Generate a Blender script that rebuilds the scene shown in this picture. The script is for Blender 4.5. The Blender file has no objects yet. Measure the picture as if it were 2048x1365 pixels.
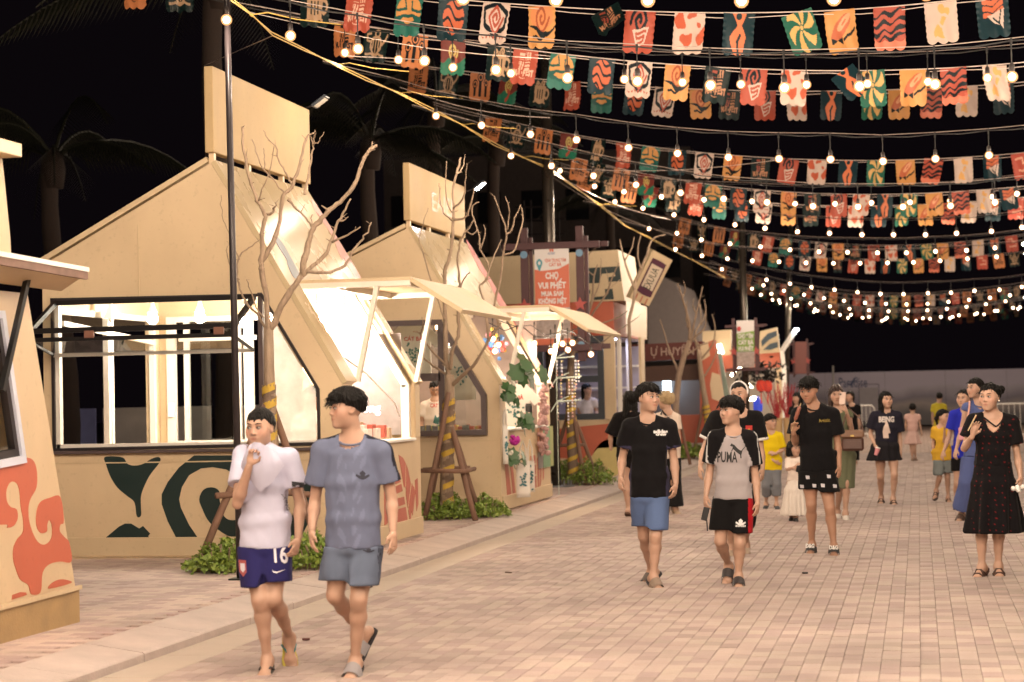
import bpy, bmesh, math, random
import numpy as np
from mathutils import Vector, Matrix
from mathutils.geometry import tessellate_polygon
from mathutils.bvhtree import BVHTree

rnd = random.Random(7)
SC = bpy.context.scene
COL = SC.collection

# ------------------------------------------------------------------ camera
FPX = 3982.0; PW, PH = 2048, 1365; CAMH = 1.6
YAW, PITCH, ROLL = math.radians(11.51), math.radians(1.58), math.radians(1.2)
ROT = (Matrix.Rotation(YAW, 3, 'Z') @ Matrix.Rotation(math.pi/2+PITCH, 3, 'X') @ Matrix.Rotation(-ROLL, 3, 'Z'))
cam_d = bpy.data.cameras.new('camera'); cam = bpy.data.objects.new('camera', cam_d); COL.objects.link(cam)
cam.matrix_world = Matrix.Translation((0, 0, CAMH)) @ ROT.to_4x4()
cam_d.sensor_width = 36; cam_d.lens = 36*FPX/PW; cam_d.clip_start = .1; cam_d.clip_end = 600
cam_d.dof.use_dof = True; cam_d.dof.focus_distance = 16.6; cam_d.dof.aperture_fstop = 2.8
SC.camera = cam

# ------------------------------------------------------------------ night sky, exposure
W = bpy.data.worlds.new('World'); SC.world = W; W.use_nodes = True
bg = W.node_tree.nodes['Background']
sky = W.node_tree.nodes.new('ShaderNodeTexSky'); sky.sky_type = 'NISHITA'; sky.sun_disc = False
sky.sun_elevation = math.radians(-6); sky.sun_rotation = math.radians(200)
glow = W.node_tree.nodes.new('ShaderNodeMix'); glow.data_type = 'RGBA'; glow.blend_type = 'ADD'; glow.inputs[0].default_value = 1.0
W.node_tree.links.new(sky.outputs[0], glow.inputs[6]); glow.inputs[7].default_value = (.030, .020, .028, 1)   # faint town glow on the night sky
W.node_tree.links.new(glow.outputs[2], bg.inputs[0]); bg.inputs[1].default_value = 0.08
SC.view_settings.view_transform = 'Standard'; SC.view_settings.look = 'None'
SC.view_settings.exposure = 0.34; SC.view_settings.gamma = 1.0; SC.view_settings.use_curve_mapping = False
SC.render.engine = 'CYCLES'
SC.cycles.use_denoising = True
SC.cycles.sample_clamp_indirect = 6.0
SC.cycles.max_bounces = 7; SC.cycles.diffuse_bounces = 3; SC.cycles.glossy_bounces = 3
SC.cycles.transmission_bounces = 6; SC.cycles.transparent_max_bounces = 12
SC.cycles.caustics_reflective = False; SC.cycles.caustics_refractive = False

def ray(px, py):
    return ROT @ Vector(((px-PW/2)/FPX, -(py-PH/2)/FPX, -1))
C0 = Vector((0, 0, CAMH))
def atZ(px, py, z=0.0):
    d = ray(px, py); return C0 + d*((z-CAMH)/d.z)
def atY(px, py, Y):
    d = ray(px, py); return C0 + d*(Y/d.y)
def atX(px, py, X):
    d = ray(px, py); return C0 + d*(X/d.x)

# ------------------------------------------------------------------ materials
MATS = {}
def srgb(r, g, b):
    f = lambda c: (c/255/12.92) if c/255 <= .04045 else ((c/255+.055)/1.055)**2.4
    return (f(r), f(g), f(b))
def mat(name, col=(.5, .5, .5), rough=.6, metal=0., var=.12, scale=6., bump=0., bscale=60., spec=.5, emit=None, es=0., sss=0., stretch=None):
    if name in MATS: return MATS[name]
    m = bpy.data.materials.new(name); m.use_nodes = True; nt = m.node_tree; N = nt.nodes; L = nt.links
    b = N['Principled BSDF']; b.inputs['Roughness'].default_value = rough; b.inputs['Metallic'].default_value = metal
    b.inputs['Specular IOR Level'].default_value = spec
    tc = N.new('ShaderNodeTexCoord'); mp = N.new('ShaderNodeMapping'); L.new(tc.outputs['Object'], mp.inputs[0])
    if stretch: mp.inputs['Scale'].default_value = stretch
    nz = N.new('ShaderNodeTexNoise'); nz.inputs['Scale'].default_value = scale; nz.inputs['Detail'].default_value = 5
    L.new(mp.outputs[0], nz.inputs['Vector'])
    mx = N.new('ShaderNodeMix'); mx.data_type = 'RGBA'
    c = tuple(col)[:3]
    mx.inputs[6].default_value = tuple(x*(1-var) for x in c)+(1,)
    mx.inputs[7].default_value = tuple(min(1, x*(1+var)) for x in c)+(1,)
    L.new(nz.outputs['Fac'], mx.inputs[0]); L.new(mx.outputs[2], b.inputs['Base Color'])
    mr = N.new('ShaderNodeMapRange'); mr.inputs[3].default_value = max(0, rough-.12); mr.inputs[4].default_value = min(1, rough+.12)
    L.new(nz.outputs['Fac'], mr.inputs[0]); L.new(mr.outputs[0], b.inputs['Roughness'])
    if bump:
        n2 = N.new('ShaderNodeTexNoise'); n2.inputs['Scale'].default_value = bscale; n2.inputs['Detail'].default_value = 4
        L.new(mp.outputs[0], n2.inputs['Vector'])
        bp = N.new('ShaderNodeBump'); bp.inputs['Strength'].default_value = bump; bp.inputs['Distance'].default_value = .02
        L.new(n2.outputs['Fac'], bp.inputs['Height']); L.new(bp.outputs[0], b.inputs['Normal'])
    if sss:
        b.inputs['Subsurface Weight'].default_value = sss; b.inputs['Subsurface Radius'].default_value = (.012, .005, .003); b.inputs['Subsurface Scale'].default_value = 1
    if emit:
        b.inputs['Emission Color'].default_value = tuple(emit)+(1,); b.inputs['Emission Strength'].default_value = es
    MATS[name] = m; return m
def attr_mat(name, rough=.6, attr='Col', bump=0., bscale=200., sss=0., sheen=0., spec=.4, var=.1, vscale=9., transl=0.):
    if name in MATS: return MATS[name]
    m = mat(name, (.5, .5, .5), rough, bump=bump, bscale=bscale, sss=sss, spec=spec)
    nt = m.node_tree; N = nt.nodes; L = nt.links; b = N['Principled BSDF']
    a = N.new('ShaderNodeAttribute'); a.attribute_name = attr
    nz = [n for n in N if n.type == 'TEX_NOISE'][0]; nz.inputs['Scale'].default_value = vscale
    mr = N.new('ShaderNodeMapRange'); mr.inputs[3].default_value = 1-var; mr.inputs[4].default_value = 1+var
    L.new(nz.outputs['Fac'], mr.inputs[0])
    mx = N.new('ShaderNodeMix'); mx.data_type = 'RGBA'; mx.blend_type = 'MULTIPLY'; mx.inputs[0].default_value = 1
    L.new(a.outputs['Color'], mx.inputs[6]); L.new(mr.outputs[0], mx.inputs[7])
    L.new(mx.outputs[2], b.inputs['Base Color'])
    if sheen: b.inputs['Sheen Weight'].default_value = sheen
    if transl:
        t = N.new('ShaderNodeBsdfTranslucent'); L.new(mx.outputs[2], t.inputs[0]); ms = N.new('ShaderNodeMixShader'); ms.inputs[0].default_value = transl
        out = N['Material Output']; L.new(b.outputs[0], ms.inputs[1]); L.new(t.outputs[0], ms.inputs[2]); L.new(ms.outputs[0], out.inputs[0])
    return m
def emit_mat(name, col, strength, base=(.8, .8, .8)):
    if name in MATS: return MATS[name]
    m = mat(name, base, .4, emit=col, es=strength); return m
def glass_mat(name, tint=(.9, .93, .92), refl=.09, milky=0., mcol=(.8, .75, .7)):
    if name in MATS: return MATS[name]
    m = bpy.data.materials.new(name); m.use_nodes = True; nt = m.node_tree; N = nt.nodes; L = nt.links
    N.remove(N['Principled BSDF']); out = N['Material Output']
    t = N.new('ShaderNodeBsdfTransparent'); t.inputs[0].default_value = tuple(tint)+(1,)
    g = N.new('ShaderNodeBsdfGlossy'); g.inputs['Roughness'].default_value = .03
    fr = N.new('ShaderNodeLayerWeight'); fr.inputs[0].default_value = .5
    pw = N.new('ShaderNodeMath'); pw.operation = 'POWER'; pw.inputs[1].default_value = 4.; L.new(fr.outputs['Facing'], pw.inputs[0])
    ad = N.new('ShaderNodeMath'); ad.operation = 'MULTIPLY_ADD'; ad.inputs[1].default_value = .6; ad.inputs[2].default_value = refl-.04; L.new(pw.outputs[0], ad.inputs[0])
    ms = N.new('ShaderNodeMixShader'); L.new(ad.outputs[0], ms.inputs[0]); L.new(t.outputs[0], ms.inputs[1]); L.new(g.outputs[0], ms.inputs[2])
    last = ms
    if milky:
        d = N.new('ShaderNodeBsdfDiffuse'); d.inputs[0].default_value = tuple(mcol)+(1,)
        tl = N.new('ShaderNodeBsdfTranslucent'); tl.inputs[0].default_value = tuple(mcol)+(1,)
        m1 = N.new('ShaderNodeMixShader'); L.new(d.outputs[0], m1.inputs[1]); L.new(tl.outputs[0], m1.inputs[2])
        tc = N.new('ShaderNodeTexCoord'); nz = N.new('ShaderNodeTexNoise'); nz.inputs['Scale'].default_value = 3.5; nz.inputs['Detail'].default_value = 6
        L.new(tc.outputs['Object'], nz.inputs['Vector'])
        mr = N.new('ShaderNodeMapRange'); mr.inputs[1].default_value = .3; mr.inputs[2].default_value = .7
        mr.inputs[3].default_value = milky*.55; mr.inputs[4].default_value = milky*1.3; L.new(nz.outputs['Fac'], mr.inputs[0])
        m2 = N.new('ShaderNodeMixShader'); L.new(mr.outputs[0], m2.inputs[0]); L.new(ms.outputs[0], m2.inputs[1]); L.new(m1.outputs[0], m2.inputs[2]); last = m2
    L.new(last.outputs[0], out.inputs[0]); MATS[name] = m; return m

# ------------------------------------------------------------------ objects
def tag(o, label=None, cat=None, group=None, kind=None):
    if label: o['label'] = label
    if cat: o['category'] = cat
    if group: o['group'] = group
    if kind: o['kind'] = kind
    return o
def thing(name, loc, label, cat, group=None, rz=0.):
    o = bpy.data.objects.new(name, None); COL.objects.link(o); o.location = loc; o.rotation_euler = (0, 0, rz)
    o.empty_display_size = .1
    return tag(o, label, cat, group)
def wloc(o):
    v = Vector(o.location); p = o.parent
    while p is not None: v += Vector(p.location); p = p.parent
    return v
def link_mesh(name, me, parent=None, loc=None):
    o = bpy.data.objects.new(name, me); COL.objects.link(o)
    if parent is not None: o.parent = parent
    if loc is not None: o.location = loc
    return o
def mesh_from(name, V, F, mats, mi=None, smooth=False, off=(0, 0, 0)):
    me = bpy.data.meshes.new(name)
    V = np.asarray(V, float)-np.asarray(off, float)
    me.from_pydata(V.tolist(), [], F)
    for m in (mats if isinstance(mats, (list, tuple)) else [mats]): me.materials.append(m)
    if mi is not None: me.polygons.foreach_set('material_index', np.asarray(mi, np.int32))
    if smooth: me.polygons.foreach_set('use_smooth', np.ones(len(me.polygons), bool))
    me.update(); return me
class MB:
    """collects shapes in world coordinates; build() links them as one mesh object"""
    def __init__(s): s.V = []; s.F = []; s.M = []; s.cur = 0
    def m(s, i): s.cur = i; return s
    def add(s, V, F):
        o = len(s.V); s.V += [tuple(v) for v in V]; s.F += [tuple(i+o for i in f) for f in F]; s.M += [s.cur]*len(F); return s
    def box(s, c, d, R=None, bev=0.):
        R = R or Matrix.Identity(3); c = Vector(c); hx, hy, hz = [x/2 for x in d]
        if bev <= 0 or min(hx, hy, hz) <= bev*1.2:
            P = [(x, y, z) for x in (-hx, hx) for y in (-hy, hy) for z in (-hz, hz)]
            F = [(0, 1, 3, 2), (4, 6, 7, 5), (0, 4, 5, 1), (2, 3, 7, 6), (0, 2, 6, 4), (1, 5, 7, 3)]
            return s.add([c+R@Vector(p) for p in P], F)
        bm = bmesh.new(); bmesh.ops.create_cube(bm, size=1)
        for v in bm.verts: v.co = Vector((v.co.x*2*hx, v.co.y*2*hy, v.co.z*2*hz))
        bmesh.ops.bevel(bm, geom=list(bm.edges), offset=bev, segments=1, affect='EDGES')
        bm.verts.index_update()
        s.add([c+R@v.co for v in bm.verts], [[v.index for v in f.verts] for f in bm.faces]); bm.free(); return s
    def beam(s, a, b, w, h, up=(0, 0, 1), bev=0.):
        a = Vector(a); b = Vector(b); z = (b-a); l = z.length; z.normalize(); u = Vector(up)
        if abs(z.dot(u)) > .98: u = Vector((0, 1, 0))
        x = z.cross(u).normalized(); y = x.cross(z).normalized()
        R = Matrix((x, y, z)).transposed(); return s.box((a+b)/2, (w, h, l), R, bev)
    def tube(s, P, r, n=8, cap=True):
        P = [Vector(p) for p in P]; k = len(P); r = r if hasattr(r, '__len__') else [r]*k
        V = []; F = []; up = None
        for i in range(k):
            t = (P[min(i+1, k-1)]-P[max(i-1, 0)]);
            if t.length < 1e-9: t = Vector((0, 0, 1))
            t.normalize()
            if up is None:
                up = Vector((0, 0, 1)) if abs(t.z) < .9 else Vector((1, 0, 0))
            x = up.cross(t);
            if x.length < 1e-6: x = Vector((1, 0, 0)).cross(t)
            x.normalize(); up = t.cross(x).normalized()
            for j in range(n):
                a = 2*math.pi*j/n; V.append(P[i]+(x*math.cos(a)+up*math.sin(a))*r[i])
        for i in range(k-1):
            for j in range(n): F.append((i*n+j, i*n+(j+1) % n, (i+1)*n+(j+1) % n, (i+1)*n+j))
        if cap: F.append(tuple(range(n-1, -1, -1))); F.append(tuple((k-1)*n+j for j in range(n)))
        return s.add(V, F)
    def cyl(s, a, b, r, r2=None, n=16): return s.tube([a, b], [r, r if r2 is None else r2], n)
    def lathe(s, c, prof, n=16, R=None):
        R = R or Matrix.Identity(3); c = Vector(c); V = []; F = []; k = len(prof)
        for (r, z) in prof:
            for j in range(n):
                a = 2*math.pi*j/n; V.append(c+R@Vector((r*math.cos(a), r*math.sin(a), z)))
        for i in range(k-1):
            for j in range(n): F.append((i*n+j, i*n+(j+1) % n, (i+1)*n+(j+1) % n, (i+1)*n+j))
        F.append(tuple(range(n-1, -1, -1))); F.append(tuple((k-1)*n+j for j in range(n)))
        return s.add(V, F)
    def ball(s, c, r, n=10, R=None):
        r = r if hasattr(r, '__len__') else (r, r, r); R = R or Matrix.Identity(3); c = Vector(c); V = []; F = []; k = n//2+1
        for i in range(k+1):
            th = math.pi*i/k
            for j in range(n):
                a = 2*math.pi*j/n; V.append(c+R@Vector((r[0]*math.sin(th)*math.cos(a), r[1]*math.sin(th)*math.sin(a), r[2]*math.cos(th))))
        for i in range(k):
            for j in range(n):
                q = (i*n+j, (i+1)*n+j, (i+1)*n+(j+1) % n, i*n+(j+1) % n)
                F.append(q)
        return s.add(V, F)
    def plate(s, outer, holes, o, ux, uy, th, off=0.):
        """polygon with holes in the plane o+u*ux+v*uy, thickness th along n=ux x uy, from off to off+th"""
        o = Vector(o); ux = Vector(ux); uy = Vector(uy); n = ux.cross(uy).normalized()
        loops = [list(outer)]+[list(h) for h in holes]
        tri = tessellate_polygon([[Vector((p[0], p[1], 0)) for p in l] for l in loops])
        flat = [p for l in loops for p in l]; k = len(flat)
        A = [o+ux*p[0]+uy*p[1]+n*off for p in flat]
        V = A+[a+n*th for a in A]; F = []
        for t in tri:
            a, b, c = [flat[i] for i in t]
            cr = (b[0]-a[0])*(c[1]-a[1])-(b[1]-a[1])*(c[0]-a[0])
            if abs(cr) < 1e-12: continue
            t = t if cr > 0 else (t[0], t[2], t[1])
            F.append(tuple(i+k for i in t))
            if th: F.append((t[2], t[1], t[0]))
        if th > 0:
            b0 = 0
            for l in loops:
                q = len(l)
                for i in range(q):
                    j = (i+1) % q; F.append((b0+i, b0+j, b0+j+k, b0+i+k))
                b0 += q
        return s.add(V, F)
    def build(s, name, mats, parent=None, smooth=False, loc=None, kind=None):
        off = wloc(parent) if parent is not None else Vector((0, 0, 0))
        if loc is not None: off = off+(Vector(loc)-off)
        me = mesh_from(name, [tuple(v) for v in s.V], s.F, mats, s.M, smooth, off)
        if getattr(s, 'fixn', True):
            bm = bmesh.new(); bm.from_mesh(me); bmesh.ops.recalc_face_normals(bm, faces=bm.faces); bm.to_mesh(me); bm.free()
        o = link_mesh(name, me, parent)
        if loc is not None: o.location = Vector(loc)-(wloc(parent) if parent is not None else Vector((0, 0, 0)))
        if kind: o['kind'] = kind
        return o
def copy_tree(o, parent=None, keep=()):
    c = o.copy(); COL.objects.link(c)
    if parent is not None: c.parent = parent
    for ch in list(o.children): copy_tree(ch, c)
    return c
def bez(pts, n=6):
    """smooth closed outline through the points (Catmull-Rom)"""
    P = [Vector((p[0], p[1], 0)) for p in pts]; k = len(P); out = []
    for i in range(k):
        p0, p1, p2, p3 = P[i-1], P[i], P[(i+1) % k], P[(i+2) % k]
        for j in range(n):
            t = j/n
            q = .5*((2*p1)+(p2-p0)*t+(2*p0-5*p1+4*p2-p3)*t*t+(3*p1-p0-3*p2+p3)*t**3); out.append((q.x, q.y))
    return out
_txt = {}
def text_tris(s, bold=.0):
    """flat outline mesh of a line of text: unit height capitals, centred; (verts 2D, faces)"""
    k = (s, bold)
    if k in _txt: return _txt[k]
    cu = bpy.data.curves.new('lettering', 'FONT'); cu.body = s; cu.align_x = 'CENTER'; cu.size = 1.4; cu.offset = bold; cu.resolution_u = 2; cu.fill_mode = 'FRONT'
    ob = bpy.data.objects.new('lettering', cu); COL.objects.link(ob)
    dg = bpy.context.evaluated_depsgraph_get(); ev = ob.evaluated_get(dg); me = ev.to_mesh()
    V = [(v.co.x, v.co.y) for v in me.vertices]; F = [tuple(p.vertices) for p in me.polygons]
    ev.to_mesh_clear(); bpy.data.objects.remove(ob); bpy.data.curves.remove(cu)
    _txt[k] = (V, F); return V, F
def letter(mb, s, o, ux, uy, h, width=None, bold=.0, th=.004, off=.003):
    V, F = text_tris(s, bold)
    if not V: return mb
    o = Vector(o); ux = Vector(ux); uy = Vector(uy); n = ux.cross(uy).normalized()
    w = max(v[0] for v in V)-min(v[0] for v in V); sx = h if width is None else width/w
    return mb.add([o+ux*(v[0]*sx)+uy*(v[1]*h)+n*(off) for v in V], F)
# ================================================================== materials used everywhere
LAMP = (1.0, .74, .47)
M_CREAM = mat('cream_paint', (.63, .485, .31), .42, var=.13, scale=1.3, bump=.05, bscale=25)
M_CREAM2 = mat('cream_panel', (.60, .47, .30), .5, var=.10, spec=.35, scale=1.6, bump=.04, bscale=12)
M_SASH = mat('black_sash', (.012, .010, .010), .55, var=.2, spec=.2)
M_SIGN = mat('sign_board_vinyl', (.46, .335, .18), .62, var=.14, scale=1.8, bump=.05, bscale=8, spec=.25)
M_ROOF = mat('glossy_roof_vinyl', (.54, .43, .27), .27, var=.10, scale=1.4, bump=.12, bscale=5)
M_WARMWHITE = mat('white_interior', (.78, .72, .62), .5, var=.05)
M_CORAL = mat('coral_paint', (.50, .12, .065), .5, var=.08, scale=4)
M_GREENBLK = mat('dark_green_print', (.012, .028, .027), .4, var=.1)
M_DARKMETAL = mat('dark_metal', (.035, .028, .030), .4, metal=.3, var=.2)
M_FRAMEBRN = mat('brown_grey_frame', (.085, .06, .06), .45, var=.15)
M_FRAMEGRY = mat('slate_frame', (.05, .06, .075), .4, var=.15)
M_WHITEALU = mat('white_aluminium', (.72, .68, .62), .4, var=.05)
M_CONC = mat('kerb_concrete', (.46, .385, .35), .8, var=.30, scale=3.5, bump=.3, bscale=45)
M_GUTTER = mat('gutter_concrete', (.42, .35, .29), .85, var=.15, scale=3, bump=.2, bscale=60)
M_BARK = mat('bark', (.32, .235, .165), .88, var=.5, scale=22, bump=1.0, bscale=36, stretch=(1, 1, .25))
M_STAKE = mat('stake_wood', (.19, .105, .07), .8, var=.35, scale=9, bump=.4, bscale=40, stretch=(1, 1, .2))
M_WRAPY = mat('yellow_wrap', (.55, .36, .05), .7, var=.2, scale=20, bump=.4)
M_WRAPB = mat('burlap_wrap', (.20, .14, .10), .9, var=.3, scale=25, bump=.6, bscale=120)
M_GLASS = glass_mat('clear_glass')
M_MILKY = glass_mat('dusty_glass', milky=.62, mcol=(.88, .84, .80))
M_WOODFRAME = mat('maroon_timber', (.085, .035, .038), .6, var=.25, scale=12, bump=.2)
M_CABLE = mat('black_cable', (.012, .011, .011), .5)
M_WIRE = mat('pale_wire', (.55, .45, .4), .5)
M_YROPE = mat('yellow_rope', (.60, .40, .10), .7, var=.2, scale=40)
M_WHITE = mat('white_paint', (.80, .78, .74), .45, var=.04)
M_BLACK = mat('black_plastic', (.015, .015, .016), .4)
M_PINKRED = mat('red_print', (.46, .13, .09), .45, var=.08)

def streaks(m, lo=.97, hi=1.02):
    nt = m.node_tree; N = nt.nodes; L = nt.links; b = N['Principled BSDF']; src = b.inputs['Base Color'].links[0].from_socket
    tc = N.new('ShaderNodeTexCoord'); mp = N.new('ShaderNodeMapping'); mp.inputs['Scale'].default_value = (2.2, 2.2, .6); L.new(tc.outputs['Object'], mp.inputs[0])
    n1 = N.new('ShaderNodeTexNoise'); n1.inputs['Scale'].default_value = 1.6; n1.inputs['Detail'].default_value = 7; L.new(mp.outputs[0], n1.inputs['Vector'])
    n2 = N.new('ShaderNodeTexNoise'); n2.inputs['Scale'].default_value = 22; n2.inputs['Detail'].default_value = 8; L.new(tc.outputs['Object'], n2.inputs['Vector'])
    mr = N.new('ShaderNodeMapRange'); mr.inputs[1].default_value = .32; mr.inputs[2].default_value = .62; mr.inputs[3].default_value = lo; mr.inputs[4].default_value = hi; L.new(n1.outputs['Fac'], mr.inputs[0])
    m2 = N.new('ShaderNodeMapRange'); m2.inputs[1].default_value = .28; m2.inputs[2].default_value = .40; m2.inputs[3].default_value = .90; m2.inputs[4].default_value = 1.; L.new(n2.outputs['Fac'], m2.inputs[0])
    mu = N.new('ShaderNodeMath'); mu.operation = 'MULTIPLY'; L.new(mr.outputs[0], mu.inputs[0]); L.new(m2.outputs[0], mu.inputs[1])
    mx = N.new('ShaderNodeMix'); mx.data_type = 'RGBA'; mx.blend_type = 'MULTIPLY'; mx.inputs[0].default_value = 1; L.new(src, mx.inputs[6]); L.new(mu.outputs[0], mx.inputs[7]); L.new(mx.outputs[2], b.inputs['Base Color'])
for q in (M_CREAM, M_CREAM2, M_SIGN, M_CORAL): streaks(q)
# ================================================================== ground
def brick_mat(k=1., nm='clay_paver'):
    m = bpy.data.materials.new(nm); m.use_nodes = True; nt = m.node_tree; N = nt.nodes; L = nt.links
    b = N['Principled BSDF']; b.inputs['Roughness'].default_value = .78; b.inputs['Specular IOR Level'].default_value = .35
    at = N.new('ShaderNodeAttribute'); at.attribute_name = 'tone'
    oi = N.new('ShaderNodeObjectInfo')
    rw = N.new('ShaderNodeAttribute'); rw.attribute_name = 'own_tone'
    ad = N.new('ShaderNodeMath'); ad.operation = 'MULTIPLY_ADD'; L.new(oi.outputs['Random'], ad.inputs[0]); L.new(rw.outputs['Fac'], ad.inputs[1]); L.new(at.outputs['Fac'], ad.inputs[2])
    fr = N.new('ShaderNodeMath'); fr.operation = 'FRACT'; L.new(ad.outputs[0], fr.inputs[0])
    cr = N.new('ShaderNodeValToRGB'); cr.color_ramp.interpolation = 'LINEAR'; L.new(fr.outputs[0], cr.inputs[0])
    cols = [(0, (.30, .225, .205)), (.18, (.345, .258, .24)), (.4, (.33, .265, .23)), (.5, (.385, .295, .262)), (.75, (.42, .33, .295)), (1, (.40, .325, .275))]
    cols = [(p, tuple(min(.8, q*k) for q in c)) for p, c in cols]; el = cr.color_ramp.elements
    el[0].position, el[0].color = 0, cols[0][1]+(1,); el[1].position, el[1].color = 1, cols[-1][1]+(1,)
    for p, c in cols[1:-1]: e = el.new(p); e.color = c+(1,)
    geo = N.new('ShaderNodeNewGeometry')
    nz = N.new('ShaderNodeTexNoise'); nz.inputs['Scale'].default_value = .7; nz.inputs['Detail'].default_value = 6; L.new(geo.outputs['Position'], nz.inputs['Vector'])
    n2 = N.new('ShaderNodeTexNoise'); n2.inputs['Scale'].default_value = 60; n2.inputs['Detail'].default_value = 4; L.new(geo.outputs['Position'], n2.inputs['Vector'])
    mr = N.new('ShaderNodeMapRange'); mr.inputs[1].default_value = .3; mr.inputs[2].default_value = .7; mr.inputs[3].default_value = .70; mr.inputs[4].default_value = 1.10; L.new(nz.outputs['Fac'], mr.inputs[0])
    m2 = N.new('ShaderNodeMapRange'); m2.inputs[3].default_value = .85; m2.inputs[4].default_value = 1.15; L.new(n2.outputs['Fac'], m2.inputs[0])
    mu = N.new('ShaderNodeMath'); mu.operation = 'MULTIPLY'; L.new(mr.outputs[0], mu.inputs[0]); L.new(m2.outputs[0], mu.inputs[1])
    mx = N.new('ShaderNodeMix'); mx.data_type = 'RGBA'; mx.blend_type = 'MULTIPLY'; mx.inputs[0].default_value = 1
    L.new(cr.outputs[0], mx.inputs[6]); L.new(mu.outputs[0], mx.inputs[7]); L.new(mx.outputs[2], b.inputs['Base Color'])
    bp = N.new('ShaderNodeBump'); bp.inputs['Strength'].default_value = .25; bp.inputs['Distance'].default_value = .004; L.new(n2.outputs['Fac'], bp.inputs['Height']); L.new(bp.outputs[0], b.inputs['Normal'])
    return m
M_BRICK = brick_mat(); M_BRICK2 = brick_mat(1.45, 'pale_paver')  # paler footway pavers; missing bulb light put into the colour as well
M_MORTAR = mat('mortar_sand', (.25, .185, .155), .95, var=.25, scale=12)
BW, BL, GAP = .112, .200, .0026
def brick_geo(cx, cy, z, w, l):
    a, b = w/2-.0009, l/2-GAP/2; e = .0026
    V = [(cx-a, cy-b, z-.03), (cx+a, cy-b, z-.03), (cx+a, cy+b, z-.03), (cx-a, cy+b, z-.03),
         (cx-a, cy-b, z-e), (cx+a, cy-b, z-e), (cx+a, cy+b, z-e), (cx-a, cy+b, z-e),
         (cx-a+e, cy-b+e, z), (cx+a-e, cy-b+e, z), (cx+a-e, cy+b-e, z), (cx-a+e, cy+b-e, z)]
    F = [(0, 1, 5, 4), (1, 2, 6, 5), (2, 3, 7, 6), (3, 0, 4, 7), (4, 5, 9, 8), (5, 6, 10, 9), (6, 7, 11, 10), (7, 4, 8, 11), (8, 9, 10, 11)]
    return V, F
def in_frame(p):
    q = ROT.inverted() @ (Vector(p)-C0)
    if q.z > -.5: return None
    return PW/2+FPX*q.x/-q.z, PH/2-FPX*q.y/-q.z
def tone_of(cells, r):
    c = np.array(cells, float); a = c[:, 1] if not c[0, 2] else c[:, 0]; par = np.floor(a/(BL*.5)+.01).astype(int)//1 % 4 < 2
    par = par ^ (r.rand(len(c)) < .22); return np.where(par, .5, 0.)+r.rand(len(c))*.49
def stuff_bricks(name, cells, z0, parent, jit=1.):
    n = len(cells); base, F0 = brick_geo(0, 0, 0, BW, BL); base = np.array(base); F0 = np.array(F0)
    V = np.zeros((n, 12, 3)); r = np.random.RandomState(5)
    for i, (cx, cy, rot) in enumerate(cells):
        b = base if not rot else base[:, [1, 0, 2]]
        V[i] = b+np.array((cx, cy, z0+jit*r.uniform(-.0022, .0008)))
        V[i, 8:, 2] += r.uniform(-.0015, .0015, 4)*.6*jit
    F = (F0[None]+(np.arange(n)*12)[:, None, None]).reshape(-1, 4)
    if cells and cells[0][2]: F = F[:, ::-1]
    me = bpy.data.meshes.new(name); me.from_pydata(V.reshape(-1, 3).tolist(), [], F.tolist())
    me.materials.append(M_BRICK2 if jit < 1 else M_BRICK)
    at = me.attributes.new('tone', 'FLOAT', 'FACE'); at.data.foreach_set('value', np.repeat(tone_of(cells, r), len(F0)).astype(np.float32))
    me.update(); o = link_mesh(name, me, parent); o['kind'] = 'stuff'; return o

mb = MB(); mb.plate([(-70, -15), (70, -15), (70, 260), (-70, 260)], [], (0, 0, -.024), (1, 0, 0), (0, 1, 0), 0)
ground = mb.build('ground', mat('dark_ground', (.10, .085, .08), .95, var=.3, scale=.5)); tag(ground, kind='structure')
mb = MB(); mb.plate([(-4.8, -8), (7.0, -8), (7.0, 84), (-4.8, 84)], [], (0, 0, -.016), (1, 0, 0), (0, 1, 0), 0)
road = mb.build('road', M_MORTAR); tag(road, kind='structure')
cells = []
ncol = int((6.9+4.4)/BW)
for i in range(ncol):
    cx = -4.40+BW*(i+.5)
    for j in range(0, 205):
        cy = 9.2+BL*(j+(.5 if i % 2 else 0))
        if cx > .06*cy+2.6: continue
        cells.append((cx, cy, 0))
vis = []
for k, c in enumerate(cells):
    p = in_frame((c[0], c[1], 0))
    if p and 0 <= p[0] <= PW and p[1] <= PH: vis.append((c[1], k))
vis.sort(); front = set(k for _, k in vis[:300])
Vb, Fb = brick_geo(0, 0, 0, BW, BL); MEB = []
for q in (0., .5):
    meb = mesh_from('brick', Vb, Fb, M_BRICK); MEB.append(meb)
    at = meb.attributes.new('tone', 'FLOAT', 'FACE'); at.data.foreach_set('value', np.full(len(Fb), q, np.float32))
    at = meb.attributes.new('own_tone', 'FLOAT', 'FACE'); at.data.foreach_set('value', np.full(len(Fb), .49, np.float32))
for k in front:
    o = link_mesh('brick', MEB[int((cells[k][1]/(BL*.5)+.01)//1 % 4 < 2) ^ int(rnd.random() < .22)], road, (cells[k][0], cells[k][1], rnd.uniform(-.0022, .0008))); o.rotation_euler = (rnd.uniform(-.006, .006), rnd.uniform(-.01, .01), rnd.uniform(-.006, .006))
stuff_bricks('paving_bricks', [c for k, c in enumerate(cells) if k not in front], 0, road)
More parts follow.
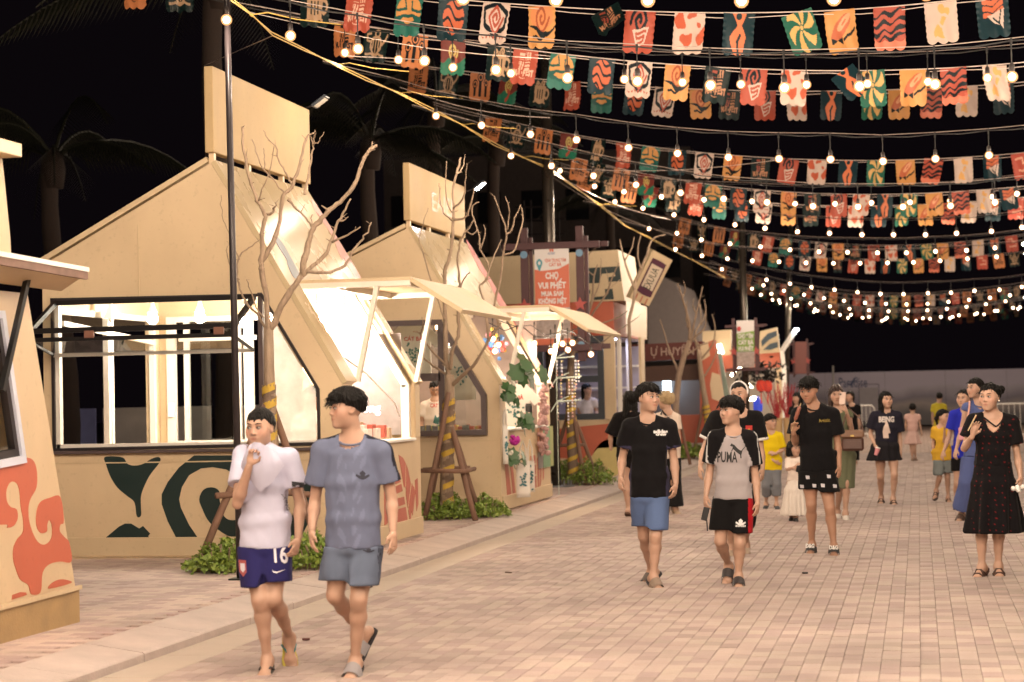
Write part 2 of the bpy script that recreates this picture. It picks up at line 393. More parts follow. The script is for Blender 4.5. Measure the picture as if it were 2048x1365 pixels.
# beyond the bricks one can tell apart the courses are in the material
def far_brick_mat():
    m = mat('far_pavers', (.40, .29, .24), .8, var=.12, scale=2); nt = m.node_tree; N = nt.nodes; L = nt.links
    br = N.new('ShaderNodeTexBrick'); br.inputs['Scale'].default_value = 1; br.inputs['Brick Width'].default_value = .2; br.inputs['Row Height'].default_value = .112; br.inputs['Mortar Size'].default_value = .004
    br.inputs['Color1'].default_value = (.44, .32, .26, 1); br.inputs['Color2'].default_value = (.33, .23, .19, 1); br.inputs['Mortar'].default_value = (.17, .12, .1, 1)
    geo = N.new('ShaderNodeNewGeometry'); mp = N.new('ShaderNodeMapping'); mp.inputs['Rotation'].default_value = (0, 0, math.pi/2); L.new(geo.outputs['Position'], mp.inputs[0]); L.new(mp.outputs[0], br.inputs['Vector'])
    L.new(br.outputs['Color'], N['Principled BSDF'].inputs['Base Color']); return m
mb = MB(); mb.plate([(-4.4, 50.2), (7, 50.2), (7, 83.4), (-4.4, 83.4)], [], (0, 0, -.004), (1, 0, 0), (0, 1, 0), 0)
mb.plate([(4.6, -8), (7, -8), (7, 50.2), (4.6, 50.2)], [], (0, 0, -.004), (1, 0, 0), (0, 1, 0), 0)
mb.plate([(-4.4, -8), (4.6, -8), (4.6, 9.1), (-4.4, 9.1)], [], (0, 0, -.004), (1, 0, 0), (0, 1, 0), 0)
mb.build('far_paving', far_brick_mat(), road)
# gutter slabs
for j in range(42):
    y0 = 9.0+j*1.0
    mb = MB(); mb.box((-4.575, y0+.5, -.011), (.345, .996, .022), bev=.004); mb.build('gutter_slab', M_GUTTER, road)
# kerb: sloped stones, one metre each
kerb = thing('kerb', (-5.0, 9, 0), None, None); kerb['kind'] = 'structure'
kp = [(-5.16, -.02), (-4.75, -.02), (-4.75, .045), (-4.765, .055), (-5.10, .105), (-5.16, .105)]
mb = MB(); mb.plate([(p[0], p[1]) for p in kp], [], (0, 0, 0), (1, 0, 0), (0, 0, 1), .992)
me = mesh_from('kerb_stone', [(v[0]+5.0, v[1]+.992, v[2]) for v in mb.V], mb.F, M_CONC)
bm = bmesh.new(); bm.from_mesh(me); bmesh.ops.recalc_face_normals(bm, faces=bm.faces); bm.to_mesh(me); bm.free()
for j in range(44):
    o = link_mesh('kerb_stone', me, kerb, (rnd.uniform(-.004, .004), j*1.0-.3, rnd.uniform(-.003, .002)))
# raised footway behind the kerb
mb = MB(); mb.box((-17.2, 38, .04), (24.08, 96, .10)); pave = mb.build('pavement', mat('pale_mortar', (.40, .32, .285), .95, var=.2, scale=12)); pave['kind'] = 'structure'
cells = []
for i in range(int(4.6/BL)):
    for j in range(int(30/BW)):
        cx = -5.165-BL*(i+.5+(.5 if j % 2 else 0)); cy = 9.8+BW*(j+.5)
        cells.append((cx, cy, 1))
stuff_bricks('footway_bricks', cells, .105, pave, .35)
ZP = .105

# ================================================================== market kiosks
def kiosk(name, Xr, Y0, LEN, label, win, hatch=True, back=((-2.75, 1.02), (-.35, 1.02), (-.35, 1.6), (-.95, 2.45), (-2.75, 2.45)), side=None, decals=None, frame=M_DARKMETAL, apex=(-1.27, 3.79), left=(-3.02, 2.86), sign_len=3.1, zt=4.72):
    """gabled stall: local u = across (0 at its street wall, negative away), v = depth, z up"""
    K = thing(name, (Xr-1.5, Y0+LEN/2, ZP), label, 'market stall', 'gabled market stalls along the kerb')
    O = Vector((Xr, Y0, ZP)); X = Vector((1, 0, 0)); Y = Vector((0, 1, 0)); Z = Vector((0, 0, 1))
    ev = 1.64; ax, az = apex; lx, lz = left
    prof = [(0, .03), (0, ev), (ax, az), (lx, lz), (lx, .03)]
    prof = prof[::-1]
    # front and back gables (plates with window openings)
    for nm, yy, hole in (('front_gable', 0, win), ('back_gable', LEN-.06, list(back))):
        m = MB(); m.plate(prof, [hole] if hole else [], O+Y*(yy+.06), X, Z, .06); m.build(nm, M_CREAM, K)
    # left wall and left roof slope
    m = MB(); m.plate([(.065, .04), (LEN-.065, .04), (LEN-.065, lz-.02), (.065, lz-.02)], [side] if side else [], O+Vector((lx, 0, 0)), Y, Z, .06); m.build('side_wall', M_CREAM, K)
    d = Vector((ax-lx, 0, az-lz)); n = Vector((-d.z, 0, d.x)).normalized()
    m = MB(); m.beam(O+Vector((lx-.02, LEN/2, lz+.01))+n*.03, O+Vector((ax-.02, LEN/2, az+.01))+n*.03, LEN+.02, .05, up=n); m.build('back_roof', M_CREAM2, K)
    # street side: roof slope with the hatch opening, counter wall below
    sl = Vector((ax, 0, az-ev)); SL = sl.length; sd = sl.normalized()
    op = [(.36, .0), (LEN-.24, .0), (LEN-.24, 1.14), (.36, 1.14)]
    outer = [(0, 0), (.36, 0), (.36, 1.14), (LEN-.24, 1.14), (LEN-.24, 0), (LEN, 0), (LEN, SL), (0, SL)] if hatch else [(0, 0), (LEN, 0), (LEN, SL), (0, SL)]
    m = MB(); m.plate(outer, [], O+Z*ev+Vector((.02, 0, .012)), Y, sd, .05, -.02)
    m.build('street_roof', M_ROOF, K)
    outer = [(.063, .05), (LEN-.063, .05), (LEN-.063, ev), (LEN-.24, ev), (LEN-.24, 1.04), (.36, 1.04), (.36, ev), (.063, ev)]
    m = MB(); m.plate(outer, [], O, Y, Z, .055, -.055); m.build('street_wall', M_CREAM, K)
    m = MB(); m.box(O+Vector((.012, LEN/2, .12)), (.02, LEN-.01, .18), bev=.003); m.box(O+Vector((-1.5, -.010, .12)), (2.96, .018, .18), bev=.003); m.build('skirting', M_CREAM2, K)
    m = MB(); m.box(O+Vector((-1.5, LEN/2, .02)), (2.8, LEN-.2, .05)); m.build('floor', M_WARMWHITE, K)
    m = MB(); m.box(O+Vector((-.17, LEN/2, 1.055)), (.42, LEN-.62, .03), bev=.005); m.build('counter', M_WHITE, K)
    m = MB(); m.box(O+Vector((-1.95, LEN/2, 2.70)), (1.96, LEN-.14, .03))
    for k in range(5): m.box(O+Vector((-1.1-.42*k, LEN/2, 2.665)), (.05, LEN-.2, .04))
    m.build('ceiling', M_WARMWHITE, K)
    # corner posts of the opening and rafters
    for v in (.40, LEN-.28):
        m = MB(); m.box(O+Vector((-.08, v, 1.34)), (.09, .07, .60), bev=.004)
        m.beam(O+Vector((-.07, v, ev-.02)), O+Vector((-.07, v, ev-.02))+sd*1.16, .07, .08, bev=.004); m.build('opening_frame', M_WARMWHITE, K)
    m = MB(); m.box(O+Vector((-.10, LEN-.13, 1.34)), (.02, .2, .58)); m.box(O+Vector((.006, LEN-.13, 1.345)), (.012, .2, .55), bev=.003); m.build('corner_panel', M_CREAM2, K)
    if hatch:
        h0 = O+Z*ev+sd*1.14; W2 = LEN-.62; yc = .36+W2/2
        e1 = h0+Vector((1.17, 0, .0)); e2 = e1+Vector((.50, 0, -.31))
        Hn = MB(); a = h0+Y*yc+Vector((.0, 0, .02)); b = e1+Y*yc+Vector((0, 0, .02)); c = e2+Y*yc
        Hn.beam(a, b, W2, .03, up=(0, 0, 1)); hp = Hn.build('hatch_roof', M_CREAM2, K)
        m = MB()
        for v in (.36+.03, .36+W2-.03): m.beam(h0+Y*v-Z*.02, e1+Y*v-Z*.02, .05, .06, bev=.004)
        for q in (.35, 1.13): m.beam(h0+Vector((q, .4, -.02)), h0+Vector((q, .32+W2, -.02)), .05, .06, bev=.004)
        m.build('hatch_frame', M_WARMWHITE, K)
        m = MB(); m.beam(b+Vector((.006, 0, -.012)), c, W2+.01, .045, up=(0, 0, 1), bev=.004); m.build('hatch_flap', M_CREAM2, K)
        for v, q in ((.40, .83), (LEN-.28, .83)):
            m = MB(); m.beam(O+Vector((.03, v, ev+.02)), h0+Vector((q-.04, v-.36+.36-h0.y+h0.y, -.04))+Y*(v), .06, .035, up=(0, 1, 0), bev=.003) if False else m.beam(O+Vector((.04, v, ev+.03)), Vector((h0.x+q, O.y+v, h0.z-.03)), .045, .06, up=(0, 1, 0), bev=.003)
            m.build('strut', M_WARMWHITE, K)
    # ridge sign board with its end cap
    s0 = O+Vector((ax+.0, -.03, az+.10)); hz = zt-az-.10
    m = MB(); m.box(s0+Vector((0, sign_len/2, hz/2)), (.09, sign_len, hz), bev=.006); sg = m.build('sign_board', M_SIGN, K)
    for v in (.05, sign_len*.35, sign_len*.7, sign_len-.1): m = MB(); m.box(O+Vector((ax, v, az+.05)), (.05, .06, .12)); m.build('sign_foot', M_CREAM, K)
    # thin panel joints on the front
    m = MB(); m.box(O+Vector((-2.02, -.003, 2.86)), (.012, .006, .72)); m.build('panel_joint', M_CREAM2, K)
    for q in (.9, 1.9):
        m = MB(); m.beam(O+Vector((.024, LEN*.33*q, ev+.04))+sd*1.2, O+Vector((.024, LEN*.33*q, ev+.04))+sd*(SL-.05), .010, .012, up=(1, 0, .6)); m.build('roof_seam', M_CREAM, K)
    m = MB(); m.box(O+Vector((-1.5, -.003, .93)), (2.95, .006, .012)); m.build('panel_joint', M_CREAM2, K)
    return K, O, sd, SL

def frame_poly(poly, w, o, ux, uy, th, off):
    """window frame: polygon ring of width w inside poly"""
    P = [Vector((p[0], p[1], 0)) for p in poly]; k = len(P)
    ar = sum(P[i].x*P[(i+1) % k].y-P[(i+1) % k].x*P[i].y for i in range(k)); s = 1 if ar > 0 else -1
    inn = []
    for i in range(k):
        a, b, c = P[i-1], P[i], P[(i+1) % k]
        d1 = (b-a).normalized(); d2 = (c-b).normalized(); n1 = Vector((-d1.y, d1.x, 0))*s; n2 = Vector((-d2.y, d2.x, 0))*s
        bi = (n1+n2); bi = bi/(bi.length**2/2); inn.append((b.x+bi.x*w, b.y+bi.y*w))
    m = MB(); m.plate(poly, [inn], o, ux, uy, th, off); return m, inn
X3 = Vector((1, 0, 0)); Y3 = Vector((0, 1, 0)); Z3 = Vector((0, 0, 1))

def floodlight(loc, rz, lit, label, power=0.):
    t = thing('floodlight', loc, label, 'floodlight', 'floodlights on the sign boards', rz)
    R = Matrix.Rotation(math.radians(-35), 3, 'Y')
    m = MB(); m.box(Vector(loc)+R@Vector((.10, 0, 0)), (.20, .16, .035), R, .008); m.build('housing', M_FRAMEGRY, t)
    m = MB(); m.box(Vector(loc)+R@Vector((.10, 0, -.021)), (.15, .12, .006), R); m.build('lens', emit_mat('flood_lens_lit', (.85, .92, 1), 160.) if lit else mat('flood_lens', (.7, .68, .62), .2), t)
    m = MB(); m.tube([Vector(loc)+Vector((-.12, 0, -.02)), Vector(loc)+Vector((.0, 0, .02)), Vector(loc)+R@Vector((.06, 0, .03))], .012, 8); m.build('bracket', M_DARKMETAL, t)
    return t

# ---- stall 1: glass window with a folded-out pane
XR1, Y1 = -5.33, 18.1
def k1(px, py): p = atY(px, py, Y1); return (p.x-XR1, p.z-ZP)
win1 = [(-2.93, 1.05), (-.22, 1.07), (-.22, 1.60), (-.77, 2.52), (-2.93, 2.54)]
K1, O1, sd1, SL1 = kiosk('market_stall', XR1, Y1, 2.95, 'cream gabled market stall with dark green swirls below a propped glass window', win1, back=((-2.80, 1.02), (-1.3, 1.02), (-1.3, 2.42), (-2.80, 2.42)), side=[(.14, 1.02), (2.62, 1.02), (2.62, 2.42), (.14, 2.42)])
m, inn = frame_poly(win1, .028, O1, X3, Z3, .05, -.03); fo = m.build('window_frame', M_DARKMETAL, K1)
m = MB(); m.box(O1+Vector((-.80, .02, 1.80)), (.045, .05, 1.46)); m.build('mullion', M_FRAMEBRN, fo)
m = MB(); m.box(O1+Vector((-2.885, .035, 1.79)), (.05, .05, 1.44)); m.box(O1+Vector((-1.57, .035, 1.09)), (2.66, .05, .05)); m.build('inner_lining', M_WHITEALU, fo)
m = MB(); m.plate([(-.77, 1.10), (-.27, 1.10), (-.27, 1.58), (-.77, 2.42)], [], O1+Vector((0, .03, 0)), X3, Z3, .006); m.build('pane', M_MILKY, fo)
m = MB(); m.box(O1+Vector((-1.57, -.01, 1.035)), (2.74, .10, .03), bev=.004); m.build('window_sill', M_FRAMEBRN, K1)
# the folded-out sash: upper pane goes out and down, lower pane folds back
sa = thing('folding_sash', (0, 0, 0), None, None); sa.parent = K1; sa.location = (O1+Vector((-1.9, -.1, 2.4)))-Vector(K1.location)
a0 = O1+Vector((-2.88, -.02, 2.49)); a1 = O1+Vector((-.85, -.02, 2.49)); b0 = O1+Vector((-2.88, -.60, 2.20)); b1 = O1+Vector((-.85, -.60, 2.20)); c0 = O1+Vector((-2.88, -.06, 1.98)); c1 = O1+Vector((-.85, -.06, 1.98))
m = MB()
for p, q in ((a0, a1), (a0, b0), (a1, b1)): m.beam(p, q, .04, .045)
m.beam(b0, b1, .045, .05); m.beam(b0-Z3*.085, b1-Z3*.085, .04, .04); m.build('sash_frame', M_SASH, sa)
m = MB(); m.beam(c0, c1, .045, .035); m.build('sash_rail', M_WHITEALU, sa)
for p, q in ((b0, c0), (b1, c1)): m = MB(); m.beam(p-Z3*.1, q, .02, .025); m.build('sash_arm', M_SASH, sa)
m = MB(); m.add([a0, a1, b1, b0], [(0, 1, 2, 3)]); m.build('upper_pane', M_GLASS, sa)
m = MB(); m.add([b0-Z3*.09, b1-Z3*.09, c1, c0], [(0, 1, 2, 3)]); m.build('lower_pane', M_GLASS, sa)
for q in (.30, .93):
    m = MB(); m.box(b0.lerp(b1, q)+Vector((0, -.02, -.045)), (.10, .02, .07), bev=.004); m.build('hinge', mat('rusty_hinge', (.20, .09, .06), .6), sa)
# inner white window frames seen through the opening, on the back gable
m = MB(); Yb = Vector((0, 2.95-.09, 0))
for u in (-2.80, -2.62, -2.02, -1.90, -1.66): m.box(O1+Yb+Vector((u, -.02, 1.74)), (.055 if u not in (-2.80, -1.90) else .10, .06, 1.42))
m.box(O1+Yb+Vector((-2.05, -.02, 1.04)), (1.6, .07, .07)); m.box(O1+Yb+Vector((-2.05, -.02, 2.42)), (1.6, .07, .06)); m.box(O1+Yb+Vector((-2.25, -.05, 2.20)), (.9, .03, .05))
bw = m.build('inner_window', M_WHITEALU, K1)
m = MB(); xs = XR1-3.02+.09
for v in (.14, 1.34, 1.42, 2.60): m.box((xs, Y1+v, ZP+1.72), (.06, .06, 1.44))
for z in (1.03, 2.42): m.box((xs, Y1+1.37, ZP+z), (.06, 2.5, .06))
m.beam((xs+.03, Y1+.2, ZP+2.30), (xs+.03, Y1+2.6, ZP+2.16), .03, .05); m.build('side_window', M_WHITEALU, K1)
m = MB(); m.plate([(-2.6, 1.07), (-2.04, 1.07), (-2.04, 2.4), (-2.6, 2.4)], [], O1+Yb+Vector((0, -.03, 0)), X3, Z3, .006); m.build('pane', M_GLASS, bw)
m = MB(); m.box(O1+Yb+Vector((-2.80, -.075, 1.42)), (.07, .03, .16), bev=.006); m.build('switch_box', M_WHITE, K1)
m = MB(); m.box(O1+Yb+Vector((-2.03, -.07, 1.28)), (.025, .03, .20), bev=.006); m.build('latch', M_BLACK, bw)
# printed swirls
def decal(poly_px, conv, o, mt, K, name='printed_swirl', n=5, smooth=True):
    P = [conv(*p) for p in poly_px]; P = bez(P, n) if smooth else P
    a = sum(P[i][0]*P[(i+1) % len(P)][1]-P[(i+1) % len(P)][0]*P[i][1] for i in range(len(P)))
    if a < 0: P = P[::-1]
    m = MB(); m.plate(P, [], o, X3, Z3, .0035, .0); return m.build(name, mt, K)
z3 = lambda pts: [(x/2.935, 900+y/2.935) for x, y in pts]
fo_ = O1+Vector((0, 0, 0))
decal(z3([(617, 42), (718, 45), (748, 82), (790, 93), (840, 83), (885, 56), (925, 42), (943, 55), (930, 85), (880, 150), (845, 220), (828, 275), (828, 340), (829, 382), (815, 397), (802, 385), (795, 330), (782, 298), (745, 270), (690, 222), (650, 160), (625, 92)]), k1, fo_, M_GREENBLK, K1)
decal(z3([(567, 562), (640, 500), (700, 450), (735, 433), (770, 433), (818, 462), (840, 447), (882, 492), (870, 508), (905, 535), (943, 562)]), k1, fo_, M_GREENBLK, K1, smooth=False)
# big ring, mirrored about its axis (the boys hide most of its right half)
Lh = [(1400, 33), (1140, 33), (1050, 105), (985, 190), (950, 260), (950, 320), (985, 420), (1055, 556), (1188, 556), (1110, 440), (1062, 340), (1052, 290), (1068, 220), (1110, 150), (1180, 110), (1250, 102), (1330, 116), (1400, 160)]
decal(z3(Lh), k1, fo_, M_GREENBLK, K1, smooth=False, n=1)
Rh = [(2800-x, y) for x, y in Lh]
decal(z3(Rh), k1, fo_, M_GREENBLK, K1, smooth=False)
decal(z3([(1190, 240), (1225, 222), (1265, 225), (1290, 250), (1290, 300), (1310, 380), (1350, 412), (1410, 400), (1480, 330), (1540, 420), (1440, 500), (1380, 512), (1320, 495), (1230, 425), (1185, 340), (1170, 290)]), k1, fo_, M_GREENBLK, K1)
decal(z3([(1700, 40), (1745, 40), (1765, 70), (1755, 100), (1735, 105), (1705, 80)]), k1, fo_, M_GREENBLK, K1)
# red cut-letter print on the street wall
def k1r(px, py): p = atX(px, py, XR1+.004); return (p.y-Y1, p.z-ZP)
def decal_r(px_poly, O, XR, K, mt=M_PINKRED, name='printed_letter', Yo=None):
    P = []
    for q in px_poly: p = atX(q[0], q[1], XR+.004); P.append((p.y-O.y, p.z-O.z))
    a = sum(P[i][0]*P[(i+1) % len(P)][1]-P[(i+1) % len(P)][0]*P[i][1] for i in range(len(P)))
    if a < 0: P = P[::-1]
    m = MB(); m.plate(P, [], O, Y3, Z3, .0035, .0); return m.build(name, mt, K)
z4 = lambda pts: [(660+x/3.69, 740+y/3.69) for x, y in pts]
for poly in ([(508, 628), (540, 650), (560, 690), (556, 870), (547, 862)], [(480, 778), (515, 762), (522, 828), (484, 846)], [(486, 860), (528, 842), (538, 895), (488, 918)],
             [(497, 950), (548, 936), (556, 992), (500, 1010)], [(500, 1030), (560, 1012), (578, 1145), (500, 1160)], [(566, 700), (580, 745), (597, 838), (577, 1022), (562, 925)],
             [(580, 1040), (606, 838), (614, 862), (596, 1140)], [(618, 860), (632, 900), (612, 1075), (602, 1040)], [(628, 815), (648, 800), (654, 990), (640, 1045)], [(430, 800), (470, 790), (474, 1000), (440, 1010)], [(400, 820), (424, 810), (430, 1130), (404, 1150)]):
    decal_r(z4(poly), O1, XR1, K1)
# folk band of print on the stall roof
def roof_decal(pts, O, sd, K, mt, name='roof_print'):
    P = bez(pts, 4); n = Y3.cross(sd).normalized()
    m = MB(); m.plate(P, [], O+Z3*1.64+Vector((.02, 0, .012)), Y3, sd, .0035, .031); return m.build(name, mt, K)
M_SLATEP = mat('slate_blue_print', (.16, .20, .24), .35); M_PALEPINK = mat('pale_pink_print', (.62, .36, .33), .3)
roof_decal([(.30, 1.18), (.52, 1.18), (.60, 1.38), (.62, 1.60), (.50, 1.70), (.40, 1.55), (.42, 1.40), (.34, 1.32)], O1, sd1, K1, M_SLATEP)
roof_decal([(2.55, 1.16), (2.94, 1.16), (2.94, 2.3), (2.70, 2.2), (2.80, 1.9), (2.62, 1.6), (2.70, 1.4)], O1, sd1, K1, M_PALEPINK)
floodlight(Vector((-6.52, 21.2, 4.86)), 0, False, 'switched-off floodlight on the corner of the tallest blank sign board')

# ---- stall 2
XR2, Y2 = -5.27, 25.0
win2 = [(-1.62, 1.00), (-.16, 1.00), (-.16, 1.52), (-.74, 2.50), (-1.62, 2.50)]
K2, O2, sd2, SL2 = kiosk('market_stall', XR2, Y2, 3.5, 'cream gabled souvenir stall hung with plants and tote bags behind the bare tree', win2, apex=(-1.17, 3.70), zt=4.55, sign_len=3.2)
m, inn = frame_poly(win2, .07, O2, X3, Z3, .09, -.01); f2 = m.build('window_frame', M_FRAMEBRN, K2)
m = MB(); m.box(O2+Vector((-1.2, .02, 1.76)), (.85, .06, .10)); m.box(O2+Vector((-.76, .02, 1.75)), (.08, .06, 1.4)); m.build('mullion', M_FRAMEBRN, f2)
m = MB(); m.plate([(-.78, 1.07), (-.22, 1.07), (-.22, 1.50), (-.78, 2.4)], [], O2+Vector((0, .03, 0)), X3, Z3, .006); m.build('pane', M_GLASS, f2)
m = MB(); m.plate([(-1.58, 1.80), (-.80, 1.80), (-.80, 2.44), (-1.58, 2.44)], [], O2+Vector((0, .03, 0)), X3, Z3, .006); m.build('pane', M_GLASS, f2)
m = MB(); m.box(O2+Vector((-1.5, 3.38, 1.5)), (2.7, .04, 2.4)); m.build('back_panel', mat('grey_back_panel', (.30, .24, .22), .7, var=.2), K2)
m = MB(); m.box(O2+Vector((-1.5, 3.33, .75)), (2.7, .05, .5)); m.build('red_back_band', M_CORAL, K2)
M_MAROONP = mat('pink_roof_print', (.55, .17, .15), .4)
roof_decal([(3.30, .1), (3.46, .1), (3.46, 2.3), (3.2, 2.25), (3.05, 1.9), (3.2, 1.7), (2.95, 1.3), (3.28, 1.1), (3.29, .6)], O2, sd2, K2, M_MAROONP)
z5 = lambda pts: [(780+x/4.096, 780+y/4.096) for x, y in pts]
for poly in ([(940, 560), (960, 550), (1000, 890), (965, 912)], [(985, 600), (1005, 600), (1030, 850), (1010, 880)], [(1150, 545), (1190, 535), (1195, 600), (1155, 610)], [(1158, 625), (1196, 612), (1198, 690), (1160, 700)],
             [(1160, 720), (1200, 705), (1203, 840), (1165, 862)], [(1205, 560), (1222, 552), (1226, 800), (1215, 830)], [(1232, 560), (1246, 552), (1240, 760), (1232, 790)], [(1250, 590), (1262, 585), (1262, 720), (1254, 740)]):
    decal_r(z5(poly), O2, XR2, K2)
floodlight(Vector((-6.28, 28.3, 4.62)), 0, True, 'lit cool white floodlight on the corner of the second sign board')
# blurred print of lettering left on the second sign
mm = MB(); letter(mm, 'EAIEI', O2+Vector((-1.17+.046, 1.75, 4.03)), Y3, Z3, .26, 1.2, .03, off=.003); mm.build('faded_lettering', mat('faded_orange', (.44, .24, .13), .4), K2)
# ================================================================== stall at the left edge of the frame
XL = -5.73
def kl(px, py): p = atX(px, py, XL); return (p.y, p.z)
KL = thing('market_stall', (-6.9, 11.6, ZP), 'cream market stall with coral blobs and a raised awning cut off at the left edge', 'market stall', 'market stalls')
yr, zr = kl(152, 1179); yt, zt_ = kl(55, 592); y0l = 9.6
wall = [(y0l, .20), (yr, .32), (yt, 2.34), (y0l, 2.34)]
wv = [kl(-420, 610), kl(2, 622), kl(46, 926), kl(-420, 1020)]
m = MB(); m.plate(wall, [wv[::-1]], (XL, 0, 0), Y3, Z3, .07, -.07); m.build('street_wall', M_CREAM, KL)
m = MB(); m.add([(XL-.07, yr, .3), (XL-2.3, yr, .3), (XL-2.3, yt, 2.34), (XL-.07, yt, 2.34)], [(0, 1, 2, 3)]); m.box((XL-2.3, (y0l+yt)/2, 1.25), (.06, yt-y0l, 2.1)); m.box((XL-1.2, (y0l+yt)/2, 2.30), (2.3, yt-y0l-.1, .05)); m.build('side_wall', M_CREAM, KL)
m = MB(); m.plate([(y0l, ZP), (12.90, ZP), (12.90, .33), (y0l, .30)], [], (XL+.02, 0, 0), Y3, Z3, 2.3, -2.3); m.build('plinth', mat('worn_plinth', (.36, .24, .11), .55, var=.35, scale=5, bump=.2), KL)
m = MB(); m.beam((XL+.03, y0l, .315), (XL+.03, 12.905, .345), .02, .03); m.build('plinth_trim', M_CREAM2, KL)
P = [kl(18, 305), kl(35, 476)]
m = MB(); m.plate([(y0l, 2.42), (P[1][0]+.02, 2.42), P[1], P[0], (y0l, P[0][1]-.05)], [], (XL, 0, 0), Y3, Z3, .5, -.55); m.build('gable_top', M_CREAM2, KL)
m = MB(); m.box((XL-.25, (y0l+P[0][0])/2, P[0][1]+.01), (.66, P[0][0]-y0l+.05, .09), bev=.006); m.build('coping', M_CREAM, KL)
m, inn = frame_poly(wv, .05, (XL, 0, 0), Y3, Z3, .06, -.03); fl = m.build('window_frame', mat('cold_white_frame', (.62, .66, .78), .4), KL)
m = MB(); m.plate(inn, [], (XL-.02, 0, 0), Y3, Z3, .006); m.build('pane', M_GLASS, fl)
m, inn2 = frame_poly([(a, b) for a, b in inn], .05, (XL, 0, 0), Y3, Z3, .05, -.04); m.build('inner_frame', M_DARKMETAL, fl)
ao = Vector((XL+.30, 12.42, 2.46)); ai = Vector((XL, 12.72, 2.38))
m = MB(); V = [Vector((XL, y0l, 2.40)), Vector((XL+.34, y0l, 2.50)), ao, ai]; m.add(V+[v+Z3*.035 for v in V], [(0, 1, 2, 3), (7, 6, 5, 4), (0, 4, 5, 1), (1, 5, 6, 2), (2, 6, 7, 3), (3, 7, 4, 0)]); m.build('awning', M_CREAM2, KL)
m = MB(); m.beam(Vector((XL+.35, y0l, 2.50)), ao+Vector((.012, .005, 0)), .03, .05); m.build('awning_edge', mat('weathered_timber', (.22, .14, .11), .8, var=.5, scale=8), KL)
m = MB(); m.beam(Vector((XL+.36, y0l, 2.538)), ao+Vector((.02, .005, .04)), .03, .03); m.build('awning_trim', M_WHITE, KL)
m = MB(); m.beam(atX(55, 556, XL+.1), atX(4, 782, XL+.06), .035, .035); m.build('strut', M_BLACK, KL)
def decal_l(pts, sm=True, name='printed_blob'):
    P = [kl(*p) for p in z3(pts)]; P = bez(P, 4) if sm else P
    a = sum(P[i][0]*P[(i+1) % len(P)][1]-P[(i+1) % len(P)][0]*P[i][1] for i in range(len(P)))
    if a < 0: P = P[::-1]
    m = MB(); m.plate(P, [], (XL, 0, 0), Y3, Z3, .0035, .0); m.build(name, M_CORAL, KL)
decal_l([(-500, 150), (0, 98), (105, 85), (150, 48), (192, 62), (213, 120), (212, 220), (172, 300), (165, 385), (182, 465), (212, 530), (245, 556), (278, 548), (302, 512), (303, 448), (288, 412), (275, 440), (272, 480), (238, 488), (214, 450), (212, 375), (235, 308), (292, 282), (352, 277), (372, 420), (352, 440), (350, 480), (384, 520), (404, 545), (418, 655), (350, 656), (288, 672), (248, 722), (236, 835), (182, 848), (165, 795), (118, 762), (92, 700), (76, 640), (78, 575), (100, 525), (132, 485), (135, 420), (120, 330), (112, 240), (95, 195), (60, 190), (36, 235), (38, 300), (60, 335), (95, 350), (102, 400), (80, 445), (40, 458), (0, 440), (-500, 520)])
decal_l([(68, 880), (72, 852), (118, 836), (150, 838), (156, 852)], False)
decal_l([(288, 816), (300, 785), (345, 762), (390, 764), (416, 782)])

# ================================================================== dark-framed stall beyond the banner
Y3_ = 35.9
def k3(px, py, Y=Y3_): p = atY(px, py, Y); return Vector((p.x, p.y, p.z))
K3 = thing('market_stall', (-7.2, 38, ZP), 'boxy cream and coral stall with slate window frames and black fascia print', 'market stall', 'market stalls')
XE = -5.42
m = MB(); m.box((-7.5, 38.0, .62), (4.16, 4.2, 1.03)); m.build('counter_wall', M_CREAM, K3)
m = MB(); m.box((-7.5, 38.0, 2.98), (4.18, 4.22, .62)); m.build('coral_band', M_CORAL, K3)
m = MB(); m.plate([(-9.6, 3.29), (XE+.22, 3.29), (XE+.12, 4.22), (-9.6, 4.12)], [], (0, Y3_-.05, 0), X3, Z3, 2.2, -2.2); m.build('fascia', M_CREAM2, K3)
m = MB(); m.box((-7.5, 38, 2.655), (4.1, 4.1, .03)); m.box((-7.5, 40.0, 1.8), (4.1, .05, 1.5)); m.build('inner_wall', mat('lilac_interior', (.42, .40, .52), .6), K3)
m = MB()
for x0, x1 in ((-9.5, -6.85), (-6.85, -5.62)):
    p, _ = frame_poly([(x0, 1.14), (x1, 1.14), (x1, 2.66), (x0, 2.66)], .11, (0, Y3_+.06, 0), X3, Z3, .08, -.02); m.V and None
    o = len(m.V); m.V += p.V; m.F += [tuple(i+o for i in f) for f in p.F]; m.M += p.M
m.box((-6.25, Y3_+.04, 1.88), (1.2, .07, .12)); f3 = m.build('window_frame', M_FRAMEGRY, K3)
m = MB(); m.plate([(-6.8, 1.9), (-5.7, 1.9), (-5.7, 2.6), (-6.8, 2.6)], [], (0, Y3_+.05, 0), X3, Z3, .006); m.build('pane', M_GLASS, f3)
m = MB(); m.box((-6.3, 39.6, 2.15), (1.6, .3, .04)); m.box((-6.3, 39.6, 1.72), (1.6, .3, .04)); m.box((-6.1, 36.3, 1.12), (1.5, .5, .04)); m.build('shelf', M_WHITE, K3)
m = MB(); m.box((XE-.08, Y3_+.0, 1.9), (.20, .12, 1.52), bev=.006); m.build('corner_post', M_CREAM, K3)
m = MB(); m.add([k3(1252, 602), k3(1294, 614, 38.2), k3(1294, 680, 38.2), k3(1252, 668)], [(0, 1, 2, 3)]); m.build('side_band', M_CREAM, K3)
m = MB()
for y in (36.4, 37.6): m.box((XE+.02, y, 1.9), (.06, .22, 1.5), bev=.004)
m.build('door_leaf', M_WHITEALU, K3)
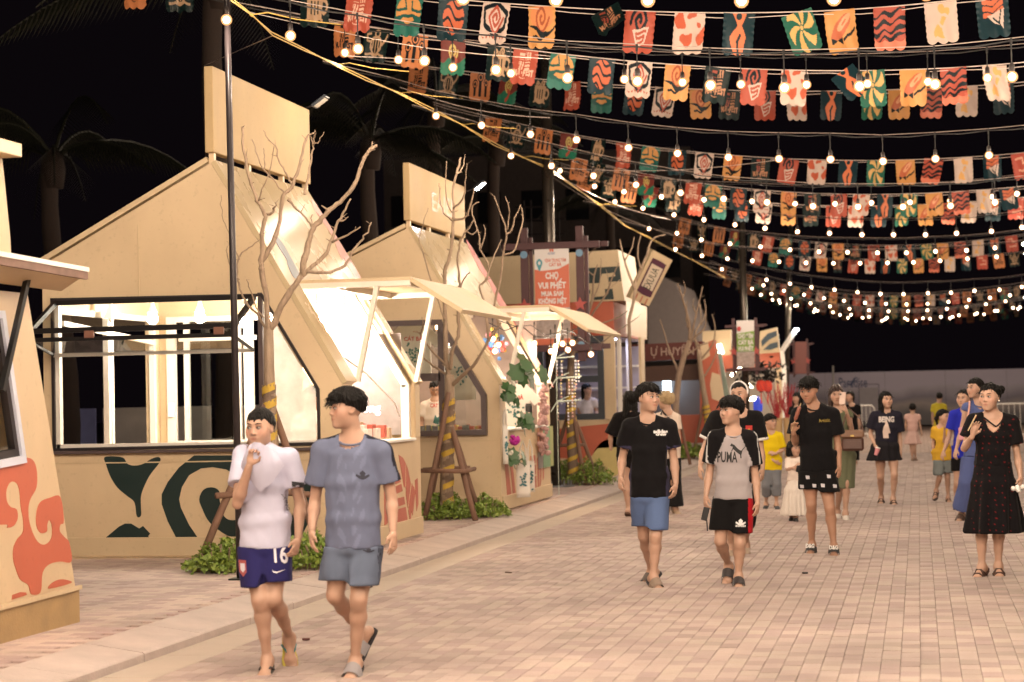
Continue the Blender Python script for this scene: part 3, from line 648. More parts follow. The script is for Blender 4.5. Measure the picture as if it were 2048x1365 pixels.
m = MB(); m.box((XE+.30, 37.4, 1.55), (.05, .5, 2.2), bev=.006); m.build('open_door', M_CREAM2, K3)
m = MB(); m.box((-6.0, 37.2, 2.635), (.9, .12, .03)); m.build('ceiling_lamp', emit_mat('cool_tube', (.62, .66, 1), 45.), K3)
# print on the fascia: two heavy black glyphs
z8 = lambda pts: [(1000+x/4.265, 440+y/4.265) for x, y in pts]
def decal3(pts, mt, name='printed_glyph', sm=False, Y=Y3_-.052):
    P = [atY(x, y, Y) for x, y in z8(pts)]; P = [(p.x, p.z) for p in P]; P = bez(P, 4) if sm else P
    a = sum(P[i][0]*P[(i+1) % len(P)][1]-P[(i+1) % len(P)][0]*P[i][1] for i in range(len(P)))
    if a < 0: P = P[::-1]
    m = MB(); m.plate(P, [], (0, Y, 0), X3, Z3, .004, .0); m.build(name, mt, K3)
decal3([(742, 412), (1020, 396), (1035, 525), (930, 530), (925, 490), (985, 482), (978, 450), (870, 462), (845, 540), (760, 543), (757, 510)], M_GREENBLK)
decal3([(895, 592), (960, 588), (972, 678), (800, 684), (805, 660), (900, 650)], M_GREENBLK)
decal3([(700, 602), (770, 598), (770, 630), (725, 655), (735, 690), (700, 690)], M_GREENBLK)
zs = lambda pts: [(780+x/4.096, 780+y/4.096) for x, y in pts]
def decal3b(pts, mt, sm=True):
    Y = Y3_-.002; P = [atY(x, y, Y) for x, y in zs(pts)]; P = [(p.x, p.z) for p in P]; P = bez(P, 4) if sm else P
    a = sum(P[i][0]*P[(i+1) % len(P)][1]-P[(i+1) % len(P)][0]*P[i][1] for i in range(len(P)))
    if a < 0: P = P[::-1]
    m = MB(); m.plate(P, [], (0, Y-.004, 0), X3, Z3, .004, .0); m.build('printed_blob', mt, K3)
decal3b([(1290, 330), (1860, 270), (1860, 470), (1700, 480), (1640, 560), (1600, 640), (1500, 640), (1440, 560), (1290, 560)], M_CORAL, False)
decal3b([(1640, 690), (1660, 540), (1720, 440), (1800, 400), (1870, 390), (1870, 690)], mat('pale_yellow_print', (.60, .50, .20), .5), True)
# tilted logo board on the corner
q = [k3(1306, 500, 35.6), k3(1345, 521, 35.9), k3(1298, 613, 35.9), k3(1259, 597, 35.6)]
KB = thing('tilted_sign', q[3], 'tilted cream sign box with a purple framed logo on the corner of the coral stall', 'sign')
n = (q[1]-q[0]).cross(q[3]-q[0]).normalized(); n = n if n.y < 0 else -n
m = MB(); m.add([p+n*.001 for p in q]+[p-n*.14 for p in q], [(0, 1, 2, 3), (7, 6, 5, 4), (0, 4, 5, 1), (1, 5, 6, 2), (2, 6, 7, 3), (3, 7, 4, 0)]); m.build('board', M_CREAM2, KB)
ux = (q[1]-q[0]).normalized(); uy = (q[0]-q[3]).normalized(); ctr = sum(q, Vector())/4; nn = ux.cross(uy)
if nn.dot(n) < 0: n = nn
wq = (q[1]-q[0]).length; hq = (q[0]-q[3]).length
m = MB(); m.plate(bez([(-.34*wq, -.22*hq), (-.30*wq, -.32*hq), (.30*wq, -.32*hq), (.34*wq, -.22*hq), (.34*wq, .30*hq), (.28*wq, .36*hq), (-.28*wq, .36*hq), (-.34*wq, .30*hq)], 3), [], ctr, ux, uy, .006, .004); m.build('purple_border', mat('purple_print', (.085, .025, .05), .5), KB)
m = MB(); m.plate([(-.28*wq, -.20*hq), (.28*wq, -.20*hq), (.28*wq, .26*hq), (-.28*wq, .26*hq)], [], ctr, ux, uy, .004, .012); m.build('logo_panel', mat('logo_cream', (.62, .52, .40), .5), KB)
m = MB(); letter(m, 'EXUUA', ctr+n*.02+uy*(.0), uy, -ux, wq*.34, hq*.42, .0, off=.0); m.V = [tuple(Vector(v)+ux*wq*.14) for v in m.V]; m.build('lettering', M_GREENBLK, KB)
m = MB()
for s in (-.25, 0., .25): m.plate([(s*wq-.025*wq, -.5*hq), (s*wq+.025*wq, -.5*hq), (s*wq+.025*wq, -.36*hq), (s*wq-.025*wq, -.36*hq)], [], ctr, ux, uy, .004, .004)
m.build('stripe', M_PINKRED, KB)

# ================================================================== far stalls
def poly_plate(pts, Y, th, name, mt, K, off=0.):
    P = [atY(x, y, Y) for x, y in pts]; P = [(p.x, p.z) for p in P]
    a = sum(P[i][0]*P[(i+1) % len(P)][1]-P[(i+1) % len(P)][0]*P[i][1] for i in range(len(P)))
    if a < 0: P = P[::-1]
    m = MB(); m.plate(P, [], (0, Y, 0), X3, Z3, th, -th+off); return m.build(name, mt, K)
K4 = thing('market_stall', atZ(1345, 900, ZP), 'far stall with a dark red fascia lettered in white behind the bare trees', 'market stall', 'market stalls')
poly_plate([(1262, 690), (1405, 683), (1405, 718), (1262, 724)], 46, .5, 'fascia', mat('dark_red_fascia', (.10, .025, .02), .7), K4)
poly_plate([(1262, 735), (1405, 728), (1405, 760), (1262, 765)], 46.2, .3, 'lintel', mat('brown_lintel', (.10, .05, .035), .6), K4)
poly_plate([(1262, 835), (1440, 828), (1440, 885), (1262, 890)], 46.2, .6, 'counter_wall', M_CORAL, K4)
poly_plate([(1262, 760), (1420, 755), (1420, 840), (1262, 840)], 49, .2, 'dark_interior', mat('dim_interior', (.14, .12, .13), .6), K4)
m = MB(); c = atY(1354, 703, 45.9); letter(m, 'Ự HUYỆN Đ', c-Z3*.09, X3, Z3, .19, 1.25, .02, off=-.08); m.build('lettering', mat('cream_letter', (.36, .25, .20), .5), K4)
poly_plate([(1400, 690), (1428, 680), (1454, 862), (1400, 868)], 45.6, .5, 'print_pillar', M_CORAL, K4)
poly_plate([(1424, 745), (1440, 750), (1448, 790), (1438, 803), (1424, 798), (1420, 770)], 45.59, .02, 'cream_blob', M_CREAM, K4)
poly_plate([(1400, 690), (1416, 684), (1420, 712), (1404, 722)], 45.59, .02, 'cream_blob', M_CREAM, K4)
poly_plate([(1325, 748), (1340, 746), (1342, 790), (1326, 792)], 48.5, .1, 'lit_fridge', emit_mat('fridge_glow', (.7, .9, 1), 9.), K4)
K5 = thing('market_stall', atZ(1520, 880, ZP), 'far stall with a cream upper wall, coral band and cool white lit edge posts', 'market stall', 'market stalls')
poly_plate([(1405, 663), (1462, 660), (1462, 725), (1440, 728), (1405, 690)], 54, .3, 'upper_wall', M_CREAM, K5)
poly_plate([(1440, 712), (1560, 705), (1560, 735), (1445, 745)], 53.7, .3, 'coral_band', M_CORAL, K5)
poly_plate([(1520, 663), (1554, 655), (1560, 705), (1518, 708)], 53.6, .2, 'fascia', M_CREAM2, K5)
poly_plate([(1522, 682), (1535, 668), (1553, 662), (1554, 672), (1538, 680), (1524, 694)], 53.38, .02, 'dark_stripe', mat('navy_print', (.03, .05, .07), .5), K5)
poly_plate([(1526, 700), (1540, 688), (1555, 684), (1556, 695), (1542, 700)], 53.38, .02, 'dark_stripe', mat('navy_print', (.03, .05, .07), .5), K5)
poly_plate([(1470, 850), (1562, 842), (1562, 880), (1470, 885)], 53.5, .5, 'counter_wall', mat('pale_counter', (.6, .5, .45), .5), K5)
poly_plate([(1440, 740), (1560, 735), (1560, 850), (1440, 850)], 57, .2, 'back_wall', M_WARMWHITE, K5)
m = MB(); m.beam(atY(1557, 735, 53.5), atY(1560, 885, 53.5), .16, .16); m.build('post', M_CREAM, K5)
m = MB(); m.beam(atY(1568, 735, 53.2), atY(1571, 880, 53.2), .12, .1); m.build('white_post', M_WHITE, K5)
m = MB(); m.beam(atY(1564, 702, 53.2), atY(1590, 662, 53.6), .10, .10); m.beam(atY(1568, 735, 53.2), atY(1564, 702, 53.2), .10, .10); m.build('hatch_arm', M_WHITEALU, K5)
m = MB(); m.box(atY(1593, 660, 53.5), (.11, .08, .05)); m.build('hatch_lamp', emit_mat('cool_led', (.75, .9, 1), 60.), K5)
m = MB(); m.tube([atY(1462, 752, 52), atY(1480, 735, 52), atY(1496, 745, 52)], .03, 6); m.box(atY(1482, 728, 52), (.16, .08, .08)); m.build('spot_lamp', emit_mat('warm_led', (1, .8, .55), 60.), K5)
poly_plate([(1431, 690), (1442, 687), (1448, 707), (1437, 712)], 53.6, .1, 'lit_letter', emit_mat('lit_letter', (1, .85, .6), 6.), K5)
m = MB(); m.beam(atY(1434, 708, 50), atY(1462, 860, 50), .22, .1); m.build('mint_board', mat('mint_board', (.40, .52, .42), .5), K5)
for px, py, s in ((1488, 772, .55), (1508, 800, .3)):
    t = thing('pendant_lamp', atY(px, py, 52.5), 'white conical pendant lamp glowing in the far lit stall' if s > .5 else 'small glowing lamp under the cone lamp in the far stall', 'lamp')
    m = MB(); m.lathe(atY(px, py, 52.5), [(.02, .30*s), (.08, .25*s), (.45*s, -.1*s), (.40*s, -.1*s), (.02, .2*s)], 14); m.build('shade', emit_mat('glowing_shade', (1, .78, .55), 14.), t)
# red paper lanterns and the red twig bundles by the far stall
for px, py, lb in ((1522, 772, 'upper left round red paper lantern by the far stall'), (1535, 773, 'upper right round red paper lantern by the far stall')):
    c = atY(px, py, 50.5); t = thing('paper_lantern', c, lb, 'lantern', 'red lanterns by the far stall')
    m = MB(); m.lathe(c, [(.05, .14), (.11, .10), (.13, 0), (.11, -.10), (.05, -.14)], 14); m.build('paper_shade', mat('red_paper', (.62, .05, .03), .6, emit=(1, .1, .05), es=.25), t, True)
    m = MB(); m.cyl(c+Z3*.14, c+Z3*.17, .05); m.cyl(c-Z3*.14, c-Z3*.17, .05); m.build('cap', M_BLACK, t); m = MB(); m.cyl(c-Z3*.17, c-Z3*.45, .012, .02, 6); m.build('tassel', mat('red_paper', (.62, .05, .03)), t)
c = atY(1528, 748, 50.6); t = thing('dark_foliage_clump', c, 'dark leafy clump hanging above the red lanterns', 'plant'); m = MB(); r_ = random.Random(3)
for k in range(160):
    p = c+Vector((r_.gauss(0, .3), r_.gauss(0, .12), r_.gauss(0, .16))); a = r_.uniform(0, 6.3); d = Vector((math.cos(a), .3, math.sin(a)))*.07; e = Vector((-d.z, .2, d.x))*.4
    m.add([p-d, p+e, p+d, p-e], [(0, 1, 2, 3)])
m.build('leaves', mat('very_dark_leaf', (.02, .018, .015), .7), t)
for px, lb in ((1555, 'left bundle of crimson twigs standing by the far white post'), (1578, 'right bundle of crimson twigs standing by the far white post')):
    b = atZ(px, 905, .1); b = atY(px, 880, 47); t = thing('twig_bundle', (b.x, b.y, 0), lb, 'twig bundle', 'crimson twig bundles'); m = MB(); r_ = random.Random(px)
    for k in range(46):
        top = Vector((b.x+r_.gauss(0, .17), 47+r_.gauss(0, .1), 1.62+r_.uniform(-.35, .2))); mid = Vector((b.x+r_.gauss(0, .03), 47, .9)); m.tube([mid, mid.lerp(top, .5)+Vector((r_.gauss(0, .02), 0, 0)), top], [.005, .006, .006], 4)
    m.build('twigs', mat('crimson_twig', (.45, .05, .06), .6), t)
    m = MB(); m.cyl((b.x, 47, 0), (b.x, 47, .95), .10, .13, 12); m.build('sheaf', mat('straw_sheaf', (.5, .34, .17), .8, bump=.4), t)
# small lit shop things far back
c = atY(1516, 816, 52); t = thing('water_jug', (c.x, c.y, 1.05), 'blue water cooler bottle glowing on the far stall counter', 'bottle'); m = MB(); m.lathe((c.x, c.y, 1.06), [(.10, 0), (.12, .05), (.12, .25), (.05, .33), (.04, .4)], 12); m.build('bottle_body', mat('blue_plastic', (.03, .06, .55), .25, emit=(.1, .15, 1), es=.3), t, True)

# ================================================================== hoarding, barriers, dark buildings
HB = thing('hoarding', (2, 83.5, 0), 'long printed hoarding closing off the street at the far end', 'hoarding')
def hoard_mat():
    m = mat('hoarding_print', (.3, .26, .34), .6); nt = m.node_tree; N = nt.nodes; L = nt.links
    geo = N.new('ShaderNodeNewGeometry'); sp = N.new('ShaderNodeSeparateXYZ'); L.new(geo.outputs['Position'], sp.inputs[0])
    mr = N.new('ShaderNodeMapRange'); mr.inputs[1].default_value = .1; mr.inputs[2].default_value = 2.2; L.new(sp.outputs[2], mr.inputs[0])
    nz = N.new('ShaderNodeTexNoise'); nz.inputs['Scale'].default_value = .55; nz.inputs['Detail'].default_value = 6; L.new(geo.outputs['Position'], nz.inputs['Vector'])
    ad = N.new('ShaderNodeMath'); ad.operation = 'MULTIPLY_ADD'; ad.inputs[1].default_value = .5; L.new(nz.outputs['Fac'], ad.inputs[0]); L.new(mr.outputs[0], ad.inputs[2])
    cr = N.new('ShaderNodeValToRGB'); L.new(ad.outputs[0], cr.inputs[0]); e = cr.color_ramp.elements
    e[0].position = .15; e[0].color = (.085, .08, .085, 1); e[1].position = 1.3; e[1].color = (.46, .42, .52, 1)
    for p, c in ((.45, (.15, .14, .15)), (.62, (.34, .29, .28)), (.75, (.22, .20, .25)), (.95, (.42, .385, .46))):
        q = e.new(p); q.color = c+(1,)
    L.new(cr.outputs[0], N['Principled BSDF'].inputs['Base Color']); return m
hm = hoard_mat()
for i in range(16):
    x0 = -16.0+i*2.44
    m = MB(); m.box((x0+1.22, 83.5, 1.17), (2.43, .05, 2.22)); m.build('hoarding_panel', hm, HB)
m = MB()
for i in range(17): m.box((-16+i*2.44, 83.6, 1.1), (.06, .06, 2.3))
m.build('hoarding_post', M_DARKMETAL, HB)
m = MB(); c = atY(1706, 775, 83.47); letter(m, 'Paradise', c, X3, Z3, .42, 1.15, .01, off=.0); m.build('lettering', mat('hoarding_letter', (.05, .07, .16), .6), HB)
m = MB(); m.plate(bez([(-.2, 0), (0, .03), (.1, .2), (.22, .28), (.12, .05), (0, -.08)], 4), [], atY(1702, 768, 83.47), X3, Z3, .002, 0); m.build('bird_mark', mat('hoarding_letter', (.05, .07, .16), .6), HB)
m, inn = frame_poly([(-.42, -1.0), (.42, -1.0), (.42, .55), (-.42, .55)], .03, atY(1738, 795, 83.46), X3, Z3, .004, 0); m.build('map_outline', mat('hoarding_dim', (.10, .09, .13), .6), HB)
m = MB(); c = atY(1738, 800, 83.465); m.plate([(-.38, -.9), (.38, -.9), (.38, .5), (-.38, .5)], [], c, X3, Z3, .002, 0); m.build('map_panel', mat('hoarding_pale', (.36, .33, .36), .6), HB)
# left side: a dim hoarding behind the stalls
HL = thing('hoarding', (-15, 35, 0), 'dim poster hoarding seen through the window of the front stall', 'hoarding')
for k, cc in enumerate([(.16, .10, .09), (.20, .07, .06), (.22, .10, .08), (.30, .27, .25), (.28, .26, .25), (.10, .11, .22), (.24, .22, .20), (.26, .24, .22), (.2, .18, .17), (.28, .25, .23), (.22, .2, .2), (.25, .22, .2)]):
    m = MB(); m.box((-20.5+k*1.0, 33+.35*k, .82), (.99, .05, 1.42)); m.build('hoarding_panel', mat('dim_poster_%d' % k, tuple(min(.8, q*2.4) for q in cc), .7, var=.4, scale=2), HL)
def barrier(c, L_, rz, lb):
    t = thing('crowd_barrier', (c[0], c[1], 0), lb, 'barrier', 'white steel barriers')
    R = Matrix.Rotation(rz, 3, 'Z'); f = lambda x, z: Vector((c[0], c[1], 0))+R@Vector((x, 0, z)); h = L_/2
    m = MB(); m.tube([f(-h, .12), f(-h, .95), f(-h+.08, 1.05), f(h-.08, 1.05), f(h, .95), f(h, .12), f(-h, .12)], .022, 8); m.build('rail_loop', M_WHITE, t)
    for k in range(1, 12): m = MB(); m.cyl(f(-h+L_*k/12, .12), f(-h+L_*k/12, 1.05), .011, n=6); m.build('bar', M_WHITE, t)
    m = MB()
    for s in (-.7, .7): m.tube([f(s*h, .12)+R@Vector((0, -.25, -.11)), f(s*h, .12), f(s*h, .12)+R@Vector((0, .25, -.11))], .018, 6)
    m.build('foot', M_WHITE, t)
b = atZ(1722, 872); barrier((atY(1700, 860, 66).x, 66), 1.6, .1, 'white steel crowd barrier left of the walking girls')
barrier((atY(2030, 860, 62).x, 62), 2.0, -.05, 'white steel crowd barrier at the right edge behind the woman in the dotted dress')
BD = thing('dark_building', (-8, 100, 0), 'unlit multi storey building shell behind the stalls', 'building')
M_NIGHTWALL = mat('unlit_wall', (.16, .13, .12), .9, var=.3)
m = MB(); m.box((-19, 104, 7), (16, 8, 14)); m.build('building_block', M_NIGHTWALL, BD)
for a in range(7):
    for b_ in range(4):
        m = MB(); m.box((-26+a*2.3, 99.97, 2+b_*3.1), (1.2, .1, 1.6)); m.build('window', mat('night_window', (.02, .02, .025), .2), BD)
GH = thing('gabled_building', (-16, 72, 0), 'pale steep gabled building dimly visible beyond the trees', 'building')
P = [atY(x, y, 68) for x, y in ((1296, 690), (1296, 540), (1350, 566), (1402, 690))]
m = MB(); m.plate([(p.x, p.z) for p in [P[0], P[3], P[2], P[1]]], [], (0, 68, 0), X3, Z3, 6, -6); m.build('gable_wall', mat('pale_night_wall', (.30, .26, .25), .9), GH)
sc = thing('scaffold', (-13, 60, 0), 'thin dark scaffold frame behind the banner', 'scaffold'); m = MB()
for px in (1048, 1062, 1098, 1118): p = atY(px, 430, 60); m.cyl((p.x, 60, 0), (p.x, 60, 7.6), .03, n=6)
for py in (415, 440, 470): m.cyl(atY(1030, py, 60), atY(1130, py-2, 60), .03, n=6)
m.build('scaffold_tube', M_DARKMETAL, sc)

# ================================================================== poles, banners
def pole(base, top, r, label, mt=M_DARKMETAL, flange=True):
    t = thing('lamp_pole', base, label, 'pole', 'steel poles along the kerb'); m = MB(); m.tube([base, Vector(base).lerp(Vector(top), .5), top], [r, r*.93, r*.85], 16); m.build('shaft', mt, t, True)
    if flange:
        m = MB(); m.cyl(Vector(base), Vector(base)+Z3*.025, r*3.2, n=20)
        for k in range(8): a = k*math.pi/4; c = Vector(base)+Vector((math.cos(a), math.sin(a), 0))*r*2.6; m.cyl(c, c+Z3*.10, .013, n=6)
        m.build('base_flange', mat('steel_flange', (.22, .22, .23), .5, metal=.6), t)
    return t
pb1 = Vector((-5.63, 15.99, ZP)); p1t = atY(452, -60, 15.99)
pole(pb1, p1t, .031, 'slim dark pole rising in front of the first gabled stall', flange=False)
m = MB(); m.box(pb1+Z3*.004, (.16, .16, .02), bev=.003); o = m.build('pole_foot_plate', M_BLACK); tag(o, 'black square foot plate under the slim front pole', 'plate')
pb2 = Vector((-5.86, 32.0, ZP)); p2t = atY(1088, 20, 32.0)
pole(pb2, p2t, .105, 'thick dark lamp post carrying the orange banner', mat('bronze_post', (.075, .062, .05), .3, metal=.6, var=.2))
p3 = atY(1490, 740, 48); pole(Vector((p3.x, 48, ZP)), atY(1482, 380, 48), .09, 'lamp post carrying the green banner further off', mat('bronze_post', (.075, .062, .05), .35))
p4 = atY(1585, 740, 66); pole(Vector((p4.x-.3, 66, ZP)), atY(1582, 430, 66), .09, 'most distant lamp post with the dim banner', mat('bronze_post', (.075, .062, .05), .35))
def banner_frame(Y, box, label, k=1.):
    x0, y0, x1, y1 = box; a = atY(x0, y1, Y); b = atY(x1, y0, Y); t = thing('timber_trellis', ((a.x+b.x)/2, Y, a.z), label, 'trellis', 'timber trellises on the lamp posts')
    w = b.x-a.x; z0, z1 = a.z, b.z; s = w*.10
    for x in (a.x+s*1.2, b.x-s*1.2):
        m = MB(); m.box((x, Y, (z0+z1)/2), (s, s*.7, z1-z0), bev=.004); m.box((x+s*.75, Y+s*.8, (z0+z1)/2-.05), (s*.5, s*.6, z1-z0-.2), bev=.004); m.build('upright', M_WOODFRAME, t)
    for z in (z1-.14*(z1-z0), z0+.10*(z1-z0)):
        m = MB(); m.box(((a.x+b.x)/2, Y-s*.7, z), (w*1.32, s*.6, s*.9), bev=.004); m.box(((a.x+b.x)/2+s, Y+s*1.2, z+.02), (w*1.3, s*.5, s*.7), bev=.004); m.build('crossbar', M_WOODFRAME, t)
    for x in (a.x+s*1.2, b.x-s*1.2):
        m = MB(); c = Vector((x, Y-s*.6, z0+.42*(z1-z0)))
        star = []
        for q in range(10): r = .12 if q % 2 == 0 else .05; an = math.pi/2+q*math.pi/5; star.append((r*math.cos(an), r*math.sin(an)))
        m.plate(star, [], c, X3, Z3, .03, 0); m.build('red_star', mat('red_star', (.40, .06, .05), .5), t)
        if k == 1.:
            for zz in (.80, .12): m = MB(); m.lathe(Vector((x, Y-s*.42, z0+zz*(z1-z0))), [(.002, -.012), (.06, -.01), (.06, .01), (.002, .012)], 14, Matrix.Rotation(math.pi/2, 3, 'X')); m.build('blue_disc', mat('blue_disc', (.14, .28, .42), .4), t)
    return t, a, b
BF, a, b = banner_frame(31.7, (1036, 452, 1176, 726), 'maroon timber frame holding the orange market banner on the thick post')
bx0 = atY(1066, 488, 31.62); bx1 = atY(1139, 690, 31.62)
M_BW = mat('banner_white', (.72, .68, .66), .5, var=.03); M_BO = mat('banner_orange', (.60, .145, .075), .5, var=.05)
t = thing('banner', ((bx0.x+bx1.x)/2, 31.62, bx1.z), 'orange and white market banner lettered CHỢ VUI PHẾT', 'banner')
w = bx1.x-bx0.x; xc = (bx0.x+bx1.x)/2+.02; z1 = bx0.z; z0 = bx1.z; H_ = z1-z0
m = MB(); m.box((xc, 31.62, (z0+z1)/2), (w, .012, H_)); m.build('sheet', M_BW, t)
m = MB(); m.plate(bez([(-.5*w, -.27*H_), (-.2*w, -.34*H_), (.1*w, -.30*H_), (.5*w, -.22*H_), (.5*w, -.67*H_), (0, -.67*H_), (-.5*w, -.67*H_)], 4)if False else [(-.5*w, -.255*H_), (-.3*w, -.27*H_), (-.1*w, -.265*H_), (.2*w, -.255*H_), (.5*w, -.205*H_), (.5*w, -.635*H_), (-.5*w, -.635*H_)][::-1], [], (xc, 31.613, z1), X3, Z3, .002); m.build('orange_field', M_BO, t); m = MB(); m.plate([(-.5*w, -.935*H_), (.5*w, -.935*H_), (.5*w, -H_), (-.5*w, -H_)][::-1], [], (xc, 31.613, z1), X3, Z3, .002); m.build('orange_field', M_BO, t)
def bl(s, zf, hf, wf, mt, nm='lettering', dx=0., bold=.035):
    m = MB(); letter(m, s, (xc+dx*w, 31.608, z1-zf*H_), X3, Z3, hf*H_, wf*w, bold, off=.0); return m.build(nm, mt, t)
bl('VUI FEST', .112, .020, .22, mat('banner_blue', (.15, .2, .35), .5)); bl('VỊNH TRUNG TÂM', .185, .032, .62, M_BO, dx=.11); bl('CÁT BÀ', .228, .034, .36, M_BO, dx=.10)
bl('CHỢ', .348, .060, .38, M_BW, bold=.06); bl('VUI PHẾT', .442, .058, .82, M_BW, bold=.06); bl('MUA SẮM', .517, .046, .64, M_BW, bold=.06); bl('KHÔNG MỆT', .592, .050, .82, M_BW, bold=.06)
m = MB()
for i, (dx, dz) in enumerate(((-.03, .042), (.035, .042), (-.03, .072), (.035, .072))): m.box((xc+dx*w, 31.61, z1-dz*H_), (.05*w, .002, .026*H_))
m.build('logo_blocks', M_BO, t)
m = MB(); m.plate(bez([(-.09*w, .02*H_), (0, .055*H_), (.09*w, .02*H_), (.05*w, -.03*H_), (0, -.07*H_), (-.05*w, -.03*H_)], 4), [bez([(-.04*w, .012*H_), (0, -.008*H_), (.04*w, .012*H_), (0, .032*H_)], 3)], (xc-.36*w, 31.612, z1-.205*H_), X3, Z3, .004, 0); m.build('map_pin', mat('banner_teal', (.08, .30, .36), .5), t)
m = MB(); m.plate([(-.5*w, -.638*H_), (.5*w, -.638*H_), (.5*w, -.93*H_), (-.5*w, -.93*H_)][::-1], [], (xc, 31.6125, z1), X3, Z3, .002)
pm = mat('banner_photo', (.35, .28, .25), .5, var=.75, scale=14); m.build('photo_strip', pm, t)
BF2, a, b = banner_frame(47.6, (1462, 636, 1518, 752), 'further timber frame holding the green banner', 2.)
t = thing('banner', atY(1490, 740, 47.5), 'white and green banner on the further lamp post', 'banner')
poly_plate([(1473, 642), (1508, 641), (1509, 735), (1474, 736)], 47.5, .012, 'sheet', M_BW, t)
poly_plate([(1473, 668), (1508, 662), (1509, 703), (1474, 704)], 47.47, .004, 'green_field', mat('banner_green', (.20, .33, .06), .5), t)
poly_plate([(1473.5, 706), (1509, 705), (1509, 735), (1474, 736)], 47.47, .004, 'photo_strip', pm, t)
c = atY(1491, 680, 47.45)
for i, s in enumerate(('CHỢ ĐÊM', 'CÁT BÀ', 'VUI PHẾT')): m = MB(); letter(m, s, c+Z3*(.04-.15*i), X3, Z3, .10, .36, .05, off=0.); m.build('lettering', M_BW, t)
m = MB(); m.ball(atY(1478, 658, 47.46), (.05, .005, .06), 10); m.build('map_pin', mat('pin_red', (.5, .06, .06), .5), t)
BF3, a, b = banner_frame(65, (1584, 678, 1618, 755), 'most distant dim timber banner frame', 2.)
t = thing('banner', atY(1600, 750, 64.9), 'dim red banner on the most distant post', 'banner'); poly_plate([(1590, 684), (1613, 684), (1613, 748), (1590, 748)], 64.9, .012, 'sheet', mat('dim_red_banner', (.20, .07, .06), .6), t)
m = MB(); m.cyl(atZ(1666, 870)*1, (atY(1666, 740, 82).x, 82, 2.75), .04) if False else m.cyl((atY(1666, 740, 82).x, 82, 0), (atY(1666, 728, 82).x, 82, 2.55), .04); tag(m.build('steel_post', mat('pale_post', (.4, .38, .36), .5)), 'thin pale post standing before the far hoarding', 'post')
# ================================================================== bunting: printed satin pennants
FW, FH = .29, .40
def seg_d(x, y, pts):
    d = np.full(x.shape, 9.)
    for (ax, ay), (bx, by) in zip(pts[:-1], pts[1:]):
        vx, vy = bx-ax, by-ay; t = np.clip(((x-ax)*vx+(y-ay)*vy)/(vx*vx+vy*vy+1e-9), 0, 1); d = np.minimum(d, np.hypot(x-ax-t*vx, y-ay-t*vy))
    return d
def ell(x, y, cx, cy, a, b): return (np.hypot((x-cx)/a, (y-cy)/b)-1)*min(a, b)
def spiral(cx, cy, r0, turns, k=1., n=26, ph=0., sq=0.):
    P = []
    for i in range(n):
        t = i/(n-1); a = ph+t*turns*2*math.pi*k; r = r0*(1-t*.88)
        s = 1/(max(abs(math.cos(a+.78)), abs(math.sin(a+.78)))) if sq else 1
        P.append((cx+r*math.cos(a)*(1+(s-1)*sq), cy+r*math.sin(a)*(1+(s-1)*sq)))
    return P
def inpoly(x, y, P):
    c = np.zeros(x.shape, bool); n = len(P)
    for i in range(n):
        (x1, y1), (x2, y2) = P[i], P[i-1]
        if y1 == y2: continue
        c ^= ((y1 > y) != (y2 > y)) & (x < (x2-x1)*(y-y1)/(y2-y1)+x1)
    return c
def C(r, g, b): return np.array(srgb(r, g, b))
cO, cDG, cRED, cTEAL, cWH, cYEL, cTAN, cDT, cNAVY = C(212, 128, 66), C(16, 36, 35), C(182, 76, 50), C(34, 112, 98), C(214, 188, 172), C(216, 150, 72), C(190, 152, 114), C(22, 52, 60), C(18, 30, 36)
GLY = {'V': [[(-1, 1), (0, -1), (1, 1)]], 'U': [[(-1, 1), (-1, -.6), (0, -1), (1, -.6), (1, 1)]], 'I': [[(0, 1), (0, -1)]], 'F': [[(-.8, -1), (-.8, 1), (.9, 1)], [(-.8, 0), (.6, 0)]], 'E': [[(.9, 1), (-.8, 1), (-.8, -1), (.9, -1)], [(-.8, 0), (.6, 0)]], 'S': [[(.9, .8), (0, 1), (-.8, .5), (.8, -.4), (0, -1), (-.9, -.8)]], 'T': [[(-1, 1), (1, 1)], [(0, 1), (0, -1)]]}
def logo(img, x, y, c, c2=None):
    for i in range(2):
        for j in range(2):
            bx, by = -.24+i*.48, .24+j*.40
            box = np.maximum(abs(x-bx)-.20, abs(y-by)-.17) < 0
            st = np.sin((x if (i+j) % 2 else y)*34+(1.5*np.sin(y*9))) > -.25
            img[box & st] = c if c2 is None or i == 1 else c2
    for k, ch in enumerate('VUI.FEST'):
        cx = -.70+k*.20
        if ch == '.': img[np.hypot(x-cx, y-.92) < .05] = c; continue
        for s in GLY[ch]: img[seg_d(x, y, [(cx+px*.075, .92-py*.105) for px, py in s]) < .036] = c
    img[(abs(y-1.13) < .025) & (abs(x) < .25) & (np.sin(x*50) > -.2)] = c
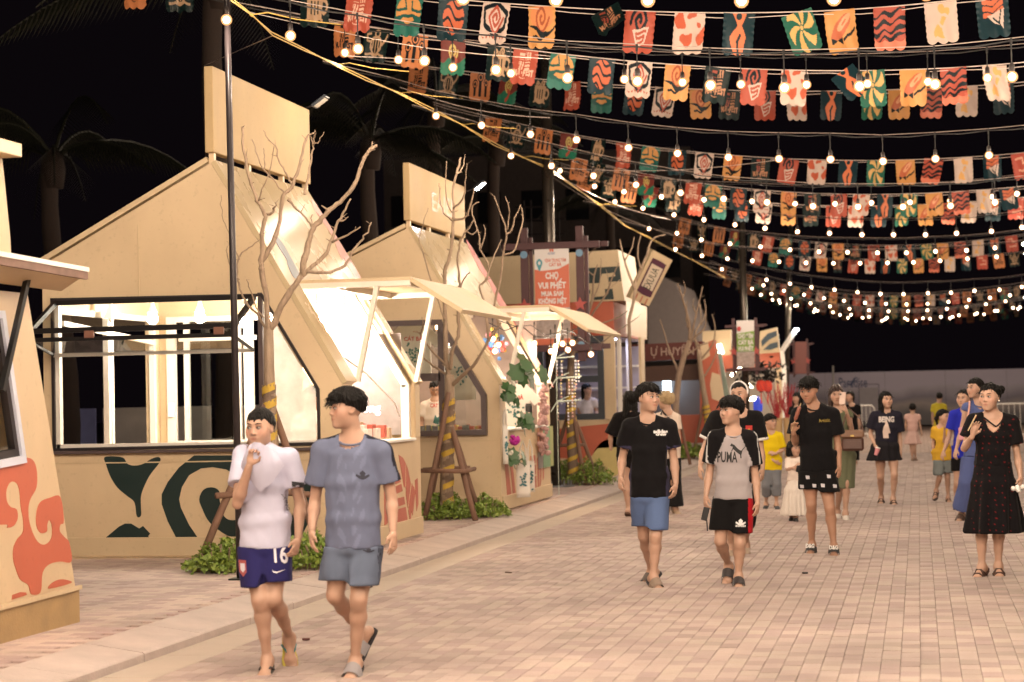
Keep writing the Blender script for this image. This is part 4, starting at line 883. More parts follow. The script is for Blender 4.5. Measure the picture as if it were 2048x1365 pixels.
def design(k, x, y):
    """x -1..1 across, y 0 (top) .. 1.4 (bottom hem)"""
    img = np.zeros(x.shape+(3,))
    def bgc(c): img[:] = c
    if k == 0: bgc(cO); logo(img, x, y, cNAVY)
    elif k == 1:
        bgc(cDG); d = np.abs(ell(x, y, .02, .72, .42, .36)); img[d < .055] = cTAN
        for q in (-.2, .0, .2): img[(seg_d(x, y, [(q, .5), (q*1.3, .95)]) < .045)] = cTAN
        img[np.abs(ell(x, y, .05, .22, .18, .14)) < .04] = cTAN; img[seg_d(x, y, [(.4, .75), (.75, .45), (.85, .25)]) < .06] = cTAN; img[seg_d(x, y, [(-.4, .6), (-.7, .55), (-.75, .3), (-.5, .25)]) < .05] = cTAN; img[(abs(y-1.12) < .05) & (abs(x) < .75)] = cTAN
    elif k == 2:
        bgc(cO)
        for cx, w, h in ((-.5, .25, .55), (.0, .3, .2), (.55, .22, .45)):
            img[(ell(x, y, cx, h, w, .24) < 0) | ((abs(x-cx) < .12) & (y > h) & (y < 1.15))] = cNAVY; img[(np.abs(ell(x, y, cx, h, w*.6, .13)) < .03)] = cO
    elif k == 3:
        bgc(C(120, 48, 40)); img[y > .85+.1*np.sin(x*5)] = C(30, 120, 92); img[seg_d(x, y, spiral(0, .45, .38, 1.8)) < .06] = C(205, 180, 90); img[seg_d(x, y, [(0, .7), (.25, .85), (.1, 1.05), (-.1, 1.2)]) < .10] = cRED
    elif k == 4:
        bgc(cDG); P = [(-.5, .35), (.5, .35), (.42, 1.1), (-.42, 1.1)]; ins = inpoly(x, y, P); img[ins] = cTAN; img[seg_d(x, y, P+[P[0]]) < .05] = cTAN
        for q in (-.22, .0, .22): img[ins & (np.abs(x-q) < .045) & (y < .98) & (y > .5)] = cDG
        img[np.abs(ell(x, y, .62, .68, .2, .22)) < .06] = cTAN; img[seg_d(x, y, spiral(-.25, .22, .2, 1.2)) < .05] = cTAN; img[seg_d(x, y, spiral(.25, .2, .2, 1.2, ph=2)) < .05] = cTAN; img[(abs(y-1.16) < .05) & (abs(x) < .6)] = cTAN
    elif k == 5: bgc(cRED); logo(img, x, y, C(236, 190, 165))
    elif k == 6:
        bgc(cTEAL); img[(y < .95) & (ell(x, y, 0, .6, .95, .62) < 0)] = cYEL; img[np.abs(ell(x, y, 0, .85, .78, .16)) < .055] = C(24, 92, 84); img[seg_d(x, y, [(-.35, .1), (-.2, .45), (-.9, .5)]) < .05] = C(24, 92, 84); img[seg_d(x, y, [(.2, .2), (.25, .5), (.9, .55)]) < .05] = C(24, 92, 84)
    elif k == 7:
        bgc(cDT); e = ell(x, y, .05, .62, .72, .58) < 0; img[e] = C(205, 96, 48)
        for q in (-.55, -.15, .25, .62): img[e & (np.abs(y-.62-q-.12*np.sin(x*6)-.35*x) < .06)] = cNAVY
    elif k == 8:
        bgc(cWH); P = [(-.8, .2), (.1, .02), (.85, .35), (.75, .85), (0, 1.12), (-.7, .75)]; img[seg_d(x, y, P+[P[0]]) < .085] = cNAVY; img[seg_d(x, y, spiral(.05, .52, .46, 2.1, sq=.6)) < .06] = cRED
        for q in range(7): cx = -.75+q*.25; img[inpoly(x, y, [(cx-.1, 1.08+.1*abs(cx)), (cx+.1, 1.08+.1*abs(cx)), (cx, 1.24)])] = cRED
    elif k == 9:
        bgc(cYEL); img[ell(x, y, 0, .35, .85, .42) < 0] = C(226, 138, 74); img[seg_d(x, y, spiral(.0, .38, .5, 1.7, sq=.3)) < .06] = C(170, 82, 42); w = .75+.12*np.sin(x*3.2+.6); img[(y > w) & (y < w+.24-.2*np.abs(x-.1))] = cNAVY; img[seg_d(x, y, [(-.6, 1.0), (0, 1.1), (.7, .85)]) < .05] = cNAVY
    elif k == 10: bgc(cDG); logo(img, x, y, C(190, 130, 90), C(160, 70, 50))
    elif k == 11:
        bgc(cRED); img[seg_d(x, y, spiral(.0, .32, .52, 1.6, sq=.5, ph=3)) < .085] = cNAVY; P = [(-.45, .66), (.62, .5), (.4, 1.1), (-.12, 1.2)]; img[inpoly(x, y, P)] = cWH; img[seg_d(x, y, [(.45, .66), (-.2, .76), (-.15, .9), (.35, .84), (.3, 1.0), (-.05, 1.06)]) < .05] = cRED
    elif k == 12:
        bgc(cWH)
        for cx, cy, a, b in ((-.62, .3, .36, .3), (.2, .05, .3, .16), (-.1, .92, .42, .22), (.85, .85, .28, .3), (.6, .35, .14, .1)): img[ell(x+.08*np.sin(y*9), y+.06*np.sin(x*8), cx, cy, a, b) < 0] = C(205, 92, 56)
    elif k == 13:
        bgc(cDT); w = np.interp(y, [0, .12, .42, .80, 1.05, 1.4], [.46, .36, .13, .52, .44, .30]); img[(np.abs(x-.02-.05*np.sin(y*5)) < w)] = C(226, 120, 66); img[seg_d(x, y, [(.1, .75), (-.05, .95), (.05, 1.4)]) < .07] = cDT; img[(y < .22) & (np.abs(ell(x, y, 0, .1, .35, .22)) > .1) & (np.abs(x) < .2)] = cDT
    elif k == 14:
        bgc(C(30, 104, 84)); a = np.arctan2(y-.55, x-.05); r = np.hypot(x-.05, y-.55); img[(np.sin(a*6+r*4.2) > -.1) & (r > .12) & (r < .86)] = C(226, 178, 96); img[r < .09] = C(226, 178, 96)
    elif k == 15:
        bgc(cYEL); e = ell(x-.25*(y-.6), y+.5*x, .0, .55, .78, .3) < 0; img[e] = C(200, 100, 58); img[np.abs(ell(x, y+.5*x, .2, .5, .32, .1)) < .05] = C(232, 160, 110); img[inpoly(x, y, [(-.7, .85), (-.35, 1.0), (0, .85), (0, 1.1), (-.35, 1.02), (-.7, 1.08)])] = cNAVY; img[seg_d(x, y, [(.1, .95), (.5, .82), (.9, .65)]) < .05] = cNAVY
    elif k == 16:
        bgc(cRED)
        for q in (.2, .5, .78, 1.0): img[np.abs(y-q+.12*x-.07*np.sin(x*6+.8)) < .06+.03*np.sin(x*4+q*7)] = cNAVY
        img[y > 1.12] = C(228, 122, 88)
    elif k == 17:
        bgc(cWH); w = .30+.1*np.sin(y*7); cx = .25*np.sin(y*4.6); img[(np.abs(x-cx) < w*.75) & (y > .2) & (y < 1.2)] = C(236, 176, 92); img[ell(x, y, .02, .2, .2, .15) < 0] = C(236, 176, 92); img[np.abs(ell(x, y, .1, .62, .3, .2)) < .05] = cWH
    elif k == 18:
        bgc(cDT)
        for q in (.1, .32, .54): img[seg_d(x, y, [(-.55, q+.08), (0, q+.16), (.6, q-.08)]) < .085] = C(216, 106, 58)
        img[inpoly(x, y, [(-.4, .7), (.7, .45), (.55, 1.15)])] = cWH; img[seg_d(x, y, [(.0, .75), (.5, 1.1)]) < .035] = cDT; img[seg_d(x, y, [(.5, .5), (.35, .95)]) < .035] = cDT
    else:
        bgc(C(190, 78, 58)); img[seg_d(x, y, [(-.6, .3), (.1, .25), (.1, .55), (.7, .55), (.7, .9), (-.4, .95)]) < .06] = C(232, 170, 140)
    g = img.mean(-1, keepdims=True); return (img*.86+g*.14)*.84
DNAME = ['orange pennant with a black maze logo and VUI FEST', 'dark green pennant with a tan genie pot outline', 'orange pennant with black mushroom shapes', 'maroon and green pennant with a yellow spiral', 'dark green pennant with a tan beer mug', 'red pennant with a pale VUI FEST logo', 'teal pennant with a yellow burger dome', 'dark teal pennant with a wavy orange ball', 'white pennant with a red square spiral', 'yellow pennant with a brown spiral and black crescent', 'dark green pennant with a brown VUI FEST logo', 'red pennant with a white cup under a black swirl', 'white pennant with orange blotches', 'dark teal pennant with an orange hourglass shape', 'green pennant with yellow pinwheel petals', 'yellow pennant with an orange fish and black bow', 'red pennant with black wave bands', 'white pennant with a yellow curling figure', 'dark teal pennant with orange swirl and white cone', 'red pennant with a pale winding line']
M_SATIN = attr_mat('printed_satin', .42, bump=.0, var=.05, spec=.35, transl=.50)
def flag_mesh(k, variant, nx, ny):
    r = np.random.RandomState(k*7+variant)
    u, v = np.meshgrid(np.linspace(-1, 1, nx), np.linspace(0, 1, ny))
    col = design(k, u, v*1.4)
    hem = 1-.055*np.abs(np.sin((u+1)*.5*math.pi*3))**.8*0-.06*(1-np.abs(np.sin((u+1)*math.pi*1.5)))
    corner = np.clip((np.abs(u)-.86)/.14, 0, 1); hem = hem-.035*corner
    vv = v*hem
    ph = r.uniform(0, 6.28, 4); a = r.uniform(.6, 1.3)
    X_ = u*FW/2*(1-.03*vv); Z_ = -vv*FH
    Y_ = a*(.014*np.sin(u*3.1+ph[0]+vv*2)*vv+.010*np.sin(u*6.5+ph[1]-vv*3)*vv**.7+.012*np.sin(vv*4+ph[2]))+.03*r.uniform(-1, 1)*vv**2
    edge = np.clip((np.abs(u)-.8)/.2, 0, 1); Y_ += .005*edge*np.sin(vv*42+ph[3]); X_ += np.sign(u)*.0025*edge*np.sin(vv*42+ph[3]+1)
    V = np.stack([X_, Y_, Z_], -1).reshape(-1, 3)
    i = (np.arange(ny-1)[:, None]*nx+np.arange(nx-1)[None]).ravel()
    F = np.stack([i, i+nx, i+nx+1, i+1], -1)
    me = bpy.data.meshes.new('pennant'); me.from_pydata(V.tolist(), [], F.tolist()); me.materials.append(M_SATIN)
    ca = me.color_attributes.new('Col', 'FLOAT_COLOR', 'POINT'); ca.data.foreach_set('color', np.concatenate([col.reshape(-1, 3), np.ones((nx*ny, 1))], 1).astype(np.float32).ravel())
    me.polygons.foreach_set('use_smooth', np.ones(len(F), bool)); me.update(); return me
FM = {}
def get_flag(k, var, lod):
    key = (k, var, lod)
    if key not in FM: FM[key] = flag_mesh(k, var, *((46, 62) if lod == 0 else (26, 36)))
    return FM[key]
def curve_fit(pts, deg=3):
    x = np.array([p[0] for p in pts], float); y = np.array([p[1] for p in pts], float); xs = (x-1300)/700
    c = np.polyfit(xs, y, min(deg, len(pts)-1)); return lambda px: float(np.polyval(c, (px-1300)/700))
STR = [  # name, Y, left end on the support (px), flags (px centre list or (start, spacing px, count)), curve samples of the flag tops
 ('top string', 18.5, (250, -60), [270, 365, 532+98, 720, 820, 908, 995, 1083, 1185+25, 1282, 1380, 1479, 1592, 1678, 1778, 1880, 1982], [(270, -62), (720, -26), (908, 5), (1083, 14), (1282, 24), (1479, 24), (1678, 19), (1880, 3), (1982, -8)], 2),
 ('second string', 22., (500, 26), [692, 757, 832, 907, 1000, 1052, 1127, 1205, 1280, 1357, 1437, 1510, 1590, 1683, 1742, 1826, 1906, 1990], [(500, 10), (692, 44), (832, 70), (1000, 93), (1127, 109), (1280, 123), (1437, 136), (1590, 141), (1742, 141), (1906, 136), (1990, 130)], 0),
 ('third string', 27., (700, 122), [838, 900, 962, 1020, 1083, 1145, 1205, 1272, 1332, 1400, 1462, 1530, 1593, 1663, 1745, 1798, 1865, 1933, 2005], [(700, 112), (838, 131), (962, 147), (1083, 159), (1272, 172), (1462, 182), (1663, 182), (1865, 177), (2005, 168)], 0),
 ('fourth string', 31., (866, 222), [988, 1037, 1090, 1140, 1197, 1247, 1303, 1355, 1410, 1468, 1522, 1580, 1635, 1697, 1752, 1810, 1868, 1925, 1985, 2040], [(866, 205), (988, 236), (1140, 268), (1303, 294), (1468, 312), (1635, 320), (1810, 320), (1985, 311), (2040, 307)], 0),
 ('fifth string', 35., (1098, 300), [1160, 1198, 1245, 1293, 1338, 1388, 1428, 1478, 1525, 1578, 1625, 1678, 1723, 1770, 1818, 1867, 1920, 1967, 2015], [(1098, 300), (1160, 318), (1293, 349), (1428, 370), (1578, 384), (1723, 390), (1867, 386), (2015, 376)], 0),
 ('sixth string', 38., (1110, 318), [1176, 1222, 1262, 1305, 1350, 1396, 1440, 1486, 1530, 1577, 1620, 1668, 1712, 1757, 1803, 1850, 1896, 1940, 1986, 2032], [(1110, 322), (1176, 344), (1305, 376), (1440, 396), (1577, 408), (1757, 413), (1896, 407), (2032, 396)], 0),
 ('seventh string', 50., (1330, 430), [1372, 1405, 1440, 1473, 1508, 1538, 1573, 1609, 1643, 1676, 1712, 1747, 1782, 1817, 1851, 1885, 1920, 1955, 1988, 2022], [(1330, 424), (1372, 440), (1508, 468), (1643, 484), (1782, 492), (1920, 484), (2022, 472)], 1),
 ('eighth string', 56., (1320, 455), [1358, 1389, 1420, 1452, 1484, 1516, 1548, 1580, 1612, 1644, 1676, 1708, 1740, 1772, 1804, 1836, 1868, 1900, 1932, 1964, 1996, 2028], [(1320, 455), (1358, 470), (1452, 492), (1600, 511), (1740, 519), (1850, 518), (2028, 505)], 1),
 ('ninth string', 70., (1420, 520), (1448, 24.3, 25), [(1420, 520), (1447, 533), (1560, 566), (1650, 583), (1750, 592), (1850, 590), (1950, 582), (2040, 572)], 1),
 ('tenth string', 78., (1430, 540), (1458, 23.5, 25), [(1430, 540), (1455, 555), (1560, 586), (1700, 612), (1850, 618), (2040, 600)], 1),
 ('eleventh string', 86., (1455, 555), (1490, 22.5, 25), [(1455, 555), (1500, 575), (1600, 605), (1750, 628), (1850, 632), (2040, 616)], 1)]
rf = random.Random(11)
for si, (sn, Y, le, fl, cp, st) in enumerate(STR):
    f = curve_fit(cp); lod = 0 if si < 4 else 1
    xs = fl if isinstance(fl, list) else [fl[0]+fl[1]*i for i in range(fl[2])]
    lo = cp[0][0]; hi = 2048+9000/Y
    pts = [atY(px, f(min(px, 2060))-max(0, px-2060)*.16, Y) for px in np.linspace(lo, hi, 40)]
    s = thing('bunting_string', pts[20], 'pale cord carrying the %s of pennants counted from the top' % sn.split()[0], 'string', 'cords carrying the pennants')
    m = MB(); m.tube(pts, .0055 if Y < 40 else .004, 5); m.build('cord', M_WIRE, s)
    m = MB(); m.tube([p+Vector((0, .02, -.035-.012*math.sin(i*1.3))) for i, p in enumerate(pts)], .004, 5); m.build('tie_wire', M_WIRE, s)
    for i, px in enumerate(xs):
        k = (i if si else i+3) % 20 if si else (i+3) % 20
        if si == 0: k = [0, 1, 4, 5, 6, 7, 8, 9, 10, 11, 12, 13, 14, 15, 16, 17, 18][i]
        dup = i >= 20
        p = atY(px, f(px), Y)
        o = link_mesh('pennant', get_flag(k, rf.randrange(2), lod), None, p-Vector((0, 0, .004)))
        sl = (atY(px+5, f(px+5), Y)-atY(px-5, f(px-5), Y)); ang = math.atan2(sl.z, sl.x)
        sw = rf.gauss(0, .10); tw = rf.gauss(0, .22); ro = ang*.8+rf.gauss(0, .05)
        if si == 0 and i == 8: sw, ro = -.9, .45
        if si == 0 and i == 12: ro = .28
        if si == 1 and i == 13: ro, sw = .6, -.5
        o.rotation_euler = (sw, -ro, tw)
        lab = DNAME[k]+', '+('top string' if si == 0 else sn)
        if dup: lab = DNAME[k]+', far right of '+sn
        tag(o, lab, 'pennant', 'printed pennants strung over the street')

# ================================================================== festoon bulbs
M_BULB = emit_mat('bulb_glow', (1.0, .72, .46), 34.)
M_BULBX = emit_mat('bulb_glow_unseen', (1.0, .79, .60), 1450.)
def halo_mat():  # globe shell round the bulb, its warm halo painted in as emission
    m = bpy.data.materials.new('halo_globe'); m.use_nodes = True; nt = m.node_tree; N = nt.nodes; L = nt.links; N.remove(N['Principled BSDF'])
    t = N.new('ShaderNodeBsdfTransparent'); e = N.new('ShaderNodeEmission'); e.inputs[0].default_value = (1, .44, .17, 1); e.inputs[1].default_value = 1.7
    nz = N.new('ShaderNodeTexNoise'); nz.inputs['Scale'].default_value = 30
    mr = N.new('ShaderNodeMapRange'); mr.inputs[3].default_value = .40; mr.inputs[4].default_value = .60; L.new(nz.outputs['Fac'], mr.inputs[0])
    ms = N.new('ShaderNodeMixShader'); L.new(mr.outputs[0], ms.inputs[0]); L.new(t.outputs[0], ms.inputs[1]); L.new(e.outputs[0], ms.inputs[2]); L.new(ms.outputs[0], N['Material Output'].inputs[0])
    m.cycles.emission_sampling = 'NONE'; return m
M_HALO = halo_mat()
M_SOCK = mat('bulb_socket', (.03, .022, .02), .5)
def bulb_meshes():
    m = MB(); m.ball((0, 0, 0), .030, 10); m.m(1).ball((0, 0, 0), .048, 12); g = mesh_from('glass', m.V, m.F, [M_BULB, M_HALO], m.M, True)
    m = MB(); m.tube([(0, 0, .036), (0, 0, .06), (0, 0, .10), (0, 0, .112)], [.022, .024, .022, .010], 8); s = mesh_from('socket', m.V, m.F, M_SOCK, None, True)
    m = MB(); m.tube([(0, 0, .11), (0, 0, .27)], .006, 5); m.tube([(0, 0, .25), (0, 0, .31)], .011, 5); c = mesh_from('drop_wire', m.V, m.F, M_CABLE)
    return g, s, c
BG, BS, BC = bulb_meshes()
def lamp_data(power):
    l = bpy.data.lights.new('bulb_light', 'POINT'); l.energy = power; l.color = (1.0, .79, .60); l.shadow_soft_size = .03; return l
LAMP_BIG = lamp_data(23.)
def bulb(p, label, group, lamp=None):
    t = thing('festoon_bulb', p, label, 'bulb', group)
    link_mesh('glass', BG, t); link_mesh('socket', BS, t); link_mesh('drop_wire', BC, t)
    l = bpy.data.objects.new('bulb_light', lamp or LAMP_BIG); COL.objects.link(l); l.parent = t; l.location = (0, 0, -.085); return t
BST = [
 ('nearest', 13., [(926, -3), (1112, 0), (1296, 1), (1483, 2), (1668, -2), (1853, -12)]),
 ('second nearest', 16.4, [(581, 72), (716, 98), (849, 122), (992, 140), (1135, 156), (1275, 163), (1421, 171), (1569, 176), (1719, 173), (1870, 169), (2024, 154)]),
 ('third', 20.6, [(690, 106), (797, 120), (906, 135), (1022, 147), (1135, 153), (1249, 159), (1365, 165), (1482, 169), (1613, 170), (1735, 168), (1856, 164), (1975, 156)]),
 ('fourth', 23.7, [(872, 232), (963, 251), (1061, 269), (1153, 280), (1257, 296), (1355, 307), (1457, 315), (1558, 318), (1661, 319), (1766, 323), (1871, 318), (1978, 311)]),
 ('fifth', 27., [(1022, 312), (1103, 332), (1187, 352), (1272, 370), (1361, 386), (1447, 398), (1534, 405), (1626, 413), (1716, 414), (1806, 414), (1901, 412), (1990, 405)]),
 ('sixth', 33., [(1120, 342), (1189, 373), (1248, 384), (1323, 394), (1408, 400), (1504, 403), (1590, 408), (1670, 408), (1743, 406), (1820, 405), (1900, 402), (1985, 394), (2034, 388)]),
 ('seventh', 37.7, [(1230, 404), (1286, 417), (1348, 430), (1408, 440), (1470, 450), (1530, 457), (1595, 464), (1659, 467), (1724, 470), (1787, 470), (1851, 470), (1913, 467), (1983, 463), (2044, 455)]),
 ('eighth', 42., [(1298, 458), (1354, 467), (1403, 480), (1460, 488), (1521, 494), (1580, 500), (1638, 504), (1695, 505), (1755, 506), (1813, 506), (1871, 503), (1933, 501), (1990, 496)]),
 ('ninth', 45., [(1351, 499), (1404, 512), (1455, 518), (1505, 522), (1558, 524), (1612, 526), (1667, 527), (1720, 527), (1775, 526), (1827, 525), (1880, 522), (1935, 518), (1993, 514)]),
 ('tenth', 52., [(1444, 539), (1488, 551), (1533, 560), (1580, 568), (1623, 575), (1669, 580), (1715, 585), (1761, 588), (1807, 589), (1856, 587), (1902, 586), (1949, 582), (1999, 580), (2044, 574)]),
 ('eleventh', 58., [(1484, 563), (1527, 571), (1568, 582), (1608, 590), (1648, 597), (1688, 602), (1730, 606), (1772, 608), (1813, 609), (1855, 608), (1897, 604), (1938, 600), (1980, 596), (2020, 591)]),
 ('twelfth', 66., [(1522, 590), (1558, 601), (1594, 611), (1630, 619), (1666, 625), (1702, 630), (1738, 634), (1774, 636), (1810, 637), (1846, 637), (1882, 634), (1918, 631), (1954, 627), (1990, 622), (2026, 616)]),
 ('thirteenth', 62., [(1504, 578), (1543, 588), (1582, 598), (1621, 607), (1660, 613), (1699, 618), (1738, 621), (1777, 623), (1816, 623), (1855, 621), (1894, 618), (1933, 614), (1972, 609), (2011, 603)]),
 ('fourteenth', 70., [(1545, 600), (1590, 612), (1635, 622), (1680, 630), (1725, 636), (1770, 639), (1815, 640), (1860, 638), (1905, 634), (1950, 629), (1995, 622), (2040, 615)]),
 ('fifteenth', 74., [(1560, 606), (1628, 624), (1696, 636), (1764, 642), (1832, 642), (1900, 637), (1968, 629), (2036, 618)])]
ORD = 'leftmost second third fourth fifth sixth seventh eighth ninth tenth eleventh twelfth thirteenth fourteenth fifteenth sixteenth'.split()
EXTRA = []
for bi, (bn, Y, pts) in enumerate(BST):
    P = [atY(px, py, Y) for px, py in pts]
    cab = [p+Vector((0, 0, .29)) for p in P]
    L0 = cab[0]+(cab[0]-cab[1])*1.0+Vector((0, 0, .05)); L1 = cab[0]+(cab[0]-cab[1])*2.2+Vector((0, -.6, .02))
    sp = cab[-1]-cab[-2]; R_ = [cab[-1]+Vector((sp.x*i, 0, .018*i*i+max(0, sp.z)*i)) for i in range(1, 9)]
    full = [L1, L0]+cab+R_; dense = []
    for a, b in zip(full[:-1], full[1:]): dense += [a, a.lerp(b, .5)-Vector((0, 0, .018))]
    s = thing('light_string', cab[len(cab)//2], 'black cable of the %s string of glowing bulbs' % bn, 'string', 'cables carrying the bulbs')
    m = MB(); m.tube(dense, .0075, 5); m.build('cable', M_CABLE, s)
    m = MB(); m.tube([d+Vector((0, 0, .02)) for d in full], .004, 4); m.build('support_wire', M_WIRE, s)
    g = 'bulbs on the %s string' % bn
    lab = 'round glowing warm bulb hanging from the %s string of bulbs' % bn
    for q, p in enumerate(P): bulb(p, '%s glowing bulb%s on the %s light string' % (ORD[q], '' if q == 0 else ' from the left', bn), g)
    for i in range(1, 5 if Y < 40 else 2): EXTRA.append(R_[i-1]-Vector((0, 0, .29)))
tag_p = bulb(atY(453, 40, 15.8), 'lone glowing bulb hanging beside the top of the slim front pole', None)
# strings carry on over the photographer: unseen, rows and bulbs added for frontal light
for bi, (Y, bn) in enumerate(((10.6, 'foremost'), (9., 'next foremost'), (7.4, 'overhead'), (5.8, 'camera side'), (4.2, 'near rear'), (2.4, 'mid rear'), (.6, 'far rear'), (-1.4, 'farther rear'), (-3.4, 'rearmost'))):
    P = [Vector((-7.2+.53*i, Y, 5.15+.0066*(i-11)**2)) for i in range(24)]
    s = thing('light_string', P[6]+Z3*.29, 'black cable of the %s added unseen string of bulbs above the frame' % bn, 'string', 'cables carrying the bulbs')
    m = MB(); m.tube([p+Z3*.29 for p in P], .0075, 5); m.build('cable', M_CABLE, s)
    EXTRA += P
m = MB()
for p in EXTRA: m.m(0).ball(p, .0235, 8); m.m(1).tube([p+Z3*.036, p+Z3*.06, p+Z3*.112], [.022, .024, .010], 6); m.tube([p+Z3*.11, p+Z3*.29], .006, 4)
tag(m.build('unseen_festoon_bulbs', [M_BULBX, M_SOCK], None, True), 'glowing bulbs outside the picture, on string ends and unseen rows added for frontal light', 'bulbs', None, 'stuff')
# yellow rope along the kerb side with its ties
rp = [(452, -12, 15.95), (463, 0, 16.1), (503, 30, 17.), (545, 68, 18.), (610, 100, 19.2), (672, 130, 20.5), (735, 160, 21.8), (799, 187, 23.2), (862, 219, 25), (925, 250, 27), (990, 289, 29.2), (1045, 315, 31.), (1098, 338, 32.2), (1150, 375, 35), (1200, 410, 38), (1250, 452, 42), (1290, 472, 45), (1345, 500, 49), (1400, 528, 53), (1450, 556, 58)]
YR = thing('rope', atY(862, 219, 25), 'yellow twisted rope sagging along the street from the slim pole', 'rope')
for nm, dx, sc_ in (('strand', 0, 1), ('strand', .012, -1)):
    m = MB(); pts = [atY(x, y, Y)+Vector((dx*math.sin(i*1.7), 0, .018*sc_*math.sin(i*1.4+dx*30))) for i, (x, y, Y) in enumerate(rp)]; m.tube(pts, .0065, 6); m.build(nm, M_YROPE, YR)
for i in (2, 5, 7, 9, 11, 14):
    m = MB(); x, y, Y = rp[i]; p = atY(x, y, Y); m.tube([p, p+Vector((.15, 0, .012)), p+Vector((.32, .3, -.004)), p+Vector((.6, .8, .02))], .005, 5); m.ball(p, .018, 6); m.build('tie_end', M_YROPE, YR)
for i, (a, b) in enumerate((((545, 72, 18), (408, 132, 22)), ((500, 25, 17), (600, 48, 22)), ((690, 112, 21), (845, 120, 22)))):
    m = MB(); m.tube([atY(*a), atY(*b)], .004, 4); tag(m.build('guy_wire', M_WIRE), ['thin guy wire from the yellow rope down to the tall sign board', 'thin wire tying the second pennant string to the rope', 'thin wire from the rope to the bulbs near the orange pennant'][i], 'wire')
for i, (x0, y0, x1, y1, Y) in enumerate(((1098, 341, 1340, 440, 33), (1098, 350, 1345, 470, 36), (1100, 335, 1560, 320, 30), (800, 175, 1100, 236, 25), (600, 46, 1100, 118, 21))):
    m = MB(); P = [atY(x0+(x1-x0)*t, y0+(y1-y0)*t+14*math.sin(math.pi*t), Y) for t in np.linspace(0, 1, 9)]; m.tube(P, .004, 4); tag(m.build('stay_wire', M_WIRE), ('upper pale stay wire from the thick lamp post', 'lower pale stay wire from the thick lamp post', 'long pale stay wire under the fourth row of bulbs', 'pale stay wire along the second bend of the rope', 'pale stay wire along the first bend of the rope')[i], 'wire', 'stay wires among the bunting')
# ================================================================== lamps and goods of the stalls
LAMP_SMALL = lamp_data(10.)
def small_bulb(p, label, group):
    return bulb(p, label, group, LAMP_SMALL)
M_PEND = emit_mat('pendant_glow', (1.0, .86, .70), 430.)
M_GSHADE = mat('pendant_shade', (.75, .70, .6), .4, emit=(1, .8, .55), es=1.2)
def pendant(p, label, lit=True, zc=2.72, group='pendant lamps inside the front stall'):
    t = thing('pendant_lamp', p, label, 'lamp', group); p = Vector(p)
    m = MB(); m.cyl(p+Z3*.14, (p.x, p.y, zc), .006, n=6); m.build('cord', M_CABLE, t)
    m = MB(); m.lathe(p, [(.015, .16), (.02, .12), (.032, .08), (.052, .03), (.05, .03), (.03, .07)] if lit else [(.015, .16), (.02, .12), (.035, .08), (.085, -.02), (.08, -.02), (.03, .07)], 14); m.build('shade', M_GSHADE, t, True)
    m = MB(); m.ball(p-Z3*.03, .056 if lit else .03, 10); m.build('bulb', M_PEND if lit else M_WHITE, t, True)
for i, (px, py, Y, lit, lb) in enumerate(((222, 632, 19.2, False, 'white unlit pendant lamp at the left of the front stall window'), (305, 632, 19.3, True, 'second pendant from the left glowing behind the folded sash'), (400, 630, 19.4, True, 'third pendant from the left glowing behind the folded sash'),
        (490, 640, 19.5, True, 'glowing pendant just right of the slim black pole'), (545, 626, 19.9, True, 'glowing pendant beside the bare tree trunk in the front stall'),
        (634, 640, 20.1, True, 'leftmost of the three glowing pendants under the first roof hatch'), (661, 650, 20.3, True, 'middle of the three glowing pendants under the first roof hatch'), (690, 645, 20.5, True, 'rightmost of the three glowing pendants under the first roof hatch'))):
    p = atY(px, py, Y); p.z = min(p.z, 2.5); pendant(p, lb, lit)
for i, (px, py, Y) in enumerate(((850, 663, 26.2), (868, 677, 26.4), (875, 655, 26.8), (899, 669, 26.6), (842, 690, 27.2))):
    t = small_bulb(atY(px, py, Y), ['bulb near the printed tee in the souvenir stall', 'lowest bulb inside the souvenir stall window', 'highest bulb inside the souvenir stall window', 'bulb right of the tree trunk inside the souvenir stall', 'glowing bulb in front of the hanging white tee'][i], 'bulbs inside the souvenir stall')
for i, (px, py, Y) in enumerate(((1069, 687, 28.3), (1111, 693, 28.0), (1125, 688, 28.1), (1145, 686, 28.2), (1102, 703, 27.9), (1136, 700, 27.8), (1182, 709, 29.), (986, 678, 26.4), (997, 690, 26.6), (990, 703, 26.5), (1034, 695, 27.5))):
    small_bulb(atY(px, py, Y), ['leftmost bulb under the second roof hatch', 'bulb of the cluster below the banner, second from left', 'bulb of the cluster below the banner, third from left', 'upper right bulb of the cluster below the banner', 'lowest left bulb of the cluster below the banner', 'lowest right bulb of the cluster below the banner', 'small lone bulb right of the hatch flap', 'upper bulb beside the bright toys in the souvenir stall', 'middle bulb beside the bright toys in the souvenir stall', 'lower bulb beside the bright toys in the souvenir stall', 'bulb behind the near strut of the second hatch'][i], 'bulbs about the second roof hatch')
m = MB(); pts = [atY(x, y, 27.6) for x, y in ((975, 645), (1010, 662), (1040, 650), (1068, 672), (1090, 676), (1112, 668), (1126, 660), (1145, 664), (1182, 690))]; m.tube(pts, .008, 5); m.tube([p+Vector((.1, .3, .03+.04*math.sin(i*2))) for i, p in enumerate(pts)], .007, 5)
tag(m.build('loose_cable', M_CABLE), 'loose black cable looped under the second roof hatch', 'cable')
M_TEE = mat('white_cotton', (.72, .68, .62), .85, var=.05, bump=.15, bscale=90)
M_PRINTR = mat('tee_print_red', (.50, .08, .06), .7)
M_PRINTG = mat('tee_print_green', (.05, .17, .16), .7)
